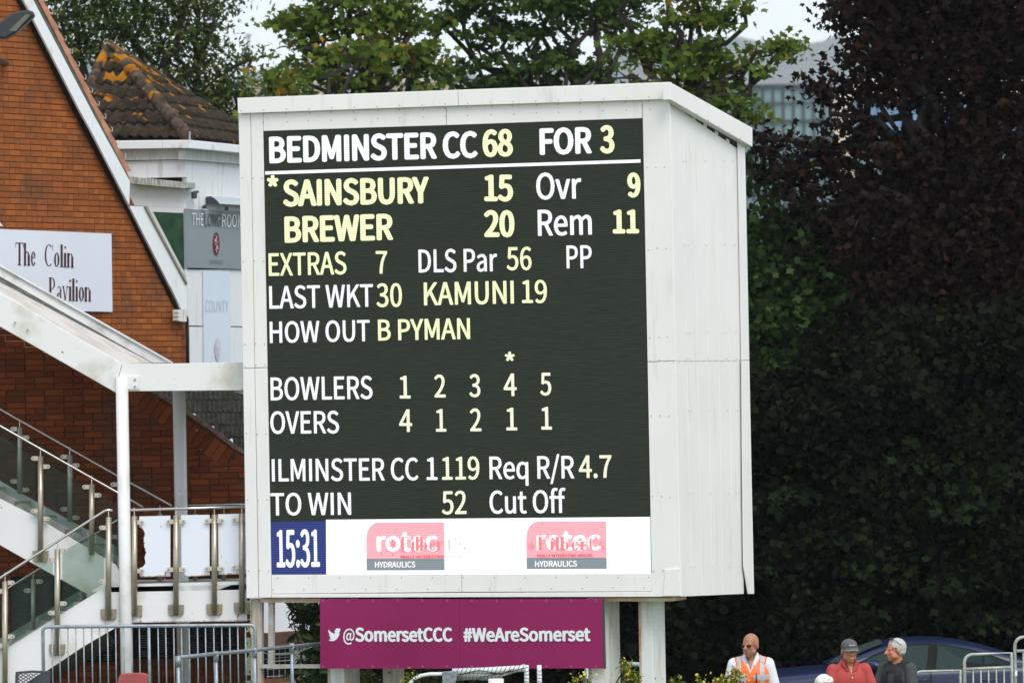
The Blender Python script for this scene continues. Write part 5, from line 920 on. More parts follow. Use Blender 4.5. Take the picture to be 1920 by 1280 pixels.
# floodlight reaching in from the left
fl = thing('floodlight', P(-30, 90, 66), 'black floodlight head poking in at the top left corner', 'light')
hd = MB(); F0 = Front(66)
outer = [(-30, 40), (-6, 46), (10, 33), (25, 23.5), (45, 19), (58, 19.5), (64.5, 24), (62, 31), (52, 41), (30, 61), (10, 73.5), (-8, 72), (-30, 66)]
hd.prism([F0(x, y, 0.12) for x, y in outer], -F0.n * 0.24).build('housing', mat('black_cast', (0.020, 0.024, 0.026), 0.35), fl, bevel=0.03)
panel('lens', [(17, 58), (48, 27), (57, 28), (29.5, 59)], F0, 0.01, 0.125, mat('lens_grey', (0.11, 0.115, 0.085), 0.25), fl)
MB().tube([F0(-15, 58), F0(-60, 75)], 0.035).build('bracket', MATS['black_cast'], fl)
MB().tube([F0(-60, 75), F0(-60, 75) + Vector((0, 5.0, 0))], 0.035).build('arm', MATS['black_cast'], fl)

# ------------------------------------------------------------------ the white tower (hexagonal) with tiled pyramid roof
tow = thing('white_tower', Vector((P(352, HOR, 76).x, 77, -.2)), 'white clad corner tower with mossy pyramid tile roof beside the brick gable', 'building')
W1 = Wall(200, 75.6, 352, 75.3); W2 = Wall(352, 75.3, 452, 75.3 * (1 + 100 * 1.9 / FPX))
gut = mat('white_gutter', (0.76, 0.78, 0.79), 0.4, dirt=(0.4, 0.4, 0.36), dirt_amt=0.25, dirt_scale=5)
panel('gutter', [(205, 264), (304, 262.8), (304, 278.5), (212, 279.8)], W1, 0.12, 0.20, gut, tow, bevel=0.006)
panel('gutter', [(304.6, 262.8), (356, 262.5), (356, 278), (304.6, 278.5)], W1, 0.12, 0.20, gut, tow, bevel=0.006)
panel('gutter', [(356, 262.5), (377, 264.5), (378, 280), (356, 278)], W2, 0.12, 0.24, gut, tow, bevel=0.006)
panel('gutter', [(378, 264.6), (520, 279), (520, 293.5), (378.5, 280)], W2, 0.12, 0.24, gut, tow, bevel=0.006)
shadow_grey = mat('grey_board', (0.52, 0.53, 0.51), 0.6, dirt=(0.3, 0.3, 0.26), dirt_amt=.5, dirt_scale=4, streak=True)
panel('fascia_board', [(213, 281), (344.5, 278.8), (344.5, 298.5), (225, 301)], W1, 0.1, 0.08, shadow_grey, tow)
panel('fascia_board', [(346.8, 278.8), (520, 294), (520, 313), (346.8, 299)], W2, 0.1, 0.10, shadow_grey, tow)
panel('cladding_panel', [(224, 302.5), (348, 299.8), (348.5, 332), (240, 334.5)], W1, 0.08, 0.03, clad, tow)
panel('cladding_panel', [(351, 300), (520, 314), (520, 412), (346.5, 391), (352, 351), (351, 335)], W2, 0.08, 0.03, clad, tow)
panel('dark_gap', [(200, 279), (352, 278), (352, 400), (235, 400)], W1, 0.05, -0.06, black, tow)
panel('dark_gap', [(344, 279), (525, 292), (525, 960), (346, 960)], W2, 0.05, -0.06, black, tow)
panel('ledge', [(239.5, 331), (243.5, 331), (352.5, 342), (352.8, 352), (346, 353.3), (241, 344)], W1, 0.3, 0.22, mat('mossy_ledge', (0.56, 0.56, 0.52), 0.8, dirt=(0.10, 0.10, 0.07), dirt_amt=1.2, dirt_scale=9, streak=True), tow)
panel('cladding_panel', [(242, 345), (345.8, 353.8), (346.3, 390.3), (243, 385.2)], W1, 0.08, 0.05, clad, tow)
panel('window_frame', [(276.5, 387), (346.5, 390.6), (350, 530), (347.5, 524)], W1, 0.06, 0.05, paint, tow)
wf = panel('window', [(287, 397), (343.5, 399.5), (345, 506), (341.5, 502)], W1, 0.02, 0.058, mat('green_glass', (0.016, 0.055, 0.028), 0.1, var=0.6, vscale=3.5, spec=0.12), tow)
panel('window_trim', [(343.8, 399.5), (346.6, 399.6), (349.3, 518), (346.6, 513)], W1, 0.02, 0.075, paint, tow)
pn = [[(351, 505), (381, 505.5), (382.5, 610.5), (353, 610)], [(353, 612.2), (382.6, 612.7), (383.5, 960), (354, 960)], [(432, 505.5), (520, 507), (520, 613), (432.5, 611)], [(432.6, 613), (520, 615), (520, 960), (434, 960)], [(381.3, 505.5), (431.8, 505.5), (434, 960), (383.6, 960)]]
for q in pn: panel('cladding_panel', q, W2, 0.08, 0.03, clad, tow)
# signs on the tower
lr = thing('room_sign', W2(400, 504, .1), 'grey sign panel with a maroon oval crest on the white tower', 'sign')
panel('panel', [(348, 392), (520, 399), (520, 506.5), (349.6, 501.8)], W2, 0.03, 0.06, mat('sign_grey', (0.23, 0.27, 0.29), 0.35, var=0.06, vscale=1), lr)
lw = mat('sign_letter_white', (0.75, 0.76, 0.76), 0.5); ld = mat('sign_letter_dark', (0.10, 0.11, 0.12), 0.5)
lettering('lettering', 'THE', 360, 381.5, 422.5, 423.5, 23.5, W2, 0.068, lw, lr, 0.1, 0)
lettering('lettering', 'LONG', 384, 414, 423.8, 425, 23.5, W2, 0.068, ld, lr, 0.1, 0)
lettering('lettering', 'ROOM', 416.5, 455, 425.2, 426.5, 23.5, W2, 0.068, lw, lr, 0.1, 0)
lettering('lettering', 'SOMERSET', 393.7, 419.5, 495, 495.6, 8, W2, 0.068, mat('faint_ink', (0.16, 0.17, 0.18), 0.5), lr, 0, 0)
def crest(cx, cy, rx, ry, mo, mi, par):
    MB().poly([W2(cx + rx * math.cos(i * math.pi / 10), cy + ry * math.sin(i * math.pi / 10), 0.068) for i in range(20)]).build('crest', mo, par)
    mb = MB(); z = 0
    pts = [(-.25, .75), (.2, .6), (-.1, .35), (.35, .15), (-.3, 0), (.3, -.2), (-.15, -.45), (.25, -.7)]
    for i in range(len(pts) - 1):
        (a, b), (c, d) = pts[i], pts[i + 1]; w = 0.13
        mb.poly([W2(cx + (a - w) * rx, cy - b * ry, .071 + i * .0006), W2(cx + (a + w) * rx, cy - b * ry, .071 + i * .0006), W2(cx + (c + w) * rx, cy - d * ry, .071 + i * .0006), W2(cx + (c - w) * rx, cy - d * ry, .071 + i * .0006)])
    mb.poly([W2(cx - .55 * rx, cy - .1 * ry, .08), W2(cx - .45 * rx, cy - .5 * ry, .08), W2(cx + .1 * rx, cy - .3 * ry, .08)])
    mb.poly([W2(cx + .5 * rx, cy + .1 * ry, .08), W2(cx + .55 * rx, cy + .5 * ry, .08), W2(cx - .1 * rx, cy + .3 * ry, .08)])
    mb.build('crest_figure', mi, par)
crest(405.7, 457.5, 6.2, 22, mat('crest_maroon', (0.13, 0.012, 0.02), 0.5), mat('crest_pink', (0.60, 0.42, 0.42), 0.5), lr)
cs = thing('county_banner', W2(406, 700, .1), 'pale blue faded narrow banner with grey capitals on the white tower', 'sign')
panel('sheet', [(381.7, 508.7), (430.5, 509.3), (433, 760), (384, 760)], W2, 0.015, 0.055, mat('pale_blue_sheet', (0.62, 0.70, 0.79), 0.5, var=0.03, vscale=2), cs)
lettering('lettering', 'COUNTY', 385, 428.5, 584.6, 585.5, 22, W2, 0.060, mat('faded_grey', (0.50, 0.55, 0.62), 0.5), cs, 0.0, 0)
crest(408.5, 655, 5.2, 21, mat('faded_pink', (0.62, 0.55, 0.64), 0.5), MATS['pale_blue_sheet'], cs)
# camera and hooded light on the tower
cm = thing('security_camera', W2(365, 380, .2), 'small dark security camera with loose white cable on the white tower', 'camera')
MB().box(W2(364, 366, .16), 0.06, 0.10, 0.09, .3).box(W2(367, 360, .12), 0.06, 0.14, 0.03, .3).build('body', mat('camera_dark', (0.04, 0.045, 0.05), 0.4), cm, bevel=0.01)
MB().tube([W2(360, 372, .1), W2(360, 378, .12), W2(363, 383, .1), W2(364.5, 377, .1), W2(367, 371, .1)], 0.006, 6).tube([W2(364, 384, .08), W2(362.5, 390, .06)], 0.005, 6).build('cable', paint, cm)
hl = thing('hooded_light', W2(415, 388, .3), 'curved hood light fixed above the grey sign panel', 'light')
hood = MB(); prof = [(0, 0), (0.0, 0.07), (0.03, 0.10), (0.09, 0.105), (0.15, 0.075), (0.21, 0.02), (0.22, 0.0)]
u2 = W2.u if W2.u.x > 0 else -W2.u
A_, B_ = W2(384, 383, .02), W2(470, 388, .02)
ra = [A_ + W2.n * a + Vector((0, 0, b)) for a, b in prof]; rb = [B_ + W2.n * a + Vector((0, 0, b)) for a, b in prof]
k = 0; hood.v = [tuple(p) for p in ra + rb]; n_ = len(prof)
hood.f = [(i, i + 1, n_ + i + 1, n_ + i) for i in range(n_ - 1)]
hood.build('hood', mat('hood_grey', (0.42, 0.46, 0.48), 0.35), hl, True)
MB().poly(ra[::-1]).build('end_cap', MATS['camera_dark'], hl); MB().poly(rb).build('end_cap', MATS['camera_dark'], hl)
MB().tube([W2(380, 388, .02), W2(388, 383, .3)], 0.012, 6).box(W2(384, 388, .1), .05, .05, .05).box(W2(425, 391, .15), .05, .05, .05).build('bracket', MATS['camera_dark'], hl)

# pyramid roof: apex, hips, individual pantiles
def lichen_mat(name, base, amt, hi):
    m = bpy.data.materials.new(name); m.use_nodes = True
    nt = m.node_tree; N = nt.nodes; L = nt.links; b = N['Principled BSDF']; b.inputs['Roughness'].default_value = 0.95; b.inputs['Specular IOR Level'].default_value = 0.15
    geo = N.new('ShaderNodeNewGeometry'); pos = geo.outputs['Position']
    def nz(s, d=4):
        t = N.new('ShaderNodeTexNoise'); t.inputs['Scale'].default_value = s; t.inputs['Detail'].default_value = d; L.new(pos, t.inputs['Vector']); return t.outputs['Fac']
    def mr(src, a, b_, c=0, d=1):
        r = N.new('ShaderNodeMapRange'); r.inputs['From Min'].default_value = a; r.inputs['From Max'].default_value = b_; r.inputs['To Min'].default_value = c; r.inputs['To Max'].default_value = d; L.new(src, r.inputs['Value']); return r.outputs[0]
    def mx(f, a, b_):
        x = N.new('ShaderNodeMix'); x.data_type = 'RGBA'; L.new(f, x.inputs['Factor'])
        for k_, c in ((6, a), (7, b_)):
            if isinstance(c, tuple): x.inputs[k_].default_value = (*c, 1)
            else: L.new(c, x.inputs[k_])
        return x.outputs[2]
    c1 = mx(mr(nz(9), .35, .65), tuple(c * .6 for c in base), tuple(c * 1.5 for c in base))
    c2 = mx(mr(nz(45, 2), .70, .74), c1, (0.30, 0.28, 0.24))
    sp = N.new('ShaderNodeSeparateXYZ'); L.new(pos, sp.inputs[0])
    hz = mr(sp.outputs['Z'], hi - 1.3, hi, 0.0, 0.16)
    ad = N.new('ShaderNodeMath'); ad.operation = 'ADD'; L.new(nz(4.2, 6), ad.inputs[0]); L.new(hz, ad.inputs[1])
    c3 = mx(mr(ad.outputs[0], .70 - amt, .73 - amt), c2, mx(mr(nz(14), .4, .6), (0.34, 0.105, 0.008), (0.30, 0.155, 0.012)))
    L.new(c3, b.inputs['Base Color'])
    bn = N.new('ShaderNodeBump'); bn.inputs['Strength'].default_value = .7; bn.inputs['Distance'].default_value = .01; L.new(nz(40), bn.inputs['Height']); L.new(bn.outputs[0], b.inputs['Normal'])
    return m
apex = P(205, 84, 77.6); hip = P(350, 256, 75.2); left = P(128, 256, 76.0); right = P(520, 281, 79.6); right2 = P(446, 242, 79.2)
tm = lichen_mat('mossy_tile', (0.036, 0.028, 0.019), 0.045, apex.z + 0.1)
tm_hip = lichen_mat('hip_tile_lichen', (0.070, 0.050, 0.036), 0.065, apex.z + 0.1)
def tiled(A, Bp, C, parent, rows, tw, m, seed, lift=0.02, name='roof_tile', joined=False, rowh=None):
    """triangle A (top), B..C eave; courses of rolled tiles laid in rows from the eave"""
    rnd = random.Random(seed); e = (C - Bp); el = e.length; eu = e.normalized()
    h = A - Bp; foot = h.dot(eu); up = (h - eu * foot); H = up.length; uu = up.normalized(); nn = eu.cross(uu).normalized()
    if nn.dot(CAM - A) < 0: nn = -nn
    MB().prism([A - nn * .02, Bp - nn * .02, C - nn * .02], -nn * 0.06).build('roof_deck', black, parent)
    rh = H / rows; seg = 6; base = None
    allv = MB()
    for r in range(rows):
        y0, y1 = r * rh - 0.04, (r + 1) * rh
        f0 = y0 / H; f1 = min(1, y1 / H)
        ncol = int(el / tw) + 2
        for c in range(-1, ncol):
            xc = (c + 0.5) * tw; ym = (y0 + y1) / 2 / H
            lo, hi_ = foot * ym, el + (foot - el) * ym
            if xc < lo - tw * .3 or xc > hi_ + tw * .3: continue
            mb = MB(); j = rnd.uniform(-.004, .004)
            for yy, lf in ((y0, lift + j + .012), (y1, 0.0)):
                for q in range(seg + 1):
                    t = q / seg; prof = 0.035 * math.sin(math.pi * min(1, t / .62)) if t < .62 else -0.012 * math.sin(math.pi * (t - .62) / .38)
                    p = Bp + eu * (xc - tw / 2 + tw * t) + uu * yy + nn * (lf + prof); mb.v.append(tuple(p))
            for q in range(seg):
                mb.f.append((q, q + 1, seg + 2 + q, seg + 1 + q))
            # butt end
            k_ = len(mb.v)
            for q in range(seg + 1): p = Vector(mb.v[q]) - nn * 0.022; mb.v.append(tuple(p))
            for q in range(seg): mb.f.append((q + 1, q, k_ + q, k_ + q + 1))
            if joined:
                k2 = len(allv.v); allv.v += mb.v; allv.f += [tuple(i + k2 for i in f) for f in mb.f]
            else: mb.build(name, m, parent, True)
    if joined: allv.build('tile_courses', m, parent, True)['kind'] = 'stuff'
tiled(apex, left, hip, tow, 7, 0.155, tm, 1)
tiled(apex, hip, right, tow, 8, 0.155, tm, 2, joined=True)
def hips(A, Bp, r0, r1, n, m, parent, nm='hip_tile'):
    for i in range(n):
        p, q = A.lerp(Bp, i / n), A.lerp(Bp, (i + 1.12) / n)
        MB().tube([p + Vector((0, 0, .0)), q + Vector((0, -.02, .02))], [r0, r0 * 1.12], 12).build(nm, m, parent, True)
hips(apex.lerp(hip, .13), hip + Vector((0, 0, .0)), 0.088, 0.094, 5, tm_hip, tow)
hips(apex.lerp(right2, .1), right2, 0.05, 0.06, 8, tm_hip, tow)
hips(apex.lerp(left, .1), left, 0.07, 0.08, 5, tm_hip, tow)
MB().tube([apex + Vector((0, 0, .06)), apex + Vector((0.02, 0, -.1)), apex + Vector((0.03, -.03, -.24))], [0.035, 0.14, 0.26], 12).build('apex_cap', tm_hip, tow, True)
MB().tube([hip + Vector((.05, -.12, .06)), hip + Vector((.04, -.12, -.1))], 0.015, 6).build('hip_iron', mat('iron_grey', (0.3, 0.32, 0.33), .5), tow)

# ------------------------------------------------------------------ lower brick wall with its lean roof
low = thing('brick_annex', P(230, HOR, 69.6) - Vector((0, 0, 4.5)), 'dark red brick annex wall under the canopy with mossy lean-to tiles', 'building')
lp = [(-200, 480), (250, 716), (284, 733), (392, 806), (440, 842), (459, 850), (459, 1400), (-200, 1400)]
panel('wall', [(-260, 560), (250, 712), (290, 733), (458.5, 846), (458.5, 1480), (-260, 1480)], WL, 0.22, -0.002, mat('mortar_dark', (0.10, 0.06, 0.035), .95, var=.4, vscale=8), low)
slope = (850 - 733) / (459 - 284)
sold = [(284, 733), (459, 850), (459, 900), (430, 896), (270, 790), (250, 716)]
edge_hole = [(262, 716), (290, 733), (465, 850), (450, 850), (443, 862), (424, 874), (248, 758)]
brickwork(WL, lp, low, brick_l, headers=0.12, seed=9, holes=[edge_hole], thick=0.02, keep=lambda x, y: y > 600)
# soldier bricks along the slope, each on its own
nb = 15
for i in range(nb):
    t0, t1 = (i + .04) / nb, (i + .96) / nb
    x0, y0 = 252 + 188 * t0, 712 + 131 * t0; x1, y1 = 252 + 188 * t1, 712 + 131 * t1
    dx, dy = -21, 33
    panel('brick', [(x0, y0 + 3), (x1, y1 + 3), (x1 + dx, y1 + dy), (x0 + dx, y0 + dy)], WL, 0.03, 0.034, brick_l, low)
panel('brick', [(441, 846), (458, 856), (458, 870), (441, 870)], WL, 0.02, 0.02, brick_l, low)
panel('coping', [(246, 705), (284, 727), (345, 765), (400, 801), (440, 832), (459, 846), (459, 852), (438, 841), (398, 809), (340, 770), (246, 712)], WL, 0.06, 0.03, mat('pink_mortar', (0.34, 0.22, 0.17), .95, dirt=(0.08, 0.06, 0.05), dirt_amt=1.4, dirt_scale=14), low)
tm3 = lichen_mat('lean_roof_tile', (0.030, 0.030, 0.022), -0.06, 200.0)
roof_rows = 6
for r in range(roof_rows):
    yb, yt = 846 - r * 23.5, 846 - (r + 1) * 23.5
    Yb, Yt = 69.75 + r * 0.42, 69.75 + (r + 1) * 0.42
    xl = 284 + (yb - 733) / slope - 16
    x = xl; mb = MB(); kk = 0
    while x < 560:
        w = 9.2
        a = P(x, yb + 2, Yb) + Vector((0, 0, .03)); b = P(x + w, yb + 2, Yb) + Vector((0, 0, .03)); c = P(x + w, yt, Yt); d = P(x, yt, Yt)
        m1, m2 = (a + b) / 2 + Vector((0, -.01, .022)), (c + d) / 2 + Vector((0, -.01, .022))
        k_ = len(mb.v); mb.v += [tuple(p) for p in (a, m1, b, d, m2, c)] + [tuple(p - Vector((0, 0, .03))) for p in (a, m1, b)]
        mb.f += [(k_, k_ + 1, k_ + 4, k_ + 3), (k_ + 1, k_ + 2, k_ + 5, k_ + 4), (k_ + 6, k_ + 7, k_ + 1, k_), (k_ + 7, k_ + 8, k_ + 2, k_ + 1)]
        x += w
    mb.build('tile_course', tm3, low, False)['kind'] = 'stuff'
wg = thing('white_gable_trim', P(445, 735, 68.9), 'small white triangular board end beneath the canopy beam beside the scoreboard', 'board')
panel('board', [(438, 733), (462, 733), (462, 741), (456, 739)], Front(68.6), .05, 0, paint, wg)
# honour boards on the wall under the landing
hb_m = mat('black_board', (0.007, 0.008, 0.008), 0.5, spec=.15)
for (x0, x1, y0, y1, lab) in ((250, 325, 1168, 1234, 'black honours board under the landing nearest the white front column'), (352, 447, 1168, 1226, 'wide black honours board under the landing next to the scoreboard leg'), (20, 152, 1080, 1212, 'large black honours board seen through the lower stair glass'), (160, 216, 1120, 1240, 'black panel with text lines partly hidden under the lower stair flight')):  # the last entry fills the black area under the lower flight
    h = thing('honours_board', WL(x0, y1, .05), lab, 'board', 'black honours boards on the lower brick wall')
    panel('board', [(x0, y0), (x1, y0), (x1, y1), (x0, y1)], WL, 0.02, 0.045, hb_m, h)
    ln = MB(); rnd = random.Random(int(x0)); nc = 3 if x1 - x0 > 80 else 2; y = y0 + 6
    while y < y1 - 4:
        for c in range(nc):
            cx = x0 + (x1 - x0) * (c + .5) / nc; w = rnd.uniform(4, 11)
            if rnd.random() < .85: ln.poly([WL(cx - w, y, .048), WL(cx + w, y, .048), WL(cx + w, y + 1.0, .048), WL(cx - w, y + 1.0, .048)])
        y += 4.2
    ln.build('lettering_lines', mat('board_ink', (0.13, 0.14, 0.14), .6), h)['kind'] = 'stuff'

# ================================================================== CANOPY AND STAIR
FA = Front(66.2)     # face of the landing, the lower flight and the canopy beam
FB = Front(67.0)     # near side of the upper flight
FC = Front(68.5)     # far side
steel_white = mat('painted_steel', (0.73, 0.73, 0.715), 0.42, dirt=(0.5, 0.47, 0.36), dirt_amt=0.35, dirt_scale=2.5, rust=0.16, rust_scale=7)
stain_m = mat('stainless', (0.42, 0.38, 0.29), 0.34, metal=0.75, var=0.12, vscale=12)
rail_m = mat('polished_rail', (0.62, 0.61, 0.57), 0.22, metal=0.9)
can = thing('canopy', P(230, 760, 66.4), 'white steel canopy sloping down to a level beam over the staircase', 'canopy')
panel('sloping_beam', [(-60, 514), (228.6, 682.6), (222.5, 704), (217, 736), (213, 733.5), (-60, 578)], FA, 0.14, 0.02, steel_white, can, bevel=0.004)
panel('level_beam', [(229.4, 682.6), (462, 679), (462, 731.5), (217.6, 733.5), (223.3, 704)], FA, 0.14, 0.02, steel_white, can, bevel=0.004)
panel('bracket_plate', [(238.5, 705), (261.5, 705), (262.3, 730), (238.8, 730)], FA, 0.02, 0.04, steel_white, can, bevel=0.003)
panel('bracket_plate', [(452, 703), (463, 703), (463, 729), (452, 729)], FA, 0.02, 0.04, steel_white, can, bevel=0.003)
bt = MB()
for x, y in ((253, 711.5), (253, 725), (28, 605), (52, 618.5)): bt.disc(FA(x, y, .04), FA.n, 0.014, 0.012, 8)
bt.build('bolts', mat('bolt_grey', (0.33, 0.35, 0.33), .4, metal=.5), can)['kind'] = 'stuff'
dirty = mat('dirty_sheet', (0.60, 0.58, 0.53), 0.7, dirt=(0.40, 0.36, 0.30), dirt_amt=1.0, dirt_scale=4, var=.06, vscale=8)
def quad3(name, pts, m, par, th=Vector((0, .02, -.02))): 
    return MB().prism([P(*p) for p in pts], th).build(name, m, par)
# roof sheet rising from the beam to the upstand, its gutter coloured dark as shadow
quad3('roof_sheet', [(-60, 514, 66.35), (229, 682.6, 66.35), (284, 680, 67.5), (-60, 497, 67.5)], dirty, can)
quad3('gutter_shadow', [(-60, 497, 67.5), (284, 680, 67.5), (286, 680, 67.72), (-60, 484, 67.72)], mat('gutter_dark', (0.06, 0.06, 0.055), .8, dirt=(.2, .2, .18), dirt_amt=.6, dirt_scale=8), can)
quad3('upstand', [(-60, 484, 67.72), (286, 680, 67.72), (320, 680, 67.74), (-60, 465.5, 67.74)], mat('upstand_grey', (0.68, 0.69, 0.67), .6, dirt=(.4, .4, .36), dirt_amt=.5, dirt_scale=6), can, Vector((0, .04, 0)))
quad3('edge_cap', [(-60, 465.5, 67.70), (322, 681, 67.70), (324, 679, 67.70), (-60, 461.5, 67.70)], steel_white, can, Vector((0, .10, 0)))
quad3('roof_sheet', [(-60, 484, 67.8), (322, 696, 67.8), (322, 708, 69.5), (-60, 500, 69.5)], dirty, can, Vector((0, 0, -.05)))  # unseen sheet added back to the wall to shade the brick below
quad3('roof_sheet', [(322.5, 696, 67.8), (462, 697, 67.8), (462, 706, 69.5), (322.5, 708, 69.5)], dirty, can, Vector((0, 0, -.05)))  # unseen as well, carries the added shading sheet on past the slope
quad3('roof_sheet', [(229, 684, 66.38), (462, 681, 66.38), (462, 690, 67.78), (300, 690, 67.78)], dirty, can, Vector((0, 0, -.05)))
def col(x, y0, Y, r, par):
    a = P(x, y0, Y); m_ = MB(); m_.tube([a, (a.x + .0, a.y, -0.5)], r, 20)
    return m_.build('column', steel_white, par, True)
col(228.3, 706, 66.15, 0.072, can); col(335.5, 731, 68.3, 0.077, can)

st = thing('staircase', P(230, 1300, 67), 'white steel staircase with glass balustrades and stainless posts turning at a landing', 'staircase')
# stringers
panel('stringer', [(-60, 1254), (20, 1210), (115, 1150), (197, 1100), (197.5, 1187), (155, 1212), (88.6, 1256), (-60, 1346)], FA, 0.05, 0, steel_white, st)
panel('landing_fascia', [(198, 1099.5), (258, 1094), (448, 1089), (463, 1089), (463, 1163.5), (241, 1167), (215, 1177), (198, 1187)], FA, 0.05, 0, steel_white, st)
panel('stringer', [(-60, 898), (0, 934), (71, 970), (148, 1017), (217, 1058), (238, 1096), (238, 1150), (153, 1107), (101, 1078), (0, 1021), (-60, 985)], FB, 0.05, 0, steel_white, st)
panel('stringer', [(-60, 866), (46, 928), (198, 1012), (240, 1038), (240, 1102), (-60, 945)], FC, 0.05, 0, steel_white, st)
quad3('landing_floor', [(198, 1100, 66.2), (463, 1095, 66.2), (463, 1086, 68.5), (198, 1091, 68.5)], mat('tread_grey', (0.30, 0.30, 0.26), .8, dirt=(.12, .11, .08), dirt_amt=.8, dirt_scale=8), st, Vector((0, 0, -.06)))
panel('landing_fascia', [(240, 1087), (463, 1084), (463, 1150), (240, 1152)], FC, 0.05, 0, steel_white, st)
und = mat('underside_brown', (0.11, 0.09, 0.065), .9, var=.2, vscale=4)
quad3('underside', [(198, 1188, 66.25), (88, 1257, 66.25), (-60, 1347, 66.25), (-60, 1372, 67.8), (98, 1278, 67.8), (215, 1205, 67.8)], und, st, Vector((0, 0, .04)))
for i in range(12):       # treads of the upper flight
    x, y = -40 + i * 47.5, 895 + i * 26.5
    if x > 215: break
    a, b, c, d = P(x + 22, y + 23, 67.05), P(x + 52, y + 22, 67.05), P(x + 50, y + 17, 68.45), P(x + 20, y + 18, 68.45)
    MB().prism([a, b, c, d], Vector((0, 0, -.07))).build('tread', MATS['tread_grey'], st)
for i in range(9):        # treads of the lower flight
    x, y = 190 - i * 30, 1112 + i * 18.5
    MB().prism([P(x - 22, y, 66.25), P(x + 8, y, 66.25), P(x + 8, y - 7, 67.9), P(x - 22, y - 7, 67.9)], Vector((0, 0, -.06))).build('tread', MATS['tread_grey'], st)
panel('stringer', [(-60, 1228), (20, 1186), (115, 1128), (190, 1082), (190, 1160), (98, 1262), (-60, 1330)], Front(68.0), .05, 0, steel_white, st)
# balusters and rails
def post(x, y0, y1, W, r=0.034, tabs=(), base=True, dx=0.0, mat_=None):
    mt = mat_ or stain_m
    p0, p1 = W(x, y0, .06), W(x + dx, y1, .06)
    o = MB().tube([p0, p1], r, 14).build('post', mt, st, True)
    MB().tube([p0, p0 + Vector((0, 0, .10))], 0.007, 6).build('pin', rail_m, o)
    if base:
        b = MB(); b.prism([W(x + a_, y1 - 16 + b_, .03) for a_, b_ in ((-15, -3), (15, -3), (14, 14), (10, 18), (-10, 18), (-14, 14))], -W.n * .02); b.build('base_plate', mat('plate_bronze', (0.30, 0.26, 0.18), .45, metal=.5, var=.25, vscale=18), o, bevel=0.003)
    for (sx, y) in tabs:
        L = 17; t = MB(); xs = [x + sx * 5, x + sx * (L + 1)]
        pts = [(xs[0], y - 4.2), (xs[1] - sx * 3, y - 4.2), (xs[1], y - 1.5), (xs[1], y + 1.5), (xs[1] - sx * 3, y + 4.2), (xs[0], y + 4.2)]
        t.prism([W(a, b, .085) for a, b in pts], -W.n * 0.02); c = t.build('glass_clamp', mat('clamp_steel', (0.56, 0.50, 0.42), .4, metal=.4), o, bevel=0.003)
        MB().disc(W(xs[1] - sx * 4, y, .085), W.n, 0.008, 0.003, 8).build('bolt', MATS['camera_dark'], c)
    return o
F1 = FA
post(9.5, 1089, 1320, F1, tabs=((1, 1092), (1, 1193), (-1, 1108), (-1, 1210)))
post(107.5, 1029, 1226, F1, tabs=((1, 1031.5), (1, 1131), (-1, 1048.5), (-1, 1148.5)))
post(203.5, 969, 1160, F1, tabs=((-1, 989), (-1, 1089.5)))
for x, y0, y1, ty, by in ((252, 967, 1153, 979, 1070), (330, 965.5, 1152, 977.6, 1067.6), (402, 964, 1151, 976, 1065.7), (453.5, 962, 1148, 974, 1063)):
    post(x, y0, y1, F1, tabs=((1, ty), (1, by)) if x < 260 else ((-1, ty), (-1, by), (1, ty), (1, by)))
post(76, 854.8, 1051, FB, tabs=((-1, 859), (1, 874.5), (-1, 957.5), (1, 972)))
post(172, 907.5, 1040, FB, tabs=((-1, 912.5), (1, 928)), base=False)
post(-22, 800, 1000, FB, tabs=((1, 822), (1, 920)))
far_m = mat('stainless_far', (0.44, 0.45, 0.38), .4, metal=.5)
for x, y0, y1 in ((37, 801, 925), (131, 853, 977), (225, 905, 1030)): post(x, y0, y1, FC, .030, tabs=((1, y0 + 19), (-1, y0 + 3), (1, y0 + 117), (-1, y0 + 101)), base=False, mat_=far_m)
for x, y0, y1 in ((62.5, 1085.5, 1186), (157, 1026, 1125), (-30, 1140, 1240)): post(x, y0, y1, Front(67.9), .028, tabs=((1, y0 + 4), (-1, y0 + 21)), base=False, mat_=far_m)
for x in (300, 366, 420): post(x, 963, 1090, FC, .028, tabs=((1, 972), (-1, 972)), base=False, mat_=far_m)
def railing(pts, r): return MB().tube([W_(x, y, .06) for W_, x, y in pts], r, 10).build('handrail', rail_m, st, True)
railing([(FA, -30, 1100), (FA, 0, 1083), (FA, 196, 957.5), (FA, 200, 956), (FA, 211, 956)], 0.016)
G68 = Front(67.9)
railing([(G68, -30, 1128), (G68, 19, 1099.5), (G68, 191, 993), (G68, 243, 959)], 0.012)
railing([(FA, 244, 955.5), (FA, 462, 949.5)], 0.017)
railing([(FC, 347, 946.8), (FC, 470, 944.8)], 0.010)
railing([(FB, -30, 781), (FB, 0, 798), (FB, 217, 921), (FB, 268, 950.5)], 0.0135)
railing([(FC, -30, 750), (FC, 0, 767), (FC, 217, 890), (FC, 322, 948.5)], 0.0135)
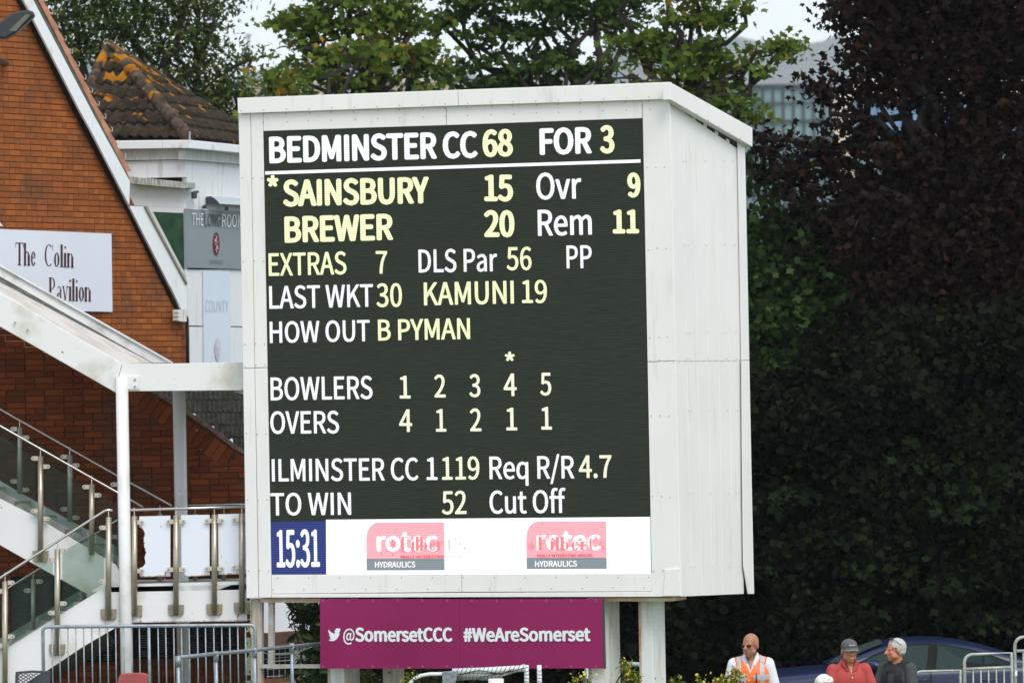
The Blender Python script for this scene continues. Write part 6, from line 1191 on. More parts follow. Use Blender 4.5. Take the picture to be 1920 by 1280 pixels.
# glass
gl = glass_mat('balustrade_glass', (0.80, 0.88, 0.84), 0.10)
def pane(pts, W): return panel('glass_pane', pts, W, 0.012, 0.05, gl, st)
pane([(22, 1094), (99, 1046.5), (99, 1157), (22, 1205)], FA); pane([(117, 1034.5), (195, 987), (195, 1093), (117, 1144)], FA); pane([(-60, 1150), (-1, 1107), (-1, 1216), (-60, 1254)], FA)
pane([(-60, 782), (67, 857), (67, 956), (-60, 884)], FB); pane([(84, 866), (163, 912), (163, 1010), (84, 965)], FB); pane([(180, 922), (238, 955), (238, 1050), (180, 1020)], FB)
pane([(-60, 760), (30, 808), (30, 912), (-60, 862)], FC); pane([(44, 815), (125, 860), (125, 960), (44, 918)], FC)
pane([(72, 1078), (150, 1030), (150, 1120), (72, 1168)], G68); pane([(-20, 1130), (56, 1088), (56, 1180), (-20, 1222)], G68)
pane([(213, 970), (240, 970), (240, 1080), (213, 1085)], FC)
inf = mat('rust_edged_white', (0.72, 0.76, 0.82), .45, rust=.10, rust_scale=8)
bite = [(261, 967.5), (319.5, 966), (319.5, 1080), (262, 1081), (262, 1064), (268, 1062), (273, 1055), (271, 1045), (273.5, 1036), (270, 1024), (269, 1008), (271, 1000), (267, 991), (261, 987)]
panel('infill_panel', bite, FA, .006, .04, inf, st)
panel('infill_panel', [(339.5, 965), (393, 964.5), (393, 1078.5), (352, 1080), (340.5, 1072)], FA, .006, .04, inf, st)
panel('infill_panel', [(408.6, 963.6), (448, 962.5), (449, 1075.5), (410, 1077)], FA, .006, .04, inf, st)
panel('infill_panel', [(459, 962), (470, 962), (470, 1075), (459, 1075)], FA, .006, .04, inf, st)
rs = mat('rust_edge', (0.36, 0.12, 0.025), .8, var=.5, vscale=30)
rnd = random.Random(3)
def ragged(pts, W, off, w):
    mb = MB()
    for (x0, y0), (x1, y1) in zip(pts[:-1], pts[1:]):
        n = max(1, int(math.hypot(x1 - x0, y1 - y0) / 5))
        for i in range(n):
            ta, tb = i / n, (i + rnd.uniform(.5, 1.0)) / n; ww = rnd.uniform(.25, 1) * w
            ax, ay, bx, by = x0 + (x1 - x0) * ta, y0 + (y1 - y0) * ta, x0 + (x1 - x0) * tb, y0 + (y1 - y0) * tb
            nx, ny = (y1 - y0), -(x1 - x0); l = math.hypot(nx, ny); nx, ny = nx / l * ww, ny / l * ww
            mb.poly([W(ax, ay, off), W(bx, by, off), W(bx + nx, by + ny, off), W(ax + nx, ay + ny, off)])
    return mb
ragged(bite[8:14] + [], FA, .043, -2.0).build('rust', rs, st)['kind'] = 'stuff'
ragged([(262, 1080.5), (319, 1079.5)], FA, .044, 2).build('rust', rs, st)['kind'] = 'stuff'
ragged([(352, 1079.5), (392, 1078.5), (410, 1076.5), (448, 1075)], FA, .045, 1.8).build('rust', rs, st)['kind'] = 'stuff'
ragged([(241, 1166), (330, 1165), (400, 1164), (462, 1162)], FA, .004, 1.6).build('rust', rs, st)['kind'] = 'stuff'
for x, y in ((264, 1150), (445, 1150), (309, 1071)): 
    ragged([(x, y), (x - 1, y + 17)], FA, .046 if y < 1100 else .005, 4).build('rust', rs, st)['kind'] = 'stuff'

# ------------------------------------------------------------------ low building glimpsed under the board at left
lb = thing('low_building', P(540, 1300, 80), 'low white walled building with brown roof edge seen under the scoreboard', 'building')
FD = Front(79)
panel('wall', [(470, 1100), (640, 1100), (640, 1177), (470, 1189)], FD, .2, 0, mat('lilac_white', (0.74, 0.75, 0.80), .6), lb)
panel('roof_edge', [(470, 1189), (640, 1177), (640, 1203), (470, 1213)], FD, .3, .3, mat('brown_edge', (0.09, 0.045, 0.025), .8, var=.3, vscale=5), lb)
panel('wall', [(470, 1213), (640, 1203), (640, 1262), (470, 1275)], FD, .2, -.1, mat('lilac_white', (0.7, 0.7, 0.75), .6), lb)
panel('window', [(478, 1214), (546, 1209.5), (546, 1267), (478, 1272.5)], FD, .05, -.05, mat('dark_pane', (0.012, 0.014, 0.018), .15), lb)
for k in range(6): panel('glazing_bar', [(480 + k * 10.8, 1213), (481 + k * 10.8, 1213), (481 + k * 10.8, 1271), (480 + k * 10.8, 1271)], FD, .03, -.02, mat('bar_grey', (.35, .36, .38), .5), lb)
panel('glazing_bar', [(478, 1236), (546, 1230), (546, 1231.2), (478, 1237.2)], FD, .03, -.015, MATS['bar_grey'], lb)
panel('plinth', [(470, 1276), (640, 1263), (640, 1420), (470, 1420)], FD, .3, .1, mat('plinth_brick', (0.16, 0.06, 0.03), .9, var=.3, vscale=6), lb)
wire = thing('mesh_fence', P(570, 1300, 77), 'thin wire mesh in front of the low white building', 'fence')
FW = Front(77)
for k in range(7): MB().tube([FW(553 + k * 10.5, 1212), FW(553 + k * 10.5, 1330)], .006, 5).build('wire', mat('wire_grey', (.3, .3, .3), .5), wire)
for k in range(5): MB().tube([FW(500, 1226 + k * 14), FW(640, 1217 + k * 14)], .005, 5).build('wire', MATS['wire_grey'], wire)
rng_b = np.random.default_rng(77)
def bush(name, label, Y, px, blobs, size, m, seed, per=16, spread=.1, dens=.9, shape=ASH, flowers=None):
    rng = np.random.default_rng(seed); b = P(px, HOR, Y); b.z = gz(b.x, b.y)
    t = thing(name, b, label, 'shrub'); pts = spray_points(blobs, Y, .5, dens, rng); pts = np.array([p for p in pts if p[2] > b.z])
    leaves('foliage', pts, per, spread, size, shape, m, t, .4, rng, .9)
    s_ = MB()
    for bl in blobs[:6]: 
        c = P(bl[0], bl[1], Y); limb(s_, (b.x + rng.normal() * .1, b.y, b.z - .05), c, .02, .006, rng, .4, 5)
    s_.build('stem', bark, t, True)['kind'] = 'stuff'
    if flowers:
        leaves('flowers', pts[rng.permutation(len(pts))[:flowers[0]]], 3, .06, flowers[1], MAPLE, leaf_mat('yellow_flower', [(0, (.55, .38, .03)), (1, (.7, .6, .15))], .2), t, .3, rng, .9)
    return t
bush('evergreen_shrub', 'dark glossy evergreen shrub against the low white building', 74, 590, [(598, 1150, 38), (592, 1200, 26), (605, 1240, 36), (620, 1180, 40), (560, 1134, 9), (575, 1133, 16), (600, 1300, 60), (640, 1250, 50), (572, 1172, 10), (580, 1160, 14)], .085, leaf_mat('evergreen_leaf', [(0, (.008, .018, .008)), (.8, (.02, .045, .015)), (1, (.09, .13, .03))], .15), 41)
fl_leaf = leaf_mat('flower_bush_leaf', [(0, (.03, .06, .01)), (.6, (.10, .14, .02)), (1, (.30, .30, .04))], .3)
bush('flowering_shrub', 'yellow green flowering shrub between the two right hand board legs', 62, 1182, [(1173, 1262, 10), (1188, 1275, 14), (1172, 1250, 4), (1192, 1264, 5), (1180, 1295, 22), (1173, 1241, 2.5)], .030, fl_leaf, 42, per=12, spread=.03, dens=4.0, flowers=(26, .022))
bush('flowering_shrub', 'yellow flowering shrub in front of the man in the orange vest', 56.6, 1375, [(1355, 1278, 9), (1372, 1272, 8), (1385, 1268, 6), (1366, 1290, 20), (1340, 1284, 8), (1385, 1290, 14), (1376, 1262, 3)], .026, fl_leaf, 43, per=12, spread=.03, dens=5.0, flowers=(50, .022))
bush('flowering_shrub', 'small yellow flowering tips beside the right banner post', 61, 1268, [(1262, 1278, 5), (1272, 1288, 9), (1255, 1292, 9), (1310, 1280, 6), (1320, 1290, 9), (1290, 1300, 14)], .026, fl_leaf, 44, per=10, spread=.03, dens=4.0, flowers=(12, .02))
bush('flowering_shrub', 'small pale flowering tips left of the cream board leg', 60.5, 1095, [(1080, 1277, 5), (1101, 1272, 5), (1092, 1290, 12), (770, 1270, 8)], .026, fl_leaf, 45, per=10, spread=.03, dens=4.0, flowers=(12, .02))
bush('grassy_shrub', 'strappy grass and shrub leaves under the left half of the banner', 66.6, 690, [(690, 1268, 14), (760, 1262, 26), (785, 1275, 26), (690, 1290, 26), (800, 1300, 40)], .09, leaf_mat('strappy_leaf', [(0, (.02, .03, .008)), (1, (.16, .17, .04))], .2), 46, per=10, spread=.08, dens=1.6, shape=[(0, 1.6, 0), (-.1, 0, 0), (0, -1.0, 0), (.1, 0, 0)])

# ================================================================== BARRIERS, RAILS, CHAIRS
galv = mat('galvanised', (0.28, 0.33, 0.36), 0.45, metal=0.55, var=0.22, vscale=14)
galv_l = mat('galvanised_mossy', (0.40, 0.43, 0.38), 0.55, metal=0.3, var=0.25, vscale=16, dirt=(.22, .23, .17), dirt_amt=.5, dirt_scale=12)
def to_ground(W, x, off=0.0):
    p = W(x, HOR, off); return gz(p.x, p.y)
def crowd_barrier(label, Y, xl, xr, yl, yr, bars, m, group=None, rad=9, mid=None, second=None, rt=0.021, mirror=True):
    """portable barrier: bent tube frame, upright bars, feet"""
    W = Front(Y); b = W((xl + xr) / 2, HOR); b.z = gz(b.x, b.y)
    t = thing('crowd_barrier', b, label, 'barrier', group); zg = b.z
    tl, tr = W(xl, yl), W(xr, yr); s = Y / FPX
    low = zg + 0.16
    path = [Vector((tl.x, tl.y, zg + .02)), Vector((tl.x, tl.y, tl.z - rad * s))]
    for k in (1, 2, 3): a = k * math.pi / 8; path.append(Vector((tl.x + rad * s * (1 - math.cos(a)), tl.y, tl.z - rad * s * (1 - math.sin(a)))))
    path.append(Vector((tl.x + rad * s, tl.y, tl.z)))
    if mirror:
        path.append(Vector((tr.x - rad * s, tr.y, tr.z)))
        for k in (3, 2, 1): a = k * math.pi / 8; path.append(Vector((tr.x - rad * s * (1 - math.cos(a)), tr.y, tr.z - rad * s * (1 - math.sin(a)))))
        path += [Vector((tr.x, tr.y, tr.z - rad * s)), Vector((tr.x, tr.y, zg + .02))]
    else:
        path += [Vector((tr.x, tr.y, tr.z)), Vector((tr.x, tr.y, zg + .02))]
    MB().tube(path, rt, 10).build('frame', m, t, True)
    MB().tube([Vector((tl.x, tl.y, low)), Vector((tr.x, tr.y, low))], rt * .8, 8).build('bottom_rail', m, t, True)
    if second:
        (ya, yb) = second; MB().tube([W(xl, ya), W(xr, yb)], rt * .95, 8).build('second_rail', m, t, True)
    for x in bars:
        f = (x - xl) / (xr - xl); zt = (W(x, (second[0] + (second[1] - second[0]) * f) if second else yl + (yr - yl) * f)).z
        p = W(x, 1200); MB().tube([Vector((p.x, p.y, zt)), Vector((p.x, p.y, low))], .0085, 6).build('bar', m, t, True)
    if mid:
        for x in mid:
            p = W(x, (yl + yr) / 2); MB().tube([Vector((p.x, p.y, p.z)), Vector((p.x, p.y, low))], rt * .85, 8).build('mid_post', m, t, True)
    for x in (tl.x + .2, tr.x - .2):
        MB().box((x, tl.y, zg + .03), .05, .6, .03).build('foot', m, t)
    return t
crowd_barrier('long galvanised crowd barrier in front of the staircase at lower left', 64.1, 80, 478, 1174.5, 1171, [97.7, 111.8, 127.6, 142.3, 157, 172.4, 186.8, 202, 217, 232, 247, 261.5, 296.6, 311, 326, 340.5, 355, 370.6, 385.5, 401, 416, 431, 446, 460.6], galv, mid=[279])
RB = 'stepped crowd barriers at the lower right'
crowd_barrier('lowest stepped crowd barrier beside the man in the dark shirt', 61.6, 1713, 1800, 1258.5, 1255.5, [1728, 1743, 1757, 1772, 1786], galv_l, RB, rad=15, rt=.018, mirror=False, second=(1290, 1287))
crowd_barrier('middle stepped crowd barrier with arched end across the blue car', 61.6, 1808, 1896, 1226.5, 1223, [1823.5, 1838, 1852.5, 1867, 1881.5], galv_l, RB, rad=15, rt=.018, mirror=False, second=(1254, 1250))
crowd_barrier('highest stepped crowd barrier cut by the right picture edge', 61.6, 1902.5, 1990, 1194, 1190, [1918, 1933, 1947, 1962, 1976], galv_l, RB, rad=16, rt=.018, mirror=False, second=(1220, 1217))
tg = thing('cable_tag', Front(61.5)(1905, 1270), 'tiny white tag on the tallest stepped barrier post', 'tag')
panel('plate', [(1903, 1256), (1907.5, 1256), (1907.5, 1266), (1903, 1266)], Front(61.5), .01, 0, paint, tg)
# tubular guard rail running to the banner
FR = Front(60.8)
def RL(x, y): return P(x, y, 60.5 + (x - 334) * 5.9 / 278)
gr = thing('guard_rail', Vector((FR(460, HOR).x, 60.8, gz(FR(460, HOR).x, 60.8))), 'sloping galvanised tube guard rail running behind the banner edge', 'railing')
MB().tube([RL(334, 1232), RL(401, 1225), RL(470, 1219), RL(545, 1211), RL(625, 1204)], .0215, 10).build('rail', galv, gr, True)
for x, y in ((334, 1236), (405, 1227), (477, 1220), (547, 1212)):
    a = RL(x, y); g = gz(a.x, a.y)
    o = MB().tube([a, (a.x, a.y, g)], .0205, 10).build('post', galv, gr, True)
    MB().tube([a + Vector((0, 0, .04)), a + Vector((0, 0, -.07))], [.031, .029], 10).build('clamp_fitting', galv, o, True)
r2 = thing('guard_rail', Vector((Front(70)(1180, HOR).x, 70, -.3)), 'short grey rail glimpsed between the two right hand board legs', 'railing')
MB().tube([Front(70)(1080, 1240), Front(70)(1215, 1245.5)], .028, 8).build('rail', mat('rail_pale', (.5, .54, .58), .4, metal=.4), r2, True)
for x in (1100, 1205): p = Front(70)(x, 1243); MB().tube([p, (p.x, p.y, gz(p.x, p.y))], .025, 8).build('post', MATS['rail_pale'], r2, True)
# chain hung behind the rail
ch = thing('chain', FW(500, 1224), 'thin sagging chain below the guard rail near the board leg', 'chain')
lk = MB()
for k in range(34):
    t = k / 33; x = 492 + 92 * t; y = 1226 - 10 * t + 9 * math.sin(math.pi * t) - 4; W = Front(64.2); c = W(x, y)
    d = Vector((.011, 0, 0)) if k % 2 else Vector((.011, .006, 0)); lk.tube([c - d, c - d * .3 + Vector((0, 0, .006)), c + d, c - d * .3 - Vector((0, 0, .006)), c - d], .0022, 4)
lk.build('links', mat('chain_grey', (.3, .3, .3), .5, metal=.5), ch)['kind'] = 'stuff'
# plastic chairs
FCH = Front(56.5)
c1 = thing('plastic_chair', Vector((FCH(60, HOR).x, 56.8, gz(FCH(60, HOR).x, 56.8))), 'dark grey plastic chair with lattice back at the lower left', 'chair')
pl = mat('grey_plastic', (0.040, 0.046, 0.055), .45)
def chair_legs(c, W, x0, x1, zseat, m):
    g = c.location.z; a, b = W(x0, 1270), W(x1, 1270)
    for x in (a.x, b.x):
        for dy in (0.0, -0.42): MB().tube([(x, a.y + dy, g), (x, a.y + dy, g + zseat)], .018, 8).build('leg', m, c, True)
    MB().box(((a.x + b.x) / 2, a.y - .21, g + zseat), abs(b.x - a.x) + .04, .44, .03).build('seat', m, c, bevel=.008)
fr_ = MB(); fo = [(29, 1258.3), (33, 1256.8), (60, 1256), (90, 1256.3), (94, 1258)]
panel('top_rail', [(29, 1258.5), (60, 1256), (94, 1257.5), (94, 1262), (60, 1260.6), (29.5, 1263)], FCH, .03, 0, pl, c1, bevel=.004)
panel('back_post', [(28.5, 1262), (34.5, 1262), (34, 1330), (27.5, 1330)], FCH, .03, -.001, pl, c1, bevel=.004)
panel('back_post', [(78, 1261), (94.5, 1261.5), (92, 1330), (60, 1330), (64, 1280)], FCH, .03, -.001, pl, c1, bevel=.004)
lat = MB()
for k in range(-4, 12):
    for sgn_ in (1, -1):
        x0 = 20 + k * 9.5; pts = []
        a, b = (x0, 1262), (x0 + sgn_ * 40, 1262 + 26)
        def clampx(p, q):
            (xa, ya), (xb, yb) = p, q
            if max(xa, xb) < 33 or min(xa, xb) > 82: return None
            def at(x): t = (x - xa) / (xb - xa); return (x, ya + (yb - ya) * t)
            if xa < 33: p = at(33)
            if xb < 33: q = at(33)
            if xa > 82: p = at(82)
            if xb > 82: q = at(82)
            return p, q
        r_ = clampx(a, b)
        if r_: lat.tube([FCH(*r_[0], -.012), FCH(*r_[1], -.012)], .0055, 5)
lat.build('lattice', pl, c1)['kind'] = 'stuff'
chair_legs(c1, FCH, 31, 92, .43, pl)
F2 = Front(57.5)
c2 = thing('plastic_chair', Vector((F2(250, HOR).x, 57.8, gz(F2(250, HOR).x, 57.8))), 'faded red plastic chair in front of the crowd barrier', 'chair')
rp = mat('faded_red', (0.33, 0.065, 0.060), .5, var=.1, vscale=6)
panel('backrest', [(221, 1275), (223, 1267), (228, 1262.6), (236, 1261), (266, 1260.5), (275, 1262), (279, 1266), (277.5, 1275), (270, 1330), (214, 1330)], F2, .03, 0, rp, c2, bevel=.01)
chair_legs(c2, F2, 222, 272, .43, rp)
# net trolley: white tube frame wrapped in black net
FN = Front(61.0)
nt_ = thing('net_trolley', Vector((FN(900, HOR).x, 61, gz(FN(900, HOR).x, 61))), 'white tubular frame wrapped in black netting under the banner', 'trolley')
tw_ = mat('white_tube', (0.66, 0.68, 0.68), .4, dirt=(.4, .4, .38), dirt_amt=.4, dirt_scale=8)
g_ = nt_.location.z
def tubep(name, pts, r, m=tw_): return MB().tube([FN(x, y, o) for x, y, o in pts], r, 10).build(name, m, nt_, True)
tubep('bent_tube', [(745, 1330, 0), (768, 1281, 0), (778, 1271, 0), (790, 1265.5, 0), (806, 1263, 0), (836, 1262.5, 0)], .021)
tubep('top_tube', [(848, 1258.5, 0), (905, 1256.5, 0), (985, 1252, 0)], .036)
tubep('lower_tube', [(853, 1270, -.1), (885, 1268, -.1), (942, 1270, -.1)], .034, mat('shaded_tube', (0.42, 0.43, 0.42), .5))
tubep('bent_tube', [(942, 1262, 0), (955, 1258, -.1), (985, 1249, -.1)], .03)
for x in (987, 1011): tubep('upright', [(x, 1246, -.02), (x + 1.5, 1330, -.02)], .026)
panel('cloth_wrap', [(829, 1259), (853, 1257), (858, 1262), (853, 1285), (841, 1290), (829, 1281)], FN, .09, .05, mat('grey_cloth', (.20, .22, .23), .9, var=.4, vscale=25, bump=.8, bscale=30), nt_, bevel=.01)
tubep('padded_cap', [(930, 1271.5, .1), (930, 1330, .1)], .087, mat('cream_pad', (.72, .70, .66), .6))
net = MB()
for k in range(16):
    x = 855 + k * 8.2; y = 1258 - (x - 848) * .045
    net.tube([FN(x + 5, y - 6.5, .02), FN(x + 2, y, .042), FN(x - 1, y + 6.8, .02)], .0035, 4)
for k in range(12):
    x = 858 + k * 7; net.tube([FN(x + 3, 1263, -.08), FN(x, 1269, -.062), FN(x + 2, 1275, -.08)], .003, 4)
net.tube([FN(848, 1271, .02), FN(870, 1262, .03), FN(895, 1256, .05), FN(920, 1259, .05), FN(940, 1264, .04), (FN(965, 1252, .03))], .005, 4)
net.tube([FN(880, 1280, .02), FN(905, 1268, .03), FN(940, 1262, .05), FN(990, 1250, .05)], .004, 4)
for x in (988, 1012):
    for k in range(5): net.tube([FN(x - 4, 1256 + 7 * k, .02), FN(x, 1259 + 6 * k, .03), FN(x + 5, 1254 + 9 * k, .02)], .0035, 4)
net.build('netting', mat('black_net', (.012, .012, .014), .8), nt_)['kind'] = 'stuff'

# ================================================================== THE BLUE CAR
def build_car():
    Y0 = 75.4; s = FPX / Y0; W = Front(Y0); g = -0.61
    x_of = lambda px: W(px, HOR).x
    b = Vector((x_of(1650), Y0 + .9, g))
    t = thing('parked_car', b, 'dark blue saloon car parked behind the men with its nose to the left', 'car')
    blue = mat('blue_paint', (0.012, 0.021, 0.058), .3, var=.05, vscale=2, spec=.3); 
    blue.node_tree.nodes['Principled BSDF'].inputs['Coat Weight'].default_value = .25
    dgl = mat('car_glass', (0.020, 0.038, 0.038), .12, spec=.03); trim = mat('car_trim', (0.012, 0.012, 0.013), .6, spec=.08); chrome = mat('car_chrome', (.5, .5, .5), .2, metal=.9)
    # stations along the car: (px, z bottom, z belt(shoulder), z top of body, half width)
    st_ = [(1328, .30, .52, .60, .50), (1340, .22, .62, .72, .74), (1372, .18, .74, .83, .86), (1420, .18, .80, .90, .90), (1480, .18, .84, .95, .91), (1545, .18, .88, .985, .92), (1640, .18, .92, .995, .93), (1740, .18, .94, 1.0, .93), (1840, .18, .96, 1.02, .93), (1900, .20, .97, 1.04, .92), (1950, .26, .95, 1.02, .89), (1978, .34, .86, .96, .80), (1986, .42, .74, .84, .66)]
    v = []; n = 14; f = []
    for px, zb, zs, zt, hw in st_:
        X = x_of(px); prof = [(-hw * .90, zb), (-hw * .985, zb + .18), (-hw * 1.0, zs * .66), (-hw * .985, zs * .86), (-hw * .965, zs), (-hw * .86, zt - .015), (-hw * .45, zt + .02)]
        prof = prof + [(-a, z) for a, z in prof[::-1]]
        for a, z in prof: v.append((X, Y0 + .92 + a, g + z))
    for i in range(len(st_) - 1):
        for j in range(n):
            j2 = (j + 1) % n; f.append((i * n + j, (i + 1) * n + j, (i + 1) * n + j2, i * n + j2))
    f.append(tuple(range(n))[::-1]); f.append(tuple((len(st_) - 1) * n + j for j in range(n)))
    me = bpy.data.meshes.new('body'); me.from_pydata(v, [], f); body = link_mesh('body', me, blue, t, True)
    md = body.modifiers.new('s', 'SUBSURF'); md.levels = 2; md.render_levels = 2
    # greenhouse: lofted with tumblehome; roof line and belt line measured on the near side
    roofl = [(1546, 1254), (1580, 1238), (1615, 1221), (1655, 1206.5), (1695, 1200), (1735, 1198.5), (1780, 1201), (1825, 1209), (1870, 1222), (1910, 1236), (1935, 1246)]
    v = []; f = []; m_ = 8
    for px, py in roofl:
        zt = W(px, py).z - g; zb = 1.0; X = x_of(px); k = max(0.02, (zt - zb))
        tt = k / .45; hwb, hwt = .84, .84 - .20 * tt
        prof = [(-hwb, zb - .02), (-(hwb * .5 + hwt * .5), zb + k * .5), (-hwt, zb + k - .05 * tt), (-hwt * .72, zb + k - .0), (hwt * .72, zb + k), (hwt, zb + k - .05 * tt), ((hwb * .5 + hwt * .5), zb + k * .5), (hwb, zb - .02)]
        for a, z in prof: v.append((X, Y0 + .92 + a, g + z))
    for i in range(len(roofl) - 1):
        for j in range(m_ - 1): f.append((i * m_ + j, (i + 1) * m_ + j, (i + 1) * m_ + j + 1, i * m_ + j + 1))
    me = bpy.data.meshes.new('cabin'); me.from_pydata(v, [], f); cab = link_mesh('cabin', me, blue, t, True)
    md = cab.modifiers.new('s', 'SUBSURF'); md.levels = 2; md.render_levels = 2
    # side windows on the near side: thin panes following the tumblehome, just proud of the cabin
    def sidept(px, py, pr=.012):
        p = W(px, py); z = p.z - g; k = max(0, (z - .98)) / .45
        yy = Y0 + .92 - (.84 - .20 * k * 1.05) - pr
        return P(px, py, yy)
    def pane(name, pts, m, pr): MB().prism([sidept(x, y, pr) for x, y in pts], Vector((0, .02, 0))).build(name, m, t)
    pane('window_surround', [(1583, 1257), (1600, 1246), (1640, 1226), (1672, 1213), (1700, 1207), (1735, 1205), (1775, 1207.5), (1820, 1216), (1860, 1227), (1893, 1240), (1900, 1250), (1896, 1259)], trim, .03)
    pane('window', [(1592, 1255), (1608, 1245), (1645, 1227.5), (1678, 1215), (1704, 1210), (1741, 1208.5), (1737, 1254)], dgl, .04)
    pane('window', [(1758, 1208.8), (1775, 1210), (1818, 1219), (1842, 1226), (1842, 1256), (1755, 1254.5)], dgl, .04)
    pane('window', [(1846, 1227), (1860, 1231), (1888, 1242), (1893, 1252), (1889, 1257), (1846, 1256.3)], dgl, .04)
    # windscreen and rear screen
    def scr(pxs, name):
        v = []; f = []
        for px, py, hw in pxs: z = W(px, py).z + .012; v += [(x_of(px) - .01, Y0 + .92 - hw, z), (x_of(px) - .01, Y0 + .92, z + .02), (x_of(px) - .01, Y0 + .92 + hw, z)]
        for i in range(len(pxs) - 1): k = i * 3; f += [(k, k + 1, k + 4, k + 3), (k + 1, k + 2, k + 5, k + 4)]
        MB_ = MB(); MB_.v = v; MB_.f = f; MB_.build(name, mat('screen_glass', (0.08, 0.11, 0.115), .12, spec=.08), t, True)
    scr([(1548, 1255, .72), (1582, 1238.5, .70), (1617, 1221.5, .66), (1650, 1209, .62)], 'windscreen')
    # waist line crease, door gaps, sill, wheels, lights, mirror
    for x in (1600, 1745): MB().prism([W(x, 1258, .02), W(x + 1.2, 1258, .02), W(x + 3.5, 1330, .04), W(x + 2.3, 1330, .04)], Vector((0, .02, 0))).build('door_gap', trim, t)
    for x, y in ((1715, 1275), (1838, 1275)): MB().tube([W(x, y, .06), W(x + 4, y - .8, .07), (W(x + 22, y - .8, .07)), W(x + 26, y, .06)], .012, 6).build('door_handle', blue, t, True)
    mr = MB(); 
    for i, (a, b_, c) in enumerate([(0, 0, 0)]): pass
    bm = bmesh.new(); bmesh.ops.create_icosphere(bm, subdivisions=3, radius=1.0)
    c = P(1642, 1247, Y0 - .12)
    for vv in bm.verts:
        x, y, z = vv.co; vv.co = Vector((c.x + x * .125 * (1 - .25 * z), c.y + y * .11, c.z + z * .075 + .03 * (-x) * (1 if z > 0 else .2)))
    me = bpy.data.meshes.new('mirror'); bm.to_mesh(me); bm.free(); link_mesh('mirror', me, blue, t, True)
    MB().prism([P(1628, 1253, Y0 - .1), P(1658, 1253, Y0 - .1), P(1656, 1258, Y0 - .02), P(1634, 1258, Y0 - .02)], Vector((0, .1, 0))).build('mirror_foot', trim, t)
    for px in (1432, 1880):
        X = x_of(px)
        for yy in (Y0 + .12, Y0 + 1.72):
            w = MB().tube([(X, yy - .11, g + .33), (X, yy - .09, g + .33), (X, yy + .09, g + .33), (X, yy + .11, g + .33)], [.30, .33, .33, .30], 28).build('wheel', mat('tyre', (.02, .02, .02), .8), t, True)
            for sgn in (-1,):
                rim = MB()
                for k in range(10):
                    a = k * math.pi / 5; rim.prism([(X + math.cos(a + d) * r, yy - .125, g + .33 + math.sin(a + d) * r) for d, r in ((-.35, .06), (.35, .06), (.10, .22), (-.10, .22))], Vector((0, .02, 0)))
                rim.disc((X, yy - .115, g + .33), (0, -1, 0), .065, .02, 12)
                rim.build('rim', chrome, w)
    MB().hexa([Vector((x_of(1331), Y0 + .2, g + .62)), Vector((x_of(1362), Y0 + .05, g + .74)), Vector((x_of(1362), Y0 + .05, g + .62)), Vector((x_of(1333), Y0 + .22, g + .54))], [Vector((x_of(1331) + .1, Y0 + .3, g + .62)), Vector((x_of(1362), Y0 + .2, g + .74)), Vector((x_of(1362), Y0 + .2, g + .62)), Vector((x_of(1333) + .1, Y0 + .3, g + .54))]).build('headlight', mat('lamp_glass', (.5, .52, .55), .1), t)
    return t
build_car()

# ================================================================== PEOPLE
def union_mesh(name, prims, voxel, m, parent, origin, yaw, smooth_it=4, cut=None, head=None):
    """prims in the person's own frame (facing -Y): ('e', c, r) ellipsoid, ('c', p0, p1, r0, r1) tapered limb, ('h', ...) head space; one voxel-remeshed surface"""
    bm = bmesh.new()
    def xf(p, hd):
        p = Vector(p)
        if hd and head: p = head @ p
        return p
    for pr in prims:
        hd = pr[0][0] == 'h'; k = pr[0][-1]
        if k == 'e':
            r = bmesh.ops.create_icosphere(bm, subdivisions=3, radius=1.0)
            for v in r['verts']: v.co = xf(Vector((pr[1][0] + v.co.x * pr[2][0], pr[1][1] + v.co.y * pr[2][1], pr[1][2] + v.co.z * pr[2][2])), hd)
        else:
            p0, p1 = xf(pr[1], hd), xf(pr[2], hd); r0, r1 = pr[3], pr[4]; n = 6
            for i in range(n + 1):
                q = p0.lerp(p1, i / n); rr_ = r0 + (r1 - r0) * i / n
                if i < n:
                    L = (p1 - p0).length / n
                r = bmesh.ops.create_icosphere(bm, subdivisions=2, radius=rr_)
                for v in r['verts']: v.co += q
            d = p1 - p0
            if d.length > 1e-4:
                r = bmesh.ops.create_cone(bm, cap_ends=True, segments=16, radius1=r0, radius2=r1, depth=d.length)
                M = Matrix.Translation((p0 + p1) / 2) @ d.to_track_quat('Z', 'Y').to_matrix().to_4x4()
                for v in r['verts']: v.co = M @ v.co
    me = bpy.data.meshes.new(name); bm.to_mesh(me); bm.free()
    o = bpy.data.objects.new(name, me); COL.objects.link(o)
    a = o.modifiers.new('r', 'REMESH'); a.mode = 'VOXEL'; a.voxel_size = voxel
    b = o.modifiers.new('s', 'SMOOTH'); b.iterations = smooth_it; b.factor = .5
    bpy.context.view_layer.update()
    me2 = bpy.data.meshes.new_from_object(o.evaluated_get(bpy.context.evaluated_depsgraph_get()))
    bpy.data.objects.remove(o); bpy.data.meshes.remove(me); me2.name = name
    if cut:
        bm = bmesh.new(); bm.from_mesh(me2)
        kill = [f for f in bm.faces if cut(f.calc_center_median())]
        bmesh.ops.delete(bm, geom=kill, context='FACES'); bm.to_mesh(me2); bm.free()
    me2.transform(Matrix.Translation(origin) @ Matrix.Rotation(yaw, 4, 'Z'))
    ml = m if isinstance(m, list) else [m]
    me2.materials.clear()
    for x in ml: me2.materials.append(x)
    o = bpy.data.objects.new(name, me2); COL.objects.link(o)
    for p in me2.polygons: p.use_smooth = True
    adopt(o, parent); return o
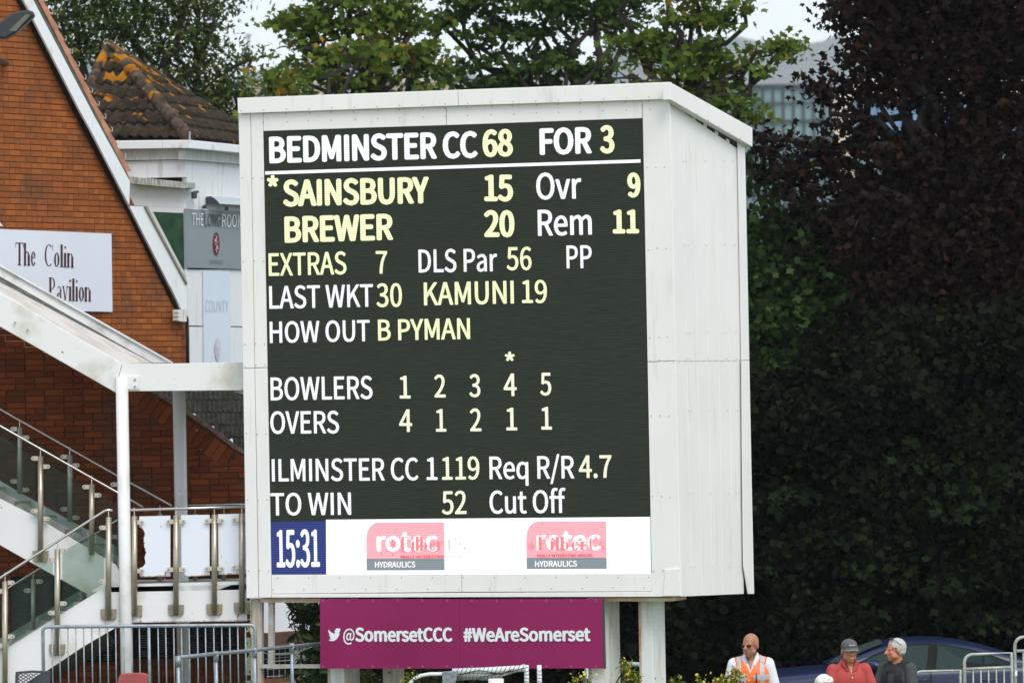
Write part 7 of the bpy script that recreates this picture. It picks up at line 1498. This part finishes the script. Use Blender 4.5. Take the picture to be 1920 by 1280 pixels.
def hand(prims, wrist, d, side, roll=0.0):
    """a palm, four unequal bent fingers and a thumb, hanging or holding along direction d"""
    d = Vector(d).normalized(); up = Vector((0, -1, 0)) if abs(d.y) < .8 else Vector((0, 0, 1))
    a = d.cross(up).normalized() * side; n = a.cross(d) * side
    w = Vector(wrist); palm = w + d * .045
    prims.append(('c', tuple(w + a * .012), tuple(w + d * .085 + a * .018), .020, .020)); prims.append(('c', tuple(w - a * .012), tuple(w + d * .082 - a * .020), .020, .018))
    for k, L in enumerate((.072, .082, .076, .058)):
        b = w + d * .085 + a * (.032 - k * .021); m_ = b + (d * .9 + n * .35).normalized() * L * .55; e = m_ + (d * .35 + n * .9).normalized() * L * .45
        prims.append(('c', tuple(b), tuple(m_), .0095, .0085)); prims.append(('c', tuple(m_), tuple(e), .0085, .007))
    b = w + d * .03 + a * .03; m_ = b + (d * .6 + a * .8).normalized() * .035; e = m_ + (d * .85 + n * .5).normalized() * .03
    prims.append(('c', tuple(b), tuple(m_), .011, .010)); prims.append(('c', tuple(m_), tuple(e), .010, .008))
def head_prims():
    return [('he', (0, .012, .035), (.074, .094, .088)), ('he', (0, -.028, -.035), (.060, .064, .078)), ('he', (0, -.050, -.088), (.036, .034, .026)),
            ('he', (.045, -.02, -.055), (.022, .045, .035)), ('he', (-.045, -.02, -.055), (.022, .045, .035)),
            ('hc', (0, -.088, .010), (0, -.112, -.026), .010, .0145), ('he', (.012, -.098, -.028), (.009, .010, .008)), ('he', (-.012, -.098, -.028), (.009, .010, .008)),
            ('hc', (-.040, -.072, .020), (.040, -.072, .020), .013, .013), ('hc', (-.018, -.086, -.056), (.018, -.086, -.056), .007, .007), ('hc', (-.016, -.083, -.066), (.016, -.083, -.066), .008, .008),
            ('he', (.040, -.062, -.022), (.020, .018, .016)), ('he', (-.040, -.062, -.022), (.020, .018, .016)),
            ('he', (.078, .012, -.008), (.009, .019, .031)), ('he', (-.078, .012, -.008), (.009, .019, .031))]
def eyes(head, M, par, closed=False):
    em = mat('eye_white', (.55, .52, .50), .3); ir = mat('iris_dark', (.03, .02, .015), .3); lid = mat('brow_grey', (.12, .10, .09), .8)
    mb, mi = MB(), MB()
    for sx in (-1, 1):
        c = M @ head @ Vector((sx * .031, -.082, .002)); n = (M.to_3x3() @ head.to_3x3() @ Vector((0, -1, 0)))
        mb.disc(c, n, .010, .004, 10); mi.disc(c + n * .004, n, .0055, .002, 8)
    o = mb.build('eyes', em, par); mi.build('iris', ir, o)
skin_a = mat('skin_tanned', (0.37, 0.155, 0.090), .5, var=.10, vscale=22); skin_b = mat('skin_ruddy', (0.48, 0.19, 0.10), .5, var=.12, vscale=22)
lip = None
def build_person(px, Y, top_py, label, yaw, head_yaw, skin, shirt_m, trouser_m, kind, head_tilt=0.0, sit=False, lean=0.0, fold=False):
    W = Front(Y); tp = W(px, top_py); x = tp.x; g = gz(x, Y); Hh = tp.z - g
    t = thing('person', Vector((x, Y, g)), label, 'person')
    S = Hh / 1.75 if not sit else 1.0
    hz = (Hh - .123 - (.0))      # centre of the head
    if sit: base_h = Hh - 1.75
    else: base_h = Hh - 1.75
    O = Vector((x, Y, g)); M = Matrix.Translation(O) @ Matrix.Rotation(yaw, 4, 'Z')
    z = lambda v: (v + base_h)      # heights measured on a 1.75 m figure, shifted so that the head top is right
    legz = lambda v: v * (Hh - .0) / 1.75 if not sit else v
    hd = Matrix.Translation(Vector((0, -.02 - lean, z(1.627)))) @ Matrix.Rotation(head_yaw - yaw, 4, 'Z') @ Matrix.Rotation(head_tilt, 4, 'X')
    neck = [('c', (0, .015, z(1.470)), (0, -.005 - lean, z(1.56)), .060, .055)]
    pr = head_prims() + neck
    sh = z(1.470)
    # torso and arms under the clothes
    pr += [('e', (0, .01, z(1.330)), (.165, .10, .17)), ('e', (0, .0, z(1.130)), (.150, .11, .18)), ('e', (0, .01, z(.95)), (.155, .11, .12))]
    arms = []
    if fold:
        for sx in (-1, 1):
            s0, el, wr = (sx * .170, .01, z(1.440)), (sx * .255, -.06, z(1.170)), (-sx * .02, -.24, z(1.180) + sx * .03)
            arms.append((s0, el, wr, sx)); 
    else:
        for sx in (-1, 1):
            s0, el, wr = (sx * .170, .015, z(1.440)), (sx * .245, .03, z(1.150)), (sx * .235, -.06, z(.86)); arms.append((s0, el, wr, sx))
    for s0, el, wr, sx in arms:
        pr += [('c', s0, el, .048, .040), ('c', el, wr, .040, .026)]
        d = (Vector(wr) - Vector(el)).normalized(); hand(pr, wr, d, sx)
    if sit:
        kn = [(sx * .11, -.48, .50) for sx in (-1, 1)]
        for sx, k in zip((-1, 1), kn): pr += [('c', (sx * .09, 0, z(.93)), k, .075, .055), ('c', k, (sx * .11, -.50, .09), .052, .035)]
    else:
        for sx in (-1, 1): pr += [('c', (sx * .088, .01, z(.90)), (sx * .10, -.01, legz(.48)), .078, .052), ('c', (sx * .10, -.01, legz(.48)), (sx * .105, .02, .10), .054, .034)]
    body = union_mesh('body', pr, .0075, skin, t, O, yaw, 3, head=hd)
    MH = M
    def hb(name, prims, m, cut=None, vox=.006, sm=2): return union_mesh(name, prims, vox, m, t, O, yaw, sm, cut=cut, head=hd)
    ihd = hd.inverted()
    # trousers and shoes
    tr = []
    for sx in (-1, 1):
        if sit: tr += [('c', (sx * .09, 0, z(.93)), (sx * .11, -.48, .50), .092, .070), ('c', (sx * .11, -.48, .50), (sx * .11, -.50, .12), .068, .055)]
        else: tr += [('c', (sx * .088, .01, z(.92)), (sx * .10, -.01, legz(.48)), .092, .066), ('c', (sx * .10, -.01, legz(.48)), (sx * .105, .02, .07), .068, .052)]
    tr += [('e', (0, .01, z(.95)), (.175, .125, .13))]
    hb('trousers', tr, trouser_m, vox=.012)
    sy = -.5 if sit else 0
    for sx in (-1, 1): hb('shoe', [('c', (sx * .11, sy + .03, .045), (sx * .12, sy - .15, .04), .045, .038)], mat('shoe_dark', (.03, .03, .03), .5), cut=lambda p: p.z < .003, vox=.009)
    # shirt
    shp = [('e', (0, .01, z(1.320)), (.190, .125, .175)), ('e', (0, .0, z(1.130)), (.178, .138, .20)), ('e', (0, .01, z(.97)), (.180, .130, .10)), ('c', (-.15, .015, z(1.435)), (.15, .015, z(1.435)), .062, .062), ('c', (-.07, .02, z(1.475)), (.07, .02, z(1.475)), .052, .052)]
    for s0, el, wr, sx in arms:
        s0v, ev, wv = Vector(s0), Vector(el), Vector(wr)
        end = s0v.lerp(ev, .88) if kind != 'dark' else ev
        shp += [('c', tuple(s0v), tuple(end), .068, .062)]
        if kind == 'dark': shp += [('c', tuple(ev), tuple(ev.lerp(wv, .8)), .054, .038)]
    def vneck(p):
        if kind == 'dark': return p.z > z(1.490) and abs(p.x) < .07 and p.y < .10
        return p.y < -.02 and p.z > z(1.385) and abs(p.x) < .052 * (p.z - z(1.385)) / .10
    shirt = hb('shirt', shp, shirt_m, cut=vneck, vox=.008)
    if kind != 'dark':      # folded collar
        for sx in (-1, 1):
            cpts = [(sx * .008, -.082, z(1.422)), (sx * .052, -.100, z(1.435)), (sx * .095, -.035, z(1.505)), (sx * .080, .05, z(1.535)), (sx * .060, .055, z(1.560)), (sx * .062, -.035, z(1.550))]
            MB().prism([M @ Vector(p) for p in cpts], M.to_3x3() @ Vector((0, .006, -.010))).build('collar', shirt_m, shirt, True)
    return t, O, M, hd, z, hb, ihd, arms, shirt
orange = mat('hi_vis_orange', (0.90, 0.16, 0.035), .55, var=.06, vscale=9); orange.node_tree.nodes['Principled BSDF'].inputs['Emission Color'].default_value = (0, 0, 0, 1)
silver = mat('reflective_grey', (0.42, 0.44, 0.45), .35, var=.08, vscale=20)
t, O, M, hd, z, hb, ihd, arms, shirt = build_person(1407, 57.7, 1186.5, 'bald man in sunglasses wearing an orange reflective vest over a white shirt', math.radians(-6), math.radians(-34), skin_a, mat('white_shirt', (.72, .72, .76), .7, var=.03, vscale=8), mat('dark_trousers', (.03, .03, .035), .8), 'vest', head_tilt=math.radians(3))
vp = [('e', (0, .01, z(1.320)), (.205, .148, .175)), ('e', (0, .0, z(1.110)), (.196, .160, .22)), ('c', (-.135, .015, z(1.448)), (.135, .015, z(1.448)), .068, .068), ('c', (-.07, .02, z(1.480)), (.07, .02, z(1.480)), .060, .060)]
def vcut(p):
    w = .090 * max(0, (p.z - z(1.350))) / .20
    return (p.y < 0 and p.z > z(1.350) and abs(p.x) < w) or abs(p.x) > .192 - .06 * max(0, (z(1.350) - p.z)) * 0 or (p.z > z(1.480) and abs(p.x) < .09) or p.z < z(.90)
ves = hb('vest', vp, [orange, silver], cut=vcut, vox=.006)
mi = M.inverted()
for p in ves.data.polygons:
    c = mi @ p.center
    if .098 < abs(c.x) < .140 and c.z > z(.99) or z(1.285) < c.z < z(1.335) and abs(c.x) > .03 or z(1.080) < c.z < z(1.130): p.material_index = 1
dk_ = mat('dark_lens', (.012, .010, .010), .12)
def glasses(M, hd, par, lens_m, frame_m, up=False, r=.022, name='sunglasses', hgt=.017):
    T_ = M @ hd
    if up: T_ = T_ @ Matrix.Translation(Vector((0, .028, .062))) @ Matrix.Rotation(math.radians(-38), 4, 'X')
    fr = MB(); ln = MB()
    for sx in (-1, 1):
        pts = [T_ @ Vector((sx * .034 + r * math.cos(a) , -.094 + .012 * (abs(math.cos(a)) > .7 and (math.cos(a) * sx > 0)), .001 + hgt * math.sin(a))) for a in [k * math.pi / 6 for k in range(12)]]
        ln.prism(pts, T_.to_3x3() @ Vector((0, .003, 0)))
        fr.tube(pts + [pts[0]], .0016, 5)
        fr.tube([T_ @ Vector((sx * .056, -.084, .006)), T_ @ Vector((sx * .078, -.03, .006)), T_ @ Vector((sx * .084, .02, .002))], .0026, 5)
    fr.tube([T_ @ Vector((-.012, -.098, .006)), T_ @ Vector((.012, -.098, .006))], .0025, 5)
    o = fr.build(name, frame_m, par); 
    if lens_m: ln.build('lens', lens_m, o)
    return o
glasses(M, hd, t, dk_, mat('thin_frame', (.10, .07, .05), .4), r=.024, hgt=.0155)
rd = MB(); rc = M @ Vector((.062, -.175, z(1.195))); rd.box(rc, .050, .030, .12, -.1)
ro = rd.build('radio', mat('radio_black', (.012, .012, .013), .5), t, bevel=.008)
MB().tube([rc + Vector((.0, 0, .05)), rc + Vector((.004, 0, .165))], [.008, .005], 8).build('antenna', MATS['radio_black'], ro, True)
bc = M @ Vector((-.082, -.163, z(1.255)))
bo = MB().box(bc, .066, .006, .050, -.1).build('badge', mat('badge_white', (.7, .7, .72), .5), t)
MB().box(bc + Vector((0, -.004, .012)), .056, .004, .012, -.1).box(bc + Vector((0, -.004, -.013)), .056, .004, .008, -.1).build('badge_stripe', mat('badge_dark', (.05, .05, .07), .5), bo)
MB().prism([M @ Vector((-.075 + .028 * math.cos(a) * (1 + .25 * math.sin(3 * a)), -.170, z(1.175) + .030 * math.sin(a))) for a in [k * math.pi / 7 for k in range(14)]], Vector((0, .01, 0))).build('emblem', mat('emblem_pink', (.80, .50, .48), .6), t)

# man in the cap
t, O, M, hd, z, hb, ihd, arms, shirt = build_person(1591, 58.6, 1198, 'smiling man in a grey cap glasses and a red polo shirt', math.radians(14), math.radians(14), skin_b, mat('red_polo', (0.40, 0.052, 0.042), .8, var=.10, vscale=10, bump=.3, bscale=60), mat('beige_trousers', (.30, .25, .18), .8), 'polo', head_tilt=math.radians(5), fold=True)
capm = mat('cap_grey', (0.085, 0.080, 0.082), .8, var=.12, vscale=30)
cp = hb('cap', [('he', (0, .008, .052), (.086, .103, .080))], capm, cut=lambda p: (ihd @ p).z < .033 + .10 * max(0, -(ihd @ p).y - .0) * .0)
T_ = M @ hd; br = MB(); n = 12; a_ = []
for k in range(n + 1):
    a = math.pi * k / n; a_.append((math.cos(a), math.sin(a)))
up_ = [T_ @ Vector((c * .080, -.066 - .0 * s_, .036 + .020 * (1 - c * c))) for c, s_ in a_]; lo_ = [T_ @ Vector((c * .070, -.075 - .088 * s_, .028 + .012 * s_ * (1 - .9 * c * c) - .006)) for c, s_ in a_]
k0 = 0; br.v = [tuple(p) for p in up_ + lo_] + [tuple(p - Vector((0, 0, .004))) for p in up_ + lo_]; m_ = n + 1
br.f = [(i, i + 1, m_ + i + 1, m_ + i) for i in range(n)] + [(2 * m_ + i + 1, 2 * m_ + i, 3 * m_ + i, 3 * m_ + i + 1) for i in range(n)] + [(m_ + i, m_ + i + 1, 3 * m_ + i + 1, 3 * m_ + i) for i in range(n)]
br.build('cap_brim', capm, cp, True)
MB().tube([p + Vector((0, 0, -.001)) for p in lo_], .0035, 5).build('brim_piping', mat('piping_pale', (.45, .42, .40), .7), cp, True)
cl_ = MB()
for k in range(6):
    x = -.030 + k * .0115; y_ = -.0955 - .003 + abs(x) * .35 * .6
    q = T_ @ Vector((x, y_ - .0005, .076)); cl_.box(q, .008, .006, .014 if k % 2 else .011, math.radians(14))
cl_.build('cap_lettering', mat('cap_print', (.42, .44, .48), .7), cp)['kind'] = 'stuff'
eyes(hd, M, t)
glasses(M, hd, t, None, mat('dark_frame', (.04, .03, .025), .4), r=.023, name='glasses')
MB().prism([T_ @ Vector((x, -.094, zz)) for x, zz in ((-.020, -.056), (-.010, -.0535), (.010, -.0535), (.020, -.056), (.011, -.0635), (-.011, -.0635))], Vector((0, .004, 0))).build('teeth', mat('teeth_white', (.65, .60, .54), .4), t)
MB().disc(M @ Vector((-.012, -.150, z(1.365))), M.to_3x3() @ Vector((0, -1, .3)), .006, .004, 8).build('button', mat('button_white', (.7, .7, .7), .4), shirt)

# grey haired man in profile
t, O, M, hd, z, hb, ihd, arms, shirt = build_person(1681, 59.2, 1196, 'grey haired man in a dark shirt with sunglasses pushed up on his head', math.radians(-42), math.radians(-78), skin_b, mat('charcoal_shirt', (0.045, 0.047, 0.048), .85, var=.10, vscale=9, bump=.3, bscale=50), mat('navy_trousers', (.02, .025, .04), .8), 'dark', head_tilt=math.radians(2), fold=True)
hair = mat('grey_hair', (0.46, 0.45, 0.42), .8, var=.25, vscale=55, bump=.8, bscale=90)
def hcut(p):
    q = ihd @ p
    if q.y < -.052 and q.z < .078: return True
    if q.y < -.008 and q.z < .034: return True
    if q.z < -.012 and q.y < .018: return True
    return q.z < -.062
hr = hb('hair', [('he', (0, .018, .034), (.084, .101, .095)), ('he', (0, .035, -.012), (.074, .076, .055))], hair, cut=hcut, vox=.005)
eyes(hd, M, t)
glasses(M, hd, t, dk_, mat('thin_dark', (.02, .02, .02), .4), up=True)
bk = mat('black_strap', (.010, .010, .011), .8)
hb('jumper', [('e', (0, .01, z(1.335)), (.204, .142, .165)), ('c', (-.085, .02, z(1.465)), (.085, .02, z(1.465)), .066, .066), ('c', (-.15, .015, z(1.435)), (.15, .015, z(1.435)), .072, .072)], bk, cut=lambda p: (abs(p.x) > .135) or (p.y < -.02 and abs(p.x) < .055 and p.z < z(1.410)) or (p.z > z(1.500) and abs(p.x) < .065) or p.z < z(1.250), vox=.008)

# seated person with white hair at the bottom edge
t, O, M, hd, z, hb, ihd, arms, shirt = build_person(1546, 57.2, 1265.5, 'seated person with fluffy white hair at the bottom edge beside the red polo shirt', math.radians(0), math.radians(30), skin_b, mat('pale_blue_shirt', (.5, .55, .6), .8), mat('navy_trousers', (.02, .025, .04), .8), 'polo', sit=True)
wh = mat('white_hair', (.74, .72, .68), .9, var=.12, vscale=40, bump=.8, bscale=80)
hb('hair', [('he', (0, .02, .042), (.090, .102, .098)), ('he', (.05, .0, .07), (.045, .05, .045)), ('he', (-.05, .0, .065), (.045, .05, .045)), ('he', (0, -.03, .09), (.04, .05, .035))], wh, cut=lambda p: (ihd @ p).y < -.055 and (ihd @ p).z < .06 or (ihd @ p).z < -.03, vox=.006)
eyes(hd, M, t)
so = thing('folding_seat', Vector((O.x, O.y + .05, O.z)), 'dark folding seat beneath the seated white haired person', 'chair')
sh_ = (z(.95) - .16)
MB().box((O.x, O.y + .02, O.z + max(.3, sh_)), .46, .44, .04).build('seat', pl, so, bevel=.01)
for sx in (-.2, .2):
    for sy in (-.18, .2): MB().tube([(O.x + sx, O.y + sy, O.z), (O.x + sx, O.y + sy, O.z + max(.3, sh_))], .014, 8).build('leg', galv, so, True)
MB().box((O.x, O.y + .26, O.z + max(.3, sh_) + .28), .44, .03, .30).build('backrest', pl, so, bevel=.01)

# ------------------------------------------------------------------ haze: the air over the whole place
hz = MB(); A = [(-3500, -330, -3), (3500, -330, -3), (3500, 8700, -3), (-3500, 8700, -3)]
hz.hexa([Vector(p) for p in A], [Vector((p[0], p[1], 560)) for p in A])
HZ = bpy.data.materials.new('haze'); HZ.use_nodes = True; HN = HZ.node_tree; HN.nodes.clear()
ho = HN.nodes.new('ShaderNodeOutputMaterial'); hv = HN.nodes.new('ShaderNodeVolumePrincipled')
hv.inputs['Color'].default_value = (0.90, 0.94, 1.0, 1); hv.inputs['Density'].default_value = 0.00011; hv.inputs['Anisotropy'].default_value = 0.3
HN.links.new(hv.outputs[0], ho.inputs['Volume'])
ho_ = hz.build('haze', HZ, None)
bmz = bmesh.new(); bmz.from_mesh(ho_.data); bmesh.ops.recalc_face_normals(bmz, faces=bmz.faces); bmz.to_mesh(ho_.data); bmz.free()
tag(ho_, kind='stuff')
